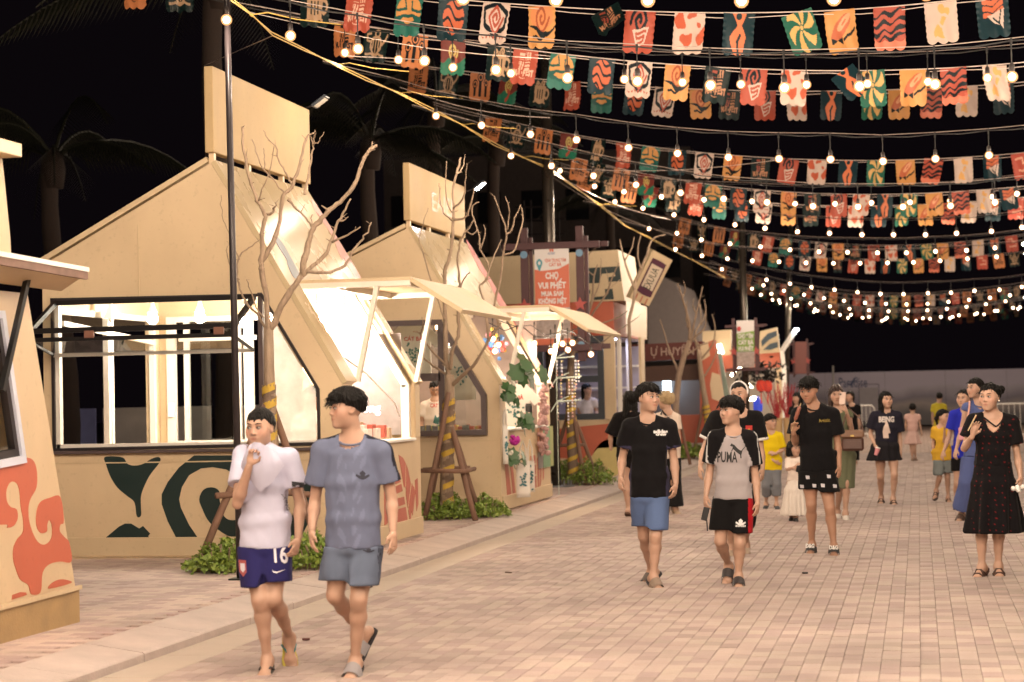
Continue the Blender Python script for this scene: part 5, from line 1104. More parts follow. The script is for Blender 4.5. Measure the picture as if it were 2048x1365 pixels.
def hung_tee(px, py, Y, w, label, text):
    c = atY(px, py, Y); t = thing('hanging_tee', c, label, 'T-shirt', 'T-shirts shown in the souvenir stall')
    P = [(-.16, .36), (-.07, .38), (0, .345), (.07, .38), (.16, .36), (.40, .12), (.30, .02), (.235, .10), (.235, -.40), (-.235, -.40), (-.235, .10), (-.30, .02), (-.40, .12)]
    P = [(x*w/.5, z*w/.5) for x, z in P][::-1]
    m = MB(); m.plate(P, [], c, X3, Z3, .03, 0); m.build('cloth', M_TEE, t)
    m = MB(); letter(m, text, c+Z3*.12*w/.5-Y3*.03, X3, Z3, .055, .26*w/.5, .05, off=.004); m.build('lettering', M_PRINTR, t)
    m = MB(); r_ = random.Random(int(px))
    for k in range(26): a = r_.uniform(0, 6.3); m.box(c+Vector((r_.gauss(0, .055), -.034, -.06+r_.gauss(0, .07))), (.03, .004, .022), Matrix.Rotation(a, 3, 'Y'))
    o = m.build('print', M_PRINTG, t); o['kind'] = 'stuff'
    m = MB(); m.tube([c+Z3*.36*w/.5, c+Z3*.44*w/.5, c+Vector((.02, 0, .47*w/.5))], .006, 5); m.tube([c+Vector((-.13, 0, .34*w/.5)), c+Z3*.38*w/.5, c+Vector((.13, 0, .34*w/.5))], .006, 5); m.build('hanger', M_DARKMETAL, t)
hung_tee(828, 700, 25.9, .50, 'white tee printed CÁT BÀ hanging high in the souvenir stall window', 'CÁT BÀ')
hung_tee(1031, 815, 27.4, .46, 'plain white tee hanging behind the plants of the souvenir stall', 'CÁT BÀ')
def tote(c, w, h, label, rz=0., strap=.28, group='cotton tote bags of the souvenir stall'):
    t = thing('tote_bag', c, label, 'bag', group); c = Vector(c); R = Matrix.Rotation(rz, 3, 'Z'); f = lambda x, y, z: c+R@Vector((x, y, z))
    n = 6; m = MB(); V = []; F = []
    for i in range(n+1):
        for j in range(n+1): u = i/n; v = j/n; V.append(f((u-.5)*w, -.018*math.sin(math.pi*u)*(.3+v)-.004*math.sin(v*9+u*5), -v*h))
    for i in range(n+1):
        for j in range(n+1): u = i/n; v = j/n; V.append(f((u-.5)*w, .012*math.sin(math.pi*u)*(.3+v)+.006, -v*h))
    k = (n+1)*(n+1)
    for i in range(n):
        for j in range(n): a = i*(n+1)+j; F += [(a, a+1, a+n+2, a+n+1), (a+k, a+n+1+k, a+n+2+k, a+1+k)]
    for j in range(n): F += [(j, j+k, j+1+k, j+1), (n*(n+1)+j, n*(n+1)+j+1, n*(n+1)+j+1+k, n*(n+1)+j+k)]
    for i in range(n): a = i*(n+1)+n; F += [(a, a+k, a+n+1+k, a+n+1)]
    m.add(V, F); m.build('cloth', M_TEE, t, True)
    for y in (-.012, .012): m = MB(); m.tube([f(-w*.28, y, -.01), f(-w*.22, y, strap*.6), f(0, y, strap), f(w*.22, y, strap*.6), f(w*.28, y, -.01)], .010, 5); m.build('handle', M_TEE, t)
    m = MB(); r_ = random.Random(int(c.x*1000))
    for q in range(16): m.box(f(r_.gauss(0, w*.12), -.035, -h*.5+r_.gauss(0, h*.13)), (.028, .003, .02), Matrix.Rotation(r_.uniform(0, 3), 3, 'Y'))
    m.build('print', mat('tote_print', (.06, .2, .23), .7), t, kind='stuff')
p = atY(920, 730, 25.9); tote((p.x, 25.9, p.z+.15), .42, .62, 'large white tote bag with a teal palm print right of the tree trunk')
p = atX(1040, 925, XR2+.12); tote((XR2+.16, p.y, p.z), .19, .46, 'white tote with flower print hung low on the stall street wall', .5)
p = atX(1056, 922, XR2+.12); tote((XR2+.15, p.y, p.z), .12, .42, 'narrow white tote hanging next to the red print', .5)
p = atX(1010, 850, XR2+.10); tote((XR2+.10, p.y, p.z), .07, .5, 'slim pale cloth bag hanging at the near edge of the souvenir stall', .6, .2)
# plants on the souvenir stall
M_LEAF = mat('monstera_leaf', (.035, .10, .025), .4, var=.25, spec=.6)
M_LEAF2 = mat('shrub_leaf', (.16, .24, .04), .5, var=.35, scale=20)
M_LEAF3 = mat('bright_leaf', (.25, .33, .06), .5, var=.3, scale=20)
def monstera(c, n, size, label, seed):
    r_ = random.Random(seed); t = thing('monstera_plant', c, label, 'plant', 'broad-leaved plants on the souvenir stall'); c = Vector(c)
    for k in range(n):
        s = size*r_.uniform(.7, 1.15); d = Vector((r_.uniform(.1, 1), r_.uniform(-1, 1), r_.uniform(-.2, 1))).normalized(); o = c+d*size*r_.uniform(.4, 1.3)
        out = []
        for q in range(13):
            a = -math.pi*.92+q*(2*math.pi*.92)/12; rr = (.5 if q % 2 == 0 else .34)*(1.12-.3*abs(a)/math.pi)
            out.append((rr*math.cos(a)+.1, rr*math.sin(a)))
        out = [(-.35, 0)]+out
        up = Vector((r_.uniform(-.4, .4), r_.uniform(-.6, .6), 1)); nrm = (d+Vector((1, -.8, .2))).normalized(); ux = up.cross(nrm).normalized()
        uy = nrm.cross(ux); an = r_.uniform(0, 6.3); ux, uy = ux*math.cos(an)+uy*math.sin(an), uy*math.cos(an)-ux*math.sin(an)
        m = MB(); m.plate([(a*s, b*s) for a, b in out], [], o, ux, uy, .004); m.build('leaf', M_LEAF, t)
        m = MB(); m.tube([c, c.lerp(o, .6)+Vector((.02, 0, .02)), o-ux*.3*s], .006, 5); m.build('stem', M_LEAF, t)
p = atX(1040, 755, XR2+  .15); monstera((XR2+.14, p.y-.1, p.z), 10, .27, 'glossy monstera leaves above the souvenir counter', 4)
p = atX(1022, 800, XR2+.15); monstera((XR2+.08, p.y-.1, p.z), 14, .19, 'leafy spray with white flowers at the post of the souvenir stall', 9)
p = atX(1042, 855, XR2+.15); monstera((XR2+.08, p.y, p.z), 6, .2, 'small dark monstera leaves halfway down the souvenir stall', 15)
p = atX(1028, 930, XR2+.12); monstera((XR2+.06, p.y, p.z), 13, .2, 'trailing dark greenery below the magenta flower', 21)
def flower(c, r, mt, label, n=26, grp='flowers on the souvenir stall', seed=1):
    r_ = random.Random(seed); t = thing('flower', c, label, 'flower', grp); m = MB(); c = Vector(c)
    for k in range(n):
        d = Vector((r_.gauss(0, 1)+.6, r_.gauss(0, 1), r_.gauss(0, 1))).normalized(); m.ball(c+d*r*.7, (r*.34, r*.34, r*.2), 6, d.to_track_quat('Z', 'Y').to_matrix())
    m.build('petals', mt, t, True)
p = atX(1029, 880, XR2+.16); flower((XR2+.16, p.y, p.z), .085, mat('magenta_petal', (.45, .015, .30), .5), 'round magenta flower on the wall of the souvenir stall', seed=2)
for i, (px, py) in enumerate(((1024, 768), (1030, 795), (1020, 905), (1035, 915))): p = atX(px, py, XR2+.15); flower((XR2+.15, p.y, p.z), .05, mat('white_petal', (.75, .72, .62), .5), ['upper white flower among the monstera leaves', 'second white flower among the monstera leaves', 'cream flower under the magenta flower', 'lower white flower in the trailing greenery'][i], 14, seed=i+30)
M_DUSKY = mat('dusky_pink', (.45, .28, .27), .7, var=.5, scale=30)
p = atX(1090, 850, XR2+.05); t = thing('flower_garland', (XR2+.08, p.y, p.z), 'hanging garland of dried pink blossoms at the far edge of the souvenir stall', 'garland'); m = MB(); r_ = random.Random(6)
for k in range(120): c = Vector((XR2+.08+r_.gauss(0, .025), p.y-.3+r_.gauss(0, .08), p.z-.42+r_.uniform(0, 1.0))); m.ball(c, r_.uniform(.025, .04), 6)
m.build('blossoms', M_DUSKY, t, kind='stuff')
c = Vector((-5.30, 29.3, 0)); t = thing('bead_stand', (c.x, c.y, ZP), 'pale metal stand hung with strings of small beads', 'bead stand'); m = MB()
for zz, s in ((2.15, .28), (1.85, .38), (1.5, .36)): m.tube([c+Z3*(zz-.15)-X3*.1, c+Z3*zz, c+Z3*(zz+.02)+X3*s], .010, 5); m.tube([c+Z3*(zz), c+Z3*(zz+.08)+X3*s*.5], .007, 5)
m.cyl(c+Z3*ZP, c+Z3*2.2, .006, n=6); m.build('arm', mat('pale_green_metal', (.45, .52, .45), .4), t); r_ = random.Random(8)
bm_ = [mat('bead_%d' % i, q, .3) for i, q in enumerate(((.6, .35, .3), (.5, .5, .6), (.65, .55, .3), (.7, .66, .62)))]
m = MB()
for k in range(12):
    x = c.x+r_.uniform(-.02, .38); y = c.y+r_.uniform(-.08, .08); z = r_.choice((2.1, 1.82, 1.48))
    for q in range(r_.randint(5, 9)): m.m(r_.randrange(4)).ball((x, y, z-.05*q), .016, 5)
m.build('bead_strings', bm_, t, kind='stuff')
# counter goods
p = atX(1072, 845, XR2+.02); m = MB(); m.lathe((XR2-.08, p.y, 1.19), [(.045, 0), (.048, .04), (.048, .26), (.04, .30)], 14); tag(m.build('speaker_flask', M_BLACK, None, True), 'black cylindrical speaker standing on the souvenir counter', 'speaker')
t = thing('postcard_stack', (XR2-.1, 27.2, 1.19), 'stack of leaning printed cards on the souvenir counter', 'cards')
for k in range(9): m = MB(); m.box((XR2-.06, 26.75+k*.07, 1.27), (.02, .05, .19), Matrix.Rotation(math.radians(-25), 3, 'X')); m.build('card', mat('card_%d' % (k % 3), ((.42, .25, .2), (.5, .38, .3), (.3, .18, .15))[k % 3], .5), t)
t = thing('colour_board', (XR2+.02, 28.1, 1.0), 'patchwork board of peach and green squares on the souvenir stall wall', 'board')
for i, (py, pz, w_, h_, cc) in enumerate(((27.65, .98, .3, .34, (.55, .28, .18)), (27.65, .68, .3, .22, (.20, .18, .17)), (28.1, .86, .52, .58, (.17, .30, .17)), (28.5, .86, .24, .58, (.33, .36, .14)))): m = MB(); m.box((XR2+.015, py, pz), (.02, w_, h_)); m.build('panel', mat('sample_%d' % i, cc, .5), t)
t = thing('toy_bunch', atY(990, 690, 27.2), 'bunch of bright paper toys hanging inside the souvenir stall', 'toys'); r_ = random.Random(12); m = MB()
for k in range(40): m.m(k % 4).ball(atY(985+r_.gauss(0, 12), 690+r_.gauss(0, 14), 27.2+r_.uniform(-.2, .2)), r_.uniform(.025, .05), 6)
m.build('toys', [mat('toy_%d' % i, q, .5) for i, q in enumerate(((.6, .1, .08), (.1, .25, .6), (.65, .5, .1), (.6, .3, .4)))], t, kind='stuff')
t = thing('goods_display', (O2.x-1.0, 25.6, 1.14), 'row of small colourful trinkets on the souvenir window ledge', 'trinkets'); r_ = random.Random(5); m = MB()
for k in range(46): m.m(k % 5).box((O2.x-1.5+r_.uniform(0, 1.15), 25.3+r_.uniform(0, .5), ZP+1.09), (r_.uniform(.03, .1), .06, r_.uniform(.03, .09)))
m.build('trinkets', [mat('trinket_%d' % i, q, .5) for i, q in enumerate(((.5, .12, .08), (.12, .25, .1), (.55, .45, .12), (.15, .15, .15), (.6, .3, .15)))], t, kind='stuff')
m = MB(); m.box((O2.x-1.2, 25.35, ZP+1.03), (1.6, .7, .03)); m.build('window_ledge', M_WHITE, K2)
t = thing('goods_display', (O1.x-.5, 19.7, 1.2), 'pale boxes and red bags on the counter of the front stall', 'goods'); m = MB(); r_ = random.Random(15)
for k in range(18): m.m(k % 3).box((O1.x-.9+r_.uniform(0, .75), 19.5+r_.uniform(0, 1.0), ZP+1.12+r_.uniform(0, .04)), (r_.uniform(.08, .18), r_.uniform(.08, .15), r_.uniform(.08, .22)), bev=.004)
m.build('boxes', [mat('box_white', (.7, .65, .6), .6), mat('box_red', (.5, .10, .07), .6), mat('box_kraft', (.45, .3, .2), .7)], t, kind='stuff')
m = MB(); m.plate([(0, 0), (.95, 0), (.95, 1.1), (0, 1.1)], [], O1+Vector((-1.10, 2.80, 1.1)), X3, Z3, .01); m.build('inner_partition', mat('grey_plaster', (.24, .20, .19), .85, var=.35, scale=9), K1)
for w_, u_ in (('Kem', -.75), ('ống', -.50)): m = MB(); letter(m, w_, O1+Vector((u_, 2.78, 1.35)), X3, Z3, .10, .21, .01, off=.0); m.build('neon_lettering', emit_mat('white_neon', (1, .9, .85), 4.), K1)
m = MB(); m.box(O1+Vector((-.62, 2.795, 1.38)), (.66, .01, .36)); m.build('red_sign', mat('red_sign', (.5, .12, .10), .5), K1)
m = MB(); m.tube([O1+Vector((-.15, .6, 1.9)), O1+Vector((-.1, 1.2, 1.75)), O1+Vector((.0, 1.9, 1.45)), O1+Vector((-.05, 2.3, 1.3))], .008, 6); tag(m.build('white_cable', M_WHITE), 'white cable draped across the opening of the front stall', 'cable')

# ================================================================== bare street trees with props and planting
def tree(Y, trunk, limbs, label, stakes=(), bars=(), wrap=None, seed=0, tw=.045):
    r_ = random.Random(seed); b = atY(trunk[0][0], trunk[0][1], Y); t = thing('bare_tree', (b.x, Y, ZP), label, 'tree', 'bare young trees in the kerbside planting')
    pts = [atY(x, y, Y) for x, y in trunk]; pts[0].z = min(pts[0].z, ZP+.02); n = len(pts)
    m = MB(); m.tube(pts, [tw*(1.25-.4*i/(n-1)) for i in range(n)], 12); m.build('trunk', M_BARK, t, True)
    for k, L in enumerate(limbs):
        r0, pl = L[0], L[1:]; dy = r_.uniform(-.35, .35); q = []
        for i, (x, y) in enumerate(pl):
            f = i/max(1, len(pl)-1); q.append(atY(x, y, Y+dy*f+(L_off.get((seed, k), 0))))
        # smooth the traced line and add knuckles
        d = []
        for i in range(len(q)-1):
            p0, p1, p2, p3 = q[max(0, i-1)], q[i], q[i+1], q[min(len(q)-1, i+2)]
            for s in range(4):
                u = s/4; d.append(.5*((2*p1)+(p2-p0)*u+(2*p0-5*p1+4*p2-p3)*u*u+(3*p1-p0-3*p2+p3)*u**3)+Vector((r_.gauss(0, .003), r_.gauss(0, .01), r_.gauss(0, .003))))
        d.append(q[-1]); m = MB(); N_ = len(d); rs = [r0*.80*(1-.66*i/N_)*(1+.12*r_.uniform(-1, 1)) for i in range(N_)]; m.tube(d, rs, 8)
        for i in range(3, N_, 3):
            if r_.random() < .5:
                dd = Vector((r_.gauss(0, 1), r_.gauss(0, 1), r_.uniform(.2, 1))).normalized(); m.tube([d[i], d[i]+dd*r_.uniform(.02, .10)], [rs[i]*.5, rs[i]*.2], 5); m.ball(d[i], rs[i]*1.18, 6)
        m.ball(d[-1], rs[-1]*1.25, 6); m.build('branch', M_BARK, t, True)
    if wrap:
        (x0, y0), (x1, y1), ww = wrap; a = atY(x0, y0, Y); c = atY(x1, y1, Y); m = MB(); K_ = 22; P = [a.lerp(c, i/K_) for i in range(K_+1)]
        m.tube(P, [ww*(1+.10*math.sin(i*2.1)) for i in range(K_+1)], 12); m.build('burlap_sleeve', M_WRAPB, t, True)
        m = MB(); hel = []
        for i in range(K_*6): f = i/(K_*6); an = f*2*math.pi*7; hel.append(a.lerp(c, f)+Vector((math.cos(an), math.sin(an), 0))*ww*1.06)
        V = []; F = []
        for i, p in enumerate(hel): V += [p-Z3*.035, p+Z3*.035]
        for i in range(len(hel)-1): F.append((2*i, 2*i+2, 2*i+3, 2*i+1))
        m.fixn = False; m.add(V, F); m.build('yellow_band', M_WRAPY, t, True)
    if stakes:
        s = thing('tree_prop', (b.x, Y, ZP), 'timber prop frame bracing the '+label.split(' tree')[0]+' tree', 'tree prop', 'timber props around the young trees')
        for (x0, y0, d0, x1, y1, d1) in stakes:
            p = atY(x0, y0, Y+d0); q = atY(x1, y1, Y+d1); q.z = ZP; m = MB(); m.tube([p, p.lerp(q, .3)+Vector((.006, 0, 0)), p.lerp(q, .7)-Vector((.006, 0, 0)), q], [.030, .034, .034, .036], 9); m.build('stake', M_STAKE, s, True)
        for (x0, y0, d0, x1, y1, d1) in bars:
            m = MB(); m.tube([atY(x0, y0, Y+d0), atY(x1, y1, Y+d1)], .028, 9); m.build('crossbar', M_STAKE, s, True)
    return t
L_off = {}
tree(17.2, [(548, 1120), (546, 960), (541, 820), (538, 740), (537, 655)], [
 (.036, (537, 662), (533, 600), (524, 545), (522, 522), (527, 455), (530, 429), (516, 402), (498, 355), (486, 285), (485, 256)),
 (.020, (530, 429), (542, 426), (550, 416), (552, 406)),
 (.030, (523, 525), (542, 493), (557, 455), (564, 396), (582, 377), (598, 338), (606, 300), (613, 275), (626, 267)),
 (.012, (583, 367), (574, 350), (557, 320), (552, 294), (536, 279), (527, 262)), (.011, (568, 385), (548, 361), (527, 338), (516, 312), (504, 279)), (.009, (527, 338), (529, 318), (527, 297)), (.010, (517, 402), (536, 350), (548, 294)),
 (.018, (576, 399), (588, 414), (614, 437), (623, 455)), (.017, (609, 390), (616, 355), (623, 317), (627, 291), (619, 272)), (.010, (627, 291), (630, 275), (631, 263)), (.010, (627, 291), (639, 281), (648, 265)),
 (.044, (538, 662), (550, 642), (568, 602), (597, 560), (606, 537), (614, 496), (626, 458), (644, 437), (673, 408), (694, 391), (714, 358), (726, 323), (737, 303), (752, 292)), (.010, (735, 308), (742, 296), (745, 284)),
 (.026, (604, 552), (620, 537), (647, 514), (663, 484), (673, 449), (688, 426), (701, 399)), (.016, (664, 484), (696, 470), (720, 455)), (.011, (676, 443), (688, 441), (696, 434)),
 (.020, (612, 544), (655, 546), (679, 537), (696, 522), (708, 499), (726, 478), (737, 461), (742, 446)),
 (.016, (537, 668), (513, 629), (495, 609), (480, 579), (475, 535), (482, 510), (498, 496), (522, 478)), (.012, (535, 640), (516, 622), (500, 580), (493, 560)), (.009, (477, 560), (460, 531), (454, 508), (456, 484)), (.009, (478, 520), (457, 467), (445, 432), (442, 391)),
 (.011, (626, 460), (622, 440), (625, 430))],
 'bare pruned tree in front of the first gabled stall', [(540, 790, 0, 392, 1125, -.5), (540, 800, .1, 650, 1100, .2), (545, 800, .1, 560, 1110, .7)], [(432, 992, -.4, 560, 985, .1), (560, 985, .1, 625, 990, .2)], ((544, 1000), (538, 770), .062), 1, .052)
tree(23.9, [(893, 1036), (893, 930), (897, 858), (899, 808), (899, 750)], [
 (.040, (899, 758), (893, 726), (891, 679), (890, 623), (890, 543), (899, 514), (906, 455), (907, 414), (906, 382), (913, 347), (921, 317)),
 (.020, (908, 440), (928, 437), (940, 417), (948, 379)), (.016, (907, 417), (926, 398), (931, 365), (934, 328)), (.016, (906, 442), (887, 426), (880, 391), (878, 367)), (.012, (905, 425), (894, 405), (891, 360), (893, 323)), (.012, (913, 350), (925, 335), (930, 310)),
 (.030, (900, 740), (906, 700), (916, 673), (916, 632), (918, 590), (919, 560), (915, 520), (922, 480), (935, 462), (948, 440)), (.014, (918, 592), (928, 558), (940, 545)),
 (.036, (905, 770), (925, 752), (951, 726), (981, 676), (1001, 647)), (.022, (998, 650), (989, 613), (1001, 558), (1007, 508), (1013, 467), (1004, 435), (989, 394)), (.016, (1012, 470), (1022, 461), (1030, 437), (1041, 411)), (.012, (1014, 460), (1019, 426), (1011, 394)), (.016, (1008, 511), (1030, 499), (1045, 440), (1043, 415)),
 (.022, (977, 680), (970, 613), (960, 575), (972, 560), (978, 534), (960, 499), (957, 467), (943, 420), (957, 405)), (.012, (960, 500), (970, 470), (968, 450)), (.014, (972, 560), (985, 520), (1003, 480)),
 (.020, (896, 752), (866, 732), (843, 714), (836, 706)), (.020, (891, 730), (860, 696), (839, 667), (827, 664)), (.012, (841, 668), (846, 650), (844, 635)), (.014, (889, 640), (865, 569), (843, 499), (839, 478), (846, 449), (856, 417)), (.010, (845, 505), (856, 512)), (.012, (930, 460), (945, 470), (955, 455))],
 'bare tree with yellow wrapped trunk before the souvenir stall', [(897, 785, -.1, 849, 1003, -.3), (900, 846, 0, 951, 1041, -.4), (902, 851, .1, 961, 1000, .3), (888, 846, .1, 856, 985, .4)], [(842, 942, -.3, 928, 943, -.4), (926, 944, -.4, 949, 938, .3), (846, 940, .3, 940, 936, .3)], ((893, 1030), (898, 800), .08), 2, .07)
tree(32.6, [(1148, 965), (1141, 850), (1139, 773), (1143, 709), (1150, 690)], [
 (.035, (1149, 695), (1169, 651), (1183, 604), (1188, 552), (1195, 530)), (.024, (1172, 648), (1211, 590), (1225, 555), (1237, 527)), (.02, (1178, 655), (1192, 651), (1232, 637), (1255, 622)), (.02, (1180, 610), (1199, 566), (1202, 517)), (.018, (1152, 705), (1180, 702), (1234, 663), (1277, 634)), (.016, (1188, 552), (1164, 527), (1188, 499), (1206, 484)), (.014, (1164, 527), (1160, 505)), (.014, (1211, 590), (1222, 575), (1240, 560)), (.014, (1205, 600), (1218, 580), (1212, 540)), (.02, (1150, 700), (1128, 660), (1118, 620), (1100, 600))],
 'slender bare tree with yellow bands behind the thick lamp post', [(1140, 800, 0, 1172, 975, -.2), (1142, 820, .1, 1200, 968, .2), (1138, 820, .1, 1095, 965, .3)], [(1098, 892, 0, 1168, 890, 0)], ((1147, 960), (1141, 790), .085), 3, .06)
tree(41., [(1345, 880), (1352, 803), (1357, 754), (1368, 712), (1380, 682)], [
 (.04, (1379, 685), (1378, 644), (1363, 590), (1355, 569)), (.03, (1380, 684), (1394, 623), (1405, 574)), (.022, (1379, 660), (1373, 640), (1374, 603)), (.02, (1365, 600), (1370, 580), (1367, 562)), (.02, (1392, 628), (1386, 610), (1388, 598)), (.03, (1375, 692), (1395, 670), (1410, 655), (1412, 625)), (.03, (1357, 745), (1345, 715), (1335, 690), (1328, 665), (1320, 640)), (.024, (1368, 712), (1390, 700), (1405, 690), (1425, 685))],
 'bare forked tree in front of the dark red fascia', [(1352, 810, 0, 1330, 900, -.2), (1352, 810, 0, 1380, 900, 0)], (), None, 4, .06)
tree(45., [(1422, 880), (1412, 810), (1405, 770), (1400, 730), (1398, 700)], [
 (.035, (1398, 705), (1390, 670), (1402, 640), (1398, 600)), (.03, (1400, 720), (1425, 690), (1430, 655), (1424, 630)), (.03, (1403, 760), (1420, 735), (1432, 710), (1440, 690)), (.02, (1402, 650), (1412, 625), (1408, 600)), (.02, (1398, 690), (1380, 665), (1372, 640))],
 'bare twisted tree beside the coral print pillar', [(1408, 800, 0, 1385, 895, 0), (1410, 805, 0, 1440, 890, 0)], (), ((1421, 878), (1412, 812), .085), 5, .062)
tree(34., [(1262, 700), (1258, 640), (1268, 600), (1272, 560)], [(.03, (1270, 580), (1255, 540), (1245, 505), (1240, 480)), (.03, (1272, 565), (1290, 520), (1305, 480), (1330, 470)), (.02, (1282, 540), (1275, 505), (1282, 470)), (.02, (1250, 520), (1262, 500), (1268, 475))], 'bare tree crown showing above the tilted sign', (), (), None, 6, .026)
def shrub(c, rx, ry, h, n, label, seed, mt2=.4, leaf=.045):
    r_ = np.random.RandomState(seed); t = thing('shrub', (c[0], c[1], ZP), label, 'shrub', 'low green shrubs at the foot of the street trees')
    P = r_.normal(0, .45, (n, 2)); P = P[np.hypot(P[:, 0], P[:, 1]) < 1.05]; n = len(P)
    hh = h*(1-.75*np.hypot(P[:, 0], P[:, 1])**2)*(.65+.5*np.abs(np.sin(P[:, 0]*6+seed)*np.cos(P[:, 1]*5+seed))); z = hh*np.sqrt(r_.uniform(.02, 1, n))
    V = np.zeros((n, 4, 3)); ctr = np.stack([c[0]+P[:, 0]*rx, c[1]+P[:, 1]*ry, ZP+z], -1)
    d = r_.normal(0, 1, (n, 3)); d[:, 2] = np.abs(d[:, 2])*.6+.1; d /= np.linalg.norm(d, axis=1)[:, None]; e = np.cross(d, r_.normal(0, 1, (n, 3))); e /= np.linalg.norm(e, axis=1)[:, None]
    L = leaf*r_.uniform(.7, 1.4, n)[:, None]; V[:, 0] = ctr-d*L*.5; V[:, 1] = ctr+e*L*.3; V[:, 2] = ctr+d*L*.6; V[:, 3] = ctr-e*L*.3
    V[:, :, 2] = np.maximum(V[:, :, 2], ZP+.003)
    me = bpy.data.meshes.new('leaves'); me.from_pydata(V.reshape(-1, 3).tolist(), [], np.arange(n*4).reshape(-1, 4).tolist()); me.materials.append(M_LEAF2); me.materials.append(M_LEAF3)
    me.polygons.foreach_set('material_index', (r_.rand(n) < mt2).astype(np.int32)); me.update(); V0 = wloc(t); me.transform(Matrix.Translation(-V0)); o = link_mesh('leaves', me, t); o['kind'] = 'stuff'
    m = MB(); rr = random.Random(seed)
    for k in range(26): a = rr.uniform(0, 6.3); q = rr.uniform(.1, .8); b0 = Vector((c[0]+rx*q*.6*math.cos(a), c[1]+ry*q*.6*math.sin(a), ZP)); m.tube([b0, b0+Vector((rx*.3*math.cos(a), ry*.3*math.sin(a), h*(1-q*q*.7)*.9))], .006, 4)
    o = m.build('stems', M_BARK, t); o['kind'] = 'stuff'
p = atZ(432, 1148, ZP); shrub((p.x+.0, p.y+.25), .36, .40, .28, 2600, 'bright green shrub left of the boys by the slim pole', 1)
p = atZ(600, 1142, ZP); shrub((p.x+.02, p.y+.35), .40, .40, .32, 3000, 'bright green shrub between the two front boys', 2)
p = atZ(385, 1140, ZP); shrub((p.x, p.y+.3), .2, .25, .12, 300, 'sparse sprig creeping onto the pavement beside the front shrub', 7)
p = atZ(880, 1040, ZP); shrub((p.x, p.y+.25), .46, .45, .30, 3200, 'dense green shrub under the yellow wrapped tree, left half', 3, .3)
p = atZ(955, 1036, ZP); shrub((p.x, p.y+.25), .36, .45, .28, 2600, 'dense green shrub under the yellow wrapped tree, right half', 4, .5)
p = atZ(1120, 970, ZP); shrub((p.x, p.y+.6), .45, .6, .38, 2000, 'dark green shrub around the foot of the thick lamp post', 5, .15)
p = atZ(1175, 972, ZP); shrub((p.x, p.y+.4), .42, .5, .42, 2200, 'leafy shrub right of the thick lamp post', 6, .35)
p = atZ(1372, 918, ZP); shrub((p.x, p.y+.3), .5, .6, .36, 1400, 'small shrub on the kerb behind the man in the black tee', 8, .3, .07)
p = atZ(1340, 900, ZP); shrub((p.x-.2, p.y+.9), .5, .6, .7, 1200, 'dark bushy shrub under the forked tree', 9, .05, .08)
p = atY(205, 888, 24.5); shrub((p.x, 24.5), 1.6, .4, .62, 2200, 'row of low shrubs seen through the front stall window', 10, .1, .06)
# ================================================================== palms in the dark
def palm(base, htop, label, seed, n=13, fl=2.6, r=.17):
    r_ = random.Random(seed); t = thing('palm_tree', base, label, 'palm tree', 'tall palms in the dark behind the stalls'); b = Vector(base); top = b+Vector((r_.uniform(-.3, .3), 0, htop))
    m = MB(); P = [b.lerp(top, i/14)+Vector((.1*math.sin(i*.4), 0, 0)) for i in range(15)]; m.tube(P, [r*.85*(1.2-.3*i/14)*(1+.06*(i % 2)) for i in range(15)], 12); m.build('trunk', mat('palm_trunk', (.032, .020, .015), .9, var=.35, scale=12, bump=.5), t, True)
    m = MB(); m.tube([top-Z3*.5, top-Z3*.2, top+Z3*.1], [r*.9, r*1.12, r*.8], 10); m.build('crown_shaft', mat('palm_husk', (.022, .012, .008), .9, var=.4, scale=20), t, True)
    for k in range(n):
        a = 2*math.pi*k/n+r_.uniform(-.2, .2); up = r_.uniform(.15, 1.25); d = Vector((math.cos(a), math.sin(a), 0)); L = fl*r_.uniform(.8, 1.15); pts = []
        for i in range(9): s = i/8; pts.append(top+d*L*(s*(.75+.25*(1-up)))+Z3*(L*up*s*.9-L*(.35+.35*up)*s*s*1.25))
        m = MB(); m.tube(pts, [.035*(1-.8*i/8) for i in range(9)], 5); side = d.cross(Z3)
        for i in range(1, 34):
            s = .14+.86*i/34; j = min(7, int(s*8)); p = pts[j].lerp(pts[j+1], s*8-j); ll = .62*math.sin(math.pi*(.18+.8*s))*L/2.6
            for sg in (-1, 1):
                e = p+(side*sg*.75+d*.35)*ll-Z3*ll*.75; w_ = d*.022; m.add([p-w_, p+w_, e], [(0, 1, 2)])
        m.build('frond', mat('palm_frond', (.010, .011, .005), .5, var=.4), t)
def pb(px, Y): q = atY(px, 780, Y); return (q.x, Y, ZP)
palm(pb(768, 34), 6.05, 'tall palm between the two sign boards', 3)
palm(pb(132, 30), 5.5, 'dim palm at the far left behind the stalls', 4, 11)
palm(pb(440, 26), 7.4, 'palm whose fronds hang over the tallest sign board', 5, 13, 3.0)
palm(pb(990, 44), 7.2, 'palm behind the second stall and bunting', 6)
palm(pb(900, 40), 7.6, 'palm with high fronds behind the fourth bunting string', 8)
palm(pb(1240, 60), 7.4, 'distant palm beyond the coral stall', 7)
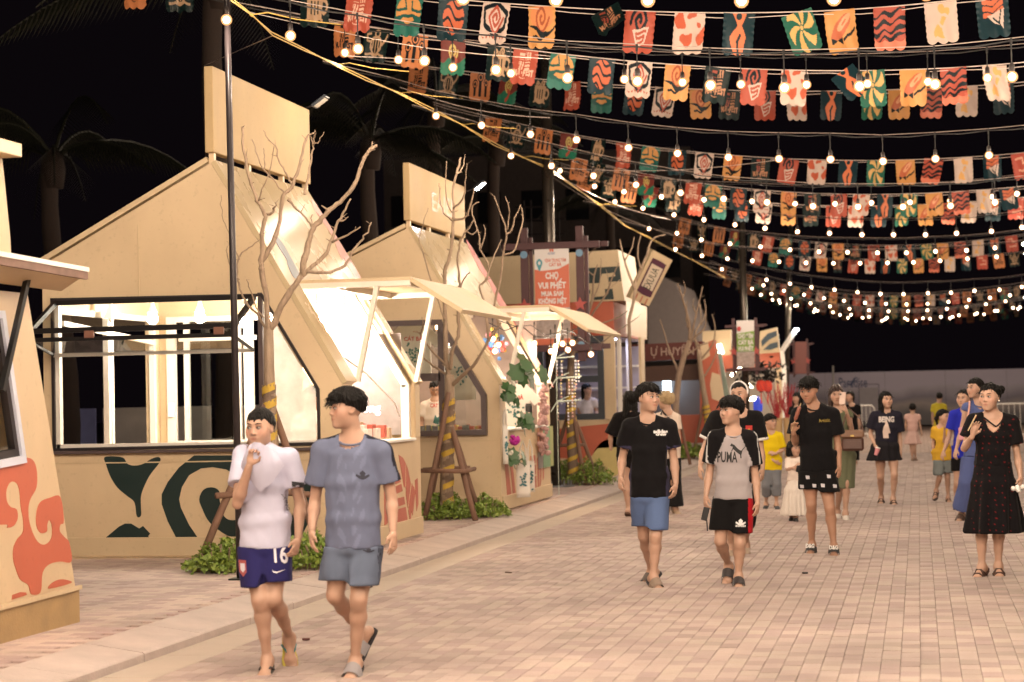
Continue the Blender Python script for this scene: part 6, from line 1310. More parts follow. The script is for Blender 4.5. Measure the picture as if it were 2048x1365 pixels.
# ================================================================== people: one continuous skin surface each, clothes and hair as children
class Field:
    """signed distance field built from rounded limbs and ellipsoids, meshed with surface nets"""
    def __init__(s): s.P = []
    def cap(s, a, b, ra, rb, k=.018, sub=False): s.P.append(('c', np.array(a, float), np.array(b, float), ra, rb, k, sub)); return s
    def ell(s, c, r, R=None, k=.018, sub=False): s.P.append(('e', np.array(c, float), np.array(r, float), np.eye(3) if R is None else np.array(R, float), 0, k, sub)); return s
    def ring(s, c0, c1, r0, r1, R, k=.02):      # elliptic section: r=(across, deep); R columns = across, deep, along
        s.P.append(('r', np.array(c0, float), np.array(c1, float), np.array(r0, float), np.array(r1, float), k, np.array(R, float))); return s
    def bounds(s):
        lo = []; hi = []
        for p in s.P:
            if p[0] == 'c': r = max(p[3], p[4]); lo.append(np.minimum(p[1], p[2])-r); hi.append(np.maximum(p[1], p[2])+r)
            elif p[0] == 'e': r = p[2].max(); lo.append(p[1]-r); hi.append(p[1]+r)
            else: r = max(p[3].max(), p[4].max()); lo.append(np.minimum(p[1], p[2])-r); hi.append(np.maximum(p[1], p[2])+r)
        return np.min(lo, 0), np.max(hi, 0)
    def grid(s, lo, hi, h):
        n = np.maximum(3, np.ceil((hi-lo)/h).astype(int)+1); return [lo[i]+h*np.arange(n[i]) for i in range(3)]
    def eval(s, ax, h):
        D = np.full([len(a) for a in ax], .08, np.float32)
        for p in s.P:
            if p[0] == 'c': r = max(p[3], p[4]); lo = np.minimum(p[1], p[2])-r; hi = np.maximum(p[1], p[2])+r
            elif p[0] == 'e': r = p[2].max(); lo = p[1]-r; hi = p[1]+r
            else: r = max(p[3].max(), p[4].max()); lo = np.minimum(p[1], p[2])-r; hi = np.maximum(p[1], p[2])+r
            pad = p[5]+3*h; sl = []
            for i in range(3):
                a = np.searchsorted(ax[i], lo[i]-pad); b = np.searchsorted(ax[i], hi[i]+pad)
                sl.append(slice(a, b))
            if any(q.start >= q.stop for q in sl): continue
            X = np.meshgrid(*[ax[i][sl[i]] for i in range(3)], indexing='ij', copy=False)
            X = np.stack(X, -1).astype(np.float32)
            if p[0] == 'c':
                ba = (p[2]-p[1]).astype(np.float32); pa = X-p[1].astype(np.float32); t = np.clip(pa@ba/max(1e-9, float(ba@ba)), 0, 1)
                d = np.linalg.norm(pa-t[..., None]*ba, axis=-1)-(p[3]+(p[4]-p[3])*t); sub = p[6]
            elif p[0] == 'e':
                q = (X-p[1].astype(np.float32))@p[3].astype(np.float32); q = q/p[2].astype(np.float32); l = np.linalg.norm(q, axis=-1); l2 = np.linalg.norm(q/p[2].astype(np.float32), axis=-1)
                d = l*(l-1)/np.maximum(l2, 1e-6); sub = p[6]
            else:
                R = p[6].astype(np.float32); ba = p[2]-p[1]; L = np.linalg.norm(ba); pa = X-p[1].astype(np.float32); q = pa@R
                al = (ba@R)/max(L, 1e-9); w = pa@(ba/max(L, 1e-9)).astype(np.float32); t = np.clip(w/max(L, 1e-9), 0, 1)
                cx = q-t[..., None]*(al*L).astype(np.float32); a = p[3][0]+(p[4][0]-p[3][0])*t; b = p[3][1]+(p[4][1]-p[3][1])*t; mn = np.minimum(a, b)
                l = np.sqrt((cx[..., 0]/a)**2+(cx[..., 1]/b)**2+(cx[..., 2]/(mn*.6))**2); d = (l-1)*mn; sub = False
            o = D[tuple(sl)]; k = p[5]
            if sub:
                d = -d; hh = np.clip(k-np.abs(o-d), 0, None)/k; D[tuple(sl)] = np.maximum(o, d)+hh*hh*k*.25
            else:
                hh = np.clip(k-np.abs(o-d), 0, None)/k; D[tuple(sl)] = np.minimum(o, d)-hh*hh*k*.25
        return D
def surface_nets(D, ax):
    S = D < 0; nx, ny, nz = D.shape
    cs = [S[i:nx-1+i, j:ny-1+j, k:nz-1+k] for i in (0, 1) for j in (0, 1) for k in (0, 1)]
    al = cs[0].copy(); an = cs[0].copy()
    for c in cs[1:]: al &= c; an |= c
    act = an & ~al; I = np.argwhere(act); n = len(I)
    if n == 0: return np.zeros((0, 3)), np.zeros((0, 4), int)
    idx = np.full(act.shape, -1, np.int64); idx[act] = np.arange(n)
    cor = {(i, j, k): D[I[:, 0]+i, I[:, 1]+j, I[:, 2]+k] for i in (0, 1) for j in (0, 1) for k in (0, 1)}
    acc = np.zeros((n, 3)); cnt = np.zeros(n)
    for a in range(3):
        oth = [q for q in range(3) if q != a]
        for u in (0, 1):
            for v in (0, 1):
                o = [0, 0, 0]; o[oth[0]] = u; o[oth[1]] = v; e = list(o); e[a] = 1
                d0 = cor[tuple(o)]; d1 = cor[tuple(e)]; m = (d0 < 0) != (d1 < 0); t = np.where(m, d0/np.where(m, d0-d1, 1), 0)
                P = np.zeros((n, 3)); P += o; P[:, a] = t; acc += P*m[:, None]; cnt += m
    V = I+acc/cnt[:, None]
    h = np.array([a_[1]-a_[0] for a_ in ax]); V = V*h+np.array([a_[0] for a_ in ax])
    F = []
    for a in range(3):
        b, c = [(1, 2), (2, 0), (0, 1)][a]
        sl0 = [slice(None)]*3; sl1 = [slice(None)]*3; sl0[a] = slice(0, -1); sl1[a] = slice(1, None)
        s0 = S[tuple(sl0)]; s1 = S[tuple(sl1)]; E_ = np.argwhere(s0 != s1)
        E_ = E_[(E_[:, b] > 0) & (E_[:, c] > 0) & (E_[:, b] < D.shape[b]-1) & (E_[:, c] < D.shape[c]-1)]
        if not len(E_): continue
        fl = s0[E_[:, 0], E_[:, 1], E_[:, 2]]
        def g(db, dc):
            q = E_.copy(); q[:, b] -= db; q[:, c] -= dc; return idx[q[:, 0], q[:, 1], q[:, 2]]
        Q = np.stack([g(1, 1), g(0, 1), g(0, 0), g(1, 0)], -1); Q[~fl] = Q[~fl][:, ::-1]; F.append(Q)
    F = np.concatenate(F); F = F[(F >= 0).all(1)]
    return V, F
def relax(V, F, it=2, lam=.5):
    n = len(V); E_ = np.concatenate([F[:, [0, 1]], F[:, [1, 2]], F[:, [2, 3]], F[:, [3, 0]]]); E_ = np.concatenate([E_, E_[:, ::-1]])
    deg = np.bincount(E_[:, 0], minlength=n).astype(float); deg[deg == 0] = 1
    for _ in range(it):
        A = np.stack([np.bincount(E_[:, 0], V[E_[:, 1], i], n) for i in range(3)], -1)/deg[:, None]; V = V+lam*(A-V)
    return V
def field_mesh(f, h, lo=None, hi=None, clip=None, disp=None, it=2):
    a, b = f.bounds(); lo = a-3*h if lo is None else np.maximum(a-3*h, lo); hi = b+3*h if hi is None else np.minimum(b+3*h, hi)
    ax = f.grid(lo, hi, h); D = f.eval(ax, h)
    if disp or clip:
        X = np.stack(np.meshgrid(*ax, indexing='ij'), -1)
        if disp: D = D+disp(X).astype(np.float32)
        if clip:
            for c in (clip if isinstance(clip, list) else [clip]): D = np.maximum(D, c(X).astype(np.float32))
    V, F = surface_nets(D, ax)
    return (relax(V, F, it) if len(F) else V), F
def link_vf(name, V, F, mt, parent, cols=None, smooth=True):
    off = np.array(wloc(parent)); me = bpy.data.meshes.new(name); me.from_pydata((V-off).tolist(), [], F.tolist() if hasattr(F, 'tolist') else F); me.materials.append(mt)
    if smooth: me.polygons.foreach_set('use_smooth', np.ones(len(me.polygons), bool))
    if cols is not None:
        ca = me.color_attributes.new('Col', 'FLOAT_COLOR', 'POINT'); ca.data.foreach_set('color', np.concatenate([cols, np.ones((len(V), 1))], 1).astype(np.float32).ravel())
    me.update(); return link_mesh(name, me, parent)
def nrm(v): v = np.array(v, float); return v/max(1e-9, np.linalg.norm(v))
M_SKIN = attr_mat('skin', .48, sss=.08, spec=.35, var=.07, vscale=14, bump=.05, bscale=350)
M_CLOTH = attr_mat('cloth', .88, spec=.15, var=.06, vscale=20, bump=.12, bscale=420, sheen=.03)
M_HAIR = mat('black_hair', (.0045, .0035, .003), .5, var=.4, scale=8, bump=.8, bscale=120, spec=.22, stretch=(1, 1, .12))
M_HAIRBR = mat('brown_hair', (.028, .012, .008), .45, var=.4, scale=8, bump=.7, bscale=120, stretch=(1, 1, .12))
M_HAIRBL = mat('blond_hair', (.46, .34, .19), .55, var=.35, scale=14, bump=.9, bscale=90)
M_EYEW = mat('eye_white', (.62, .58, .54), .25); M_IRIS = mat('iris_dark', (.010, .006, .004), .15)
M_LIP = mat('lips', (.30, .10, .08), .4); M_SOLE = mat('sandal_sole', (.03, .022, .02), .7, bump=.2)
SKIN = (.45, .282, .205)
def fold(seed, amp, f0=24., aniso=(1., 1., .38)):
    r = np.random.RandomState(seed); K_ = r.normal(0, 1, (6, 3))*np.array(aniso); K_ = K_/np.linalg.norm(K_, axis=1)[:, None]*f0*r.uniform(.5, 1.7, (6, 1)); ph = r.uniform(0, 6.28, 6); W_ = r.uniform(.4, 1, 6)
    def d(X):
        o = np.zeros(X.shape[:-1])
        wob = .6*np.sin(X@(K_[0]*.35)+ph[1])
        for k in range(6):
            v = np.sin(X@K_[k]+ph[k]+wob*2); o += W_[k]*(.45*v if k < 2 else .7-1.5*np.abs(v))
        return o*amp/2.0
    return d
def head_frame(yaw, pitch, roll=0.):
    # basis: right (picture right), forward, up ; yaw>0 turns to picture right
    R = Matrix.Rotation(math.radians(yaw), 3, 'Z') @ Matrix.Rotation(math.radians(pitch), 3, 'X') @ Matrix.Rotation(math.radians(roll), 3, 'Y')
    cols = np.array(R @ Matrix(((1, 0, 0), (0, -1, 0), (0, 0, 1)))); return cols      # columns: right, forward(-Y), up
class Person:
    def __init__(s, label, Y, J, hh=.225, yaw=0, pitch=0, roll=0, sex='m', h=.010, skin=SKIN, hair=None, plant='lr', base=None, child=False, bk=1., face=True, limbs='lr', fat=1., group=None, back=False, z0=0., poses=None, gaze=0.):
        s.poses = poses or {}; s.gaze = gaze
        s.J = {}; s.h = h; s.sex = sex; s.skin = np.array(skin); s.hh = hh; s.face = face; s.back = back
        for k, v in J.items():
            px, py = v[0], v[1]; dy = v[2] if len(v) > 2 else 0.; s.J[k] = np.array(atY(px, py, Y+dy))
        j = s.J; s.sc = hh/.225 if not child else hh/.225*.8; s.sc *= fat
        s.z0 = z0
        for q in 'lr':
            if q in plant and 'a'+q in j:
                j['a'+q][2] = z0+.088*max(.75, s.sc)
                if 't'+q in j: j['t'+q][2] = z0+.032
        if 'nb' not in j: j['nb'] = j['hd']-np.array((0, -.0, hh*.72))
        foot = [j[k] for k in ('al', 'ar') if k in j]
        c = np.mean(foot, 0) if foot else np.array((j['hd'][0], Y, z0))
        s.t = thing('person', (c[0], c[1], z0), label, 'person', group)
        s.R = head_frame(yaw, pitch, roll)
        s.sx = nrm(j['sr']-j['sl']); up = nrm(j['nb']-(j['hl']+j['hr'])/2); s.fw = nrm(np.cross(up, s.sx)); s.fw = s.fw if s.fw[1] < 0 else -s.fw
        if back: s.fw = -s.fw
        s.upv = up; s.TR = np.stack([s.sx, s.fw, up], -1)
        s.body()
        s.hairf(hair) if hair else None
    def HP(s, x, y, z): return s.J['hd']+s.R@(np.array((x, y, z))*s.hh)
    def hand(s, f, w, d, side, hs, pose):
        """palm, four bent fingers of unequal length and a thumb leaving the side of the palm"""
        d = nrm(d); inw = s.sx*(1 if side == 'l' else -1)*.9-s.fw*.45; fwd = inw if pose.get('n') is None else np.array(pose['n'], float)
        n = nrm(fwd-d*np.dot(fwd, d)); x = np.cross(d, n)*(1 if pose.get('flip') is None else -1)      # x: across the palm, thumb side positive
        if pose.get('n') is None: x = x if np.dot(x, s.fw) > 0 else -x
        elif (np.dot(x, s.sx) > 0) == (side == 'r'): x = -x
        L = hs; k = .006; p0 = np.array(w)
        f.cap(p0-d*.02*L/.18, p0+d*.03*L/.18, .021*L/.18, .024*L/.18, .012)
        pm = p0+d*.055*L/.18
        f.ell(pm, (.036*L/.18, .017*L/.18, .047*L/.18), np.stack([x, n, d], -1), .012)
        kn = p0+d*.088*L/.18; cu = max(.55, pose.get('curl', .6))
        for i, (o, ln) in enumerate(((.030, .068), (.010, .076), (-.010, .070), (-.029, .054))):
            b = kn+x*o*L/.18-d*abs(o)*.15; ln = ln*L/.18; a = b; dd = d+x*o*1.3*pose.get('spread', 1)
            for q, (fr, an) in enumerate(((.45, .35), (.32, .9), (.23, 1.35))):
                ang = cu*an*(1+.12*i); v = nrm(nrm(dd)*math.cos(ang)+n*pose.get('cs', 1)*math.sin(ang)); c = a+v*ln*fr; r0 = (.0088-.0011*q)*L/.18; f.cap(a, c, r0, r0-.001, k); a = c
        b = p0+d*.03*L/.18+x*.026*L/.18; v1 = nrm(d*.75+x*.65+n*.25); c = b+v1*.036*L/.18; f.cap(b, c, .0125*L/.18, .0098*L/.18, .01); v2 = nrm(d*.95+x*.1+n*.4); f.cap(c, c+v2*.030*L/.18, .0098*L/.18, .0075*L/.18, k)
    def body(s):
        j = s.J; sc = s.sc; f = Field(); hh = s.hh; g = 1. if s.sex == 'm' else .9
        mh = (j['hl']+j['hr'])/2; ms = (j['sl']+j['sr'])/2; sw = np.linalg.norm(j['sr']-j['sl'])/2; hw = max(np.linalg.norm(j['hr']-j['hl'])/2, .07*sc)
        def L(t): return ms+(mh-ms)*t
        # trunk
        f.ring(L(.08), L(.42), (sw*.80, .085*sc), (sw*.82, .095*sc), s.TR, .03); f.ring(L(.42), L(.75), (sw*.80, .092*sc), (sw*.70, .085*sc), s.TR, .03); f.ring(L(.75), L(1.02), (sw*.72, .088*sc), (hw+.075*sc, .10*sc), s.TR, .03)
        # neck
        nk = s.HP(0, -.10, -.30); f.cap(nk, j['nb'], .052*g*hh/.225, .056*g*sc, .02); f.cap(j['nb'], L(.1), .056*g*sc, .07*sc, .03)
        for q in 'lr':
            f.cap(j['nb'], j['s'+q], .047*sc, .050*sc, .03)
            if 'e'+q in j:
                S, E_, Wr = j['s'+q], j['e'+q], j['w'+q]
                f.cap(S, S+(E_-S)*.25, .050*g*sc, .044*g*sc, .02); f.cap(S+(E_-S)*.25, E_, .042*g*sc, .032*g*sc, .02)
                m1 = E_+(Wr-E_)*.28; f.cap(E_, m1, .032*g*sc, .036*g*sc, .016); f.cap(m1, Wr, .036*g*sc, .023*g*sc, .016)
        hands = {}
        for q in 'lr':
            if 'f'+q in j: hands[q] = 1
        # legs
        for q in 'lr':
            if 'k'+q not in j: continue
            Hp, Kn, An = j['h'+q], j['k'+q], j['a'+q]; g2 = 1. if s.sex == 'm' else .96
            f.cap(Hp, Hp+(Kn-Hp)*.5, .080*g2*sc, .068*g2*sc, .03); f.cap(Hp+(Kn-Hp)*.5, Kn, .068*g2*sc, .049*g2*sc, .025)
            f.cap(Kn+s.fw*.012*sc, Kn+s.fw*.012*sc-(Kn-An)*.1, .044*sc, .04*sc, .02)
            b = -s.fw*.018*sc; m1 = Kn+(An-Kn)*.30+b; f.cap(Kn, m1, .045*sc, .050*g2*sc, .02); f.cap(m1, Kn+(An-Kn)*.62+b*.5, .050*g2*sc, .036*sc, .02); f.cap(Kn+(An-Kn)*.6+b*.5, An, .035*sc, .028*sc, .02)
        # head
        HE = lambda c, r, k=.02, sub=False: f.ell(s.HP(*c), np.array(r)*hh, s.R, k*hh/.225, sub)
        HC = lambda a, b, ra, rb, k=.012, sub=False: f.cap(s.HP(*a), s.HP(*b), ra*hh, rb*hh, k*hh/.225, sub)
        HE((0, -.07, .13), (.345, .42, .365)); HE((0, .10, -.08), (.29, .29, .36), .03); HE((0, .12, -.27), (.235, .25, .20), .03); HC((-.05, .29, -.425), (.05, .29, -.425), .075, .075, .025)
        HE((-.19, .22, -.10), (.11, .11, .13), .03); HE((.19, .22, -.10), (.11, .11, .13), .03)
        HC((-.15, .33, .115), (.15, .33, .115), .045, .045, .02)
        HE((-.135, .43, .03), (.085, .07, .055), .015, True); HE((.135, .43, .03), (.085, .07, .055), .015, True)
        HC((0, .345, .07), (0, .435, -.105), .030, .046, .012); HE((-.05, .395, -.125), (.036, .045, .032), .008); HE((.05, .395, -.125), (.036, .045, .032), .008)
        HC((-.075, .365, -.235), (.075, .365, -.235), .026, .026, .008); HC((-.06, .362, -.285), (.06, .362, -.285), .030, .030, .008)
        for q in (-1, 1): HE((q*.335, -.02, -.01), (.035, .085, .125), .012); HE((q*.365, -.0, .0), (.02, .045, .075), .005, True)
        # feet
        s.footdir = {}
        ff = {}
        for q in 'lr':
            if 'a'+q in j and 't'+q in j:
                An, T = j['a'+q], j['t'+q]; d = nrm(T-An); fl = .155*sc
                ax = nrm(np.array((T[0]-An[0], T[1]-An[1], 0)) if abs(d[2]) < .85 else d)
                up = nrm(np.array((0, 0, 1.))-d*d[2]) if abs(d[2]) < .96 else nrm(-s.fw)
                sd = np.cross(d, up); s.footdir[q] = (d, up, sd)
                hl = An-d*.035*sc-up*.045*sc; bl = An+d*.13*sc-up*.058*sc
                ff[q] = 1
                f.cap(An, An-up*.02*sc, .033*sc, .036*sc, .015); f.cap(hl, An+d*.02*sc-up*.02*sc, .033*sc, .036*sc, .02); f.cap(An+d*.0*sc-up*.015*sc, bl, .036*sc, .026*sc, .025)
                f.cap(bl-sd*.022*sc, bl+sd*.022*sc, .023*sc, .021*sc, .02); f.cap(hl, bl, .028*sc, .024*sc, .02)
                for i in range(5):
                    o = (i-2)*.0165*sc*(1 if q == 'r' else -1); ln = (.052-.007*i)*sc; a = bl+sd*o+d*.01*sc; f.cap(a, a+d*ln-up*.004, (.0135-.0012*i)*sc, (.011-.0012*i)*sc, .004)
        s.f = f
        # big surface, with finer patches for head, hands and feet sharing the same field
        V0 = []; F0 = []; n0 = 0; h = s.h
        def addp(V, F):
            nonlocal n0
            V0.append(V); F0.append(F+n0); n0 += len(V)
        handf = Field()
        for q in hands:
            dd = j['f'+q]-j['w'+q]; s.hand(handf, j['w'+q], dd, q, .160*sc, s.poses.get(q, {}))
        zc = s.HP(0, -.05, -.42); uph = s.R[:, 2]
        V, F = field_mesh(f, h, clip=lambda X: (X-zc)@uph-.012)
        if len(F): addp(V, F)
        a = s.J['hd']-hh*.85; b = s.J['hd']+hh*.8
        V, F = field_mesh(f, min(h*.62, .0062)*(1 if s.face else 1.3), a, b, clip=lambda X: -((X-zc)@uph)-.012, it=1)
        if len(F): addp(V, F)
        if hands:
            V, F = field_mesh(handf, max(.0036, h*.42)); addp(V, F)
        V = np.concatenate(V0); F = np.concatenate(F0)
        # skin tone: lips, cheeks, knees a little redder
        Lc = (V-s.J['hd'])@s.R/hh; col = np.tile(s.skin, (len(V), 1))
        lip = np.exp(-((Lc[:, 0]/.10)**2+((Lc[:, 2]+.26)/.035)**2)**2)*(Lc[:, 1] > .3); col = col*(1-lip[:, None]*.75)+np.array((.30, .10, .075))*lip[:, None]*.75
        ck = np.exp(-(((np.abs(Lc[:, 0])-.2)/.12)**2+((Lc[:, 2]+.08)/.12)**2))*(Lc[:, 1] > .1); col = col*(1+ck[:, None]*np.array((.06, -.07, -.07)))
        s.skin_o = link_vf('body', V, F, M_SKIN, s.t, col)
        if s.face: s.facef()
    def facef(s):
        hh = s.hh
        for q in (-1, 1):
            c = s.HP(q*.135, .352, .030); R = Matrix(s.R.tolist())
            m = MB(); m.ball(c, (.066*hh, .05*hh, .025*hh), 12, R); e = m.build('eye', M_EYEW, s.t, True)
            m = MB(); m.ball(s.HP(q*.135+s.gaze*.018, .388, .030), (.030*hh, .018*hh, .025*hh), 10, R); m.build('iris', M_IRIS, e, True)
            m = MB(); m.tube([s.HP(q*.06, .375, .035), s.HP(q*.10, .402, .062), s.HP(q*.16, .397, .066), s.HP(q*.215, .355, .042)], [.006*hh, .010*hh, .010*hh, .006*hh], 6); m.build('eyelid', mat('lash_line', (.05, .025, .02), .6), e, True)
            m = MB(); m.tube([s.HP(q*.055, .395, .125), s.HP(q*.12, .405, .150), s.HP(q*.19, .37, .150), s.HP(q*.235, .335, .130)], [.008*hh, .014*hh, .012*hh, .004*hh], 6); m.build('eyebrow', M_HAIR, s.t, True)
        m = MB(); m.tube([s.HP(-.09, .365, -.262), s.HP(-.03, .392, -.258), s.HP(.03, .392, -.258), s.HP(.09, .365, -.262)], [.005*hh, .008*hh, .008*hh, .005*hh], 6); m.build('mouth', mat('mouth_line', (.10, .025, .02), .6), s.t, True)
    def hairf(s, H):
        """H: fringe height, side length, volume, long (0..), material, parts to leave out"""
        hh = s.hh; fr = H.get('fringe', .2); sd = H.get('side', -.02); vol = H.get('vol', 1.); mt = H.get('mat', M_HAIR); nape = H.get('nape', -.22)
        f = Field(); HE = lambda c, r, k=.02, sub=False: f.ell(s.HP(*c), np.array(r)*hh, s.R, k, sub)
        v = .03+.035*vol; HE((0, -.08, .15), (.345+v*.8, .42+v, .36+v*1.2))
        top = H.get('top', 0.)
        if top: HE((H.get('tx', 0), .08, .34), (.30, .36, .16+top*.4), .03)
        long_ = H.get('long', 0.)
        if long_:
            bk = H.get('behind', -.24)
            for x in (-.27, -.12, .05, .2, .3): f.cap(s.HP(x, bk+.02*abs(x), .0), s.HP(x*1.05, bk+.02, -long_*.6), .15*hh, .14*hh, .02); f.cap(s.HP(x*1.05, bk+.02, -long_*.6), s.HP(x*.9, bk+.05, -long_), .13*hh, .06*hh, .02)
            for x in H.get('front', ()): f.cap(s.HP(x, .02, .12), s.HP(x*1.08, .10, -.35), .10*hh, .10*hh, .02); f.cap(s.HP(x*1.08, .10, -.35), s.HP(x*.92, .22, -long_*.95), .09*hh, .045*hh, .02)
        if H.get('bun'): f.ell(s.HP(*H['bun']), np.array((.19, .19, .17))*hh, s.R, .015)
        if H.get('tail'): f.cap(s.HP(0, -.48, .2), s.HP(0, -.62, -.1), .10*hh, .11*hh, .02); f.cap(s.HP(0, -.62, -.1), s.HP(.02, -.55, -.55), .11*hh, .05*hh, .02)
        seed = int(abs(s.J['hd'][0])*1000) % 997; r = np.random.RandomState(seed); a1, a2, a3 = r.uniform(0, 6, 3)
        def disp(X):
            q = (X-s.J['hd'])@s.R/hh; th = np.arctan2(q[..., 0], q[..., 1]+.1)
            st = np.sin(th*26+a1+3*np.sin(q[..., 2]*5+a2))*.45+np.sin(th*47+a3+5*q[..., 2])*.3+.4*np.sin(q[..., 0]*30+q[..., 2]*16+a2)*(q[..., 2] > .2)
            return -.014*hh/.225*st*H.get('rough', 1.)*.8
        def cut(X):
            q = (X-s.J['hd'])@s.R/hh; x, y, z = q[..., 0], q[..., 1], q[..., 2]
            jag = .028*np.sin(x*38+a1)+.02*np.sin(x*71+a2)+.05*np.sin(x*5+a3)*H.get('sweep', 1.)
            line = np.where(y > .1, fr+jag-.25*np.maximum(0, np.abs(x)-.24)*(sd < fr), sd+(nape-sd)*np.clip((.0-y)/.3, 0, 1))
            tt = np.clip((y-.0)/.22, 0, 1); line = (sd+(nape-sd)*np.clip((-.02-y)/.3, 0, 1))*(1-tt)+(fr+jag)*tt
            if long_: line = np.where((y < .16) | (np.abs(x) > .24+.1*np.clip(-z, 0, 1)) & (len(H.get('front', ())) > 0), -9., line)
            if H.get('tail') or H.get('bun'): line = np.where(y < -.40, -9, line)
            return (line-z)*hh
        V, F = field_mesh(f, max(.0052, s.h*.6), clip=cut, disp=disp, it=1)
        o = link_vf('hair', V, F, mt, s.t)
        # loose locks that break the outline
        m = MB(); rr = random.Random(seed)
        n = int(H.get('locks', 60)*1.8)
        for i in range(n):
            th = rr.uniform(-2.6, 2.6) if rr.random() < .6 else rr.uniform(-.9, .9); ph = rr.uniform(.05, 1.35)
            x = math.sin(th)*math.cos(ph); y = math.cos(th)*math.cos(ph); z = math.sin(ph); a = .345+v*.8, .42+v, .36+v*1.2
            p = np.array((x*a[0], y*a[1]-.08, z*a[2]+.15))
            if p[1] > .12 and p[2] < fr+.02: continue
            t1 = np.array((x*.10+rr.gauss(0, .03), y*.10+.03, -.06+rr.gauss(0, .04)+.08*top))
            if p[2] < sd: continue
            q = p+t1*H.get('lock', 1.); e = q+t1*.5*H.get('lock', 1.)+np.array((0, .01, -.05))
            m.tube([s.HP(*(p*.97)), s.HP(*q), s.HP(*e)], [.015*hh, .010*hh, .002*hh], 4)
        if m.V: k = m.build('locks', mt, o, True); k['kind'] = 'stuff'
        return o
    # ---------------------------------------------------------------- clothes
    def tee(s, hem, col, sleeve=.55, name='t_shirt', width=1., seed=1, neck=.062, sr=1., tint=None, mt=None, fl=1., hemw=None, amp=.006, cuff=None, depth=1., taper=None, vneck=False):
        j = s.J; sc = s.sc; f = Field(); ms = (j['sl']+j['sr'])/2; mh = (j['hl']+j['hr'])/2; sw = np.linalg.norm(j['sr']-j['sl'])/2; ax_ = nrm(mh-ms)
        zt = atY(hem[0], hem[1], ms[1]+0).z; s.ztee = zt; Lh = (ms[2]-zt)/max(.3, -ax_[2]); e = ms+ax_*Lh
        hwid = hemw if hemw else sw*.97*width
        def P(t): return ms+(e-ms)*t
        tp = taper if taper else sw*.90*width
        f.ring(P(.06), P(.33), (sw*.86*width, .105*sc*depth), (sw*.93*width, .118*sc*depth), s.TR, .03); f.ring(P(.33), P(.7), (sw*.93*width, .118*sc*depth), (tp, .118*sc*depth), s.TR, .03); f.ring(P(.7), P(1.06), (tp, .118*sc*depth), (hwid, .124*sc*depth), s.TR, .03)
        f.cap(j['nb']+(ms-j['nb'])*.3, ms, .075*sc, .09*sc, .03)
        for q in 'lr':
            f.cap(j['nb']+(j['s'+q]-j['nb'])*.25, j['s'+q], .052*sc, .058*sc, .03)
            if 'e'+q in j:
                S, E_ = j['s'+q], j['e'+q]; f.cap(S, S+(E_-S)*(sleeve+.1), .060*sc*sr, .066*sc*sr*fl, .025)
        nb = j['nb']; up = nrm(s.HP(0, -.1, -.3)-nb); fw = s.fw
        nc = nb+fw*.030*sc-up*.004
        fo = fold(seed, amp); f2 = fold(seed+50, amp*.6, 48.)
        def disp(X):
            w = np.clip(((X-ms)@ax_)/max(.1, Lh), 0, 1); return (fo(X)+f2(X))*(.45+.55*w)
        cl = [lambda X: (X-e)@ax_+.004*np.sin(X@(s.sx*40))]
        for q in 'lr':
            if 'e'+q in j:
                S, E_ = j['s'+q], j['e'+q]; d = nrm(E_-S); en = S+d*np.linalg.norm(E_-S)*sleeve
                def c(X, S=S, d=d, en=en, q=q):
                    b = X-S; al = b@d; r = np.linalg.norm(b-al[..., None]*d, axis=-1); out = (b@s.sx)*(1 if q == 'r' else -1)
                    near = (r < .12*sc*sr) & (al > .04) & (al < np.linalg.norm(E_-S)*(sleeve+.1)+.11*sc) & ((out > -.02*sc) | (r < .085*sc*sr))
                    tr = (X-ms)@ax_; tx = np.abs((X-ms-tr[..., None]*ax_)@s.sx); inside = tx < np.minimum(sw*.93*width, 9)
                    return np.where(near & ~(inside & (np.abs((X-ms)@s.fw) < .12*sc)), (X-en)@d, -1.)
                cl.append(c)
        # neckline: scoop opening round the neck
        def ncut(X):
            b = X-nc; al = b@up; fr = b@fw; x = b@s.sx; r = np.sqrt(x**2+(fr*(.85 if not vneck else .7))**2); pl = nplane(fr/(neck*sc), x/(neck*sc)); return np.minimum(neck*sc-r, al-pl)
        def nplane(fr, x): return sc*(-.016-.026*np.clip(fr, -1, 1.5)-(.035*np.clip(fr, 0, 1.5)*np.clip(1-np.abs(x), 0, 1) if vneck else 0))
        cl.append(ncut)
        V, F = field_mesh(f, s.h, clip=cl, disp=disp)
        cols = np.tile(np.array(col, float), (len(V), 1))
        if tint: cols = tint(s, V, cols)
        b = V-nc; fr = b@fw; x = b@s.sx; r = np.sqrt(x**2+(fr*(.85 if not vneck else .7))**2); ins = (r < neck*sc-.1*s.h) & (np.abs(b@up-nplane(fr/(neck*sc), x/(neck*sc))) < 1.2*s.h)
        cols[ins] = s.skin                                              # the throat inside the collar
        o = link_vf(name, V, F, mt or M_CLOTH, s.t, cols)
        # ribbed collar
        m = MB(); k = 22; P_ = []
        for i in range(k+1):
            a = 2*math.pi*i/k; rr = neck*sc*1.02; P_.append(nc+s.sx*rr*math.sin(a)+fw*rr*math.cos(a)/(.85 if not vneck else .7)+up*(float(nplane(rr*math.cos(a)/(.85 if not vneck else .7)/(neck*sc), math.sin(a)))+.002))
        s.collar = P_; s.garm = (V, F)
        m.tube([p for p in P_], .0075*sc, 6, False); m.build('collar', (lambda c: mat('rib_%02d_%02d_%02d' % tuple(int(x*99) for x in c), tuple(x*.92 for x in c), .9))(tuple(np.array(col)[:3])), o, True)
        s.tee_o = o
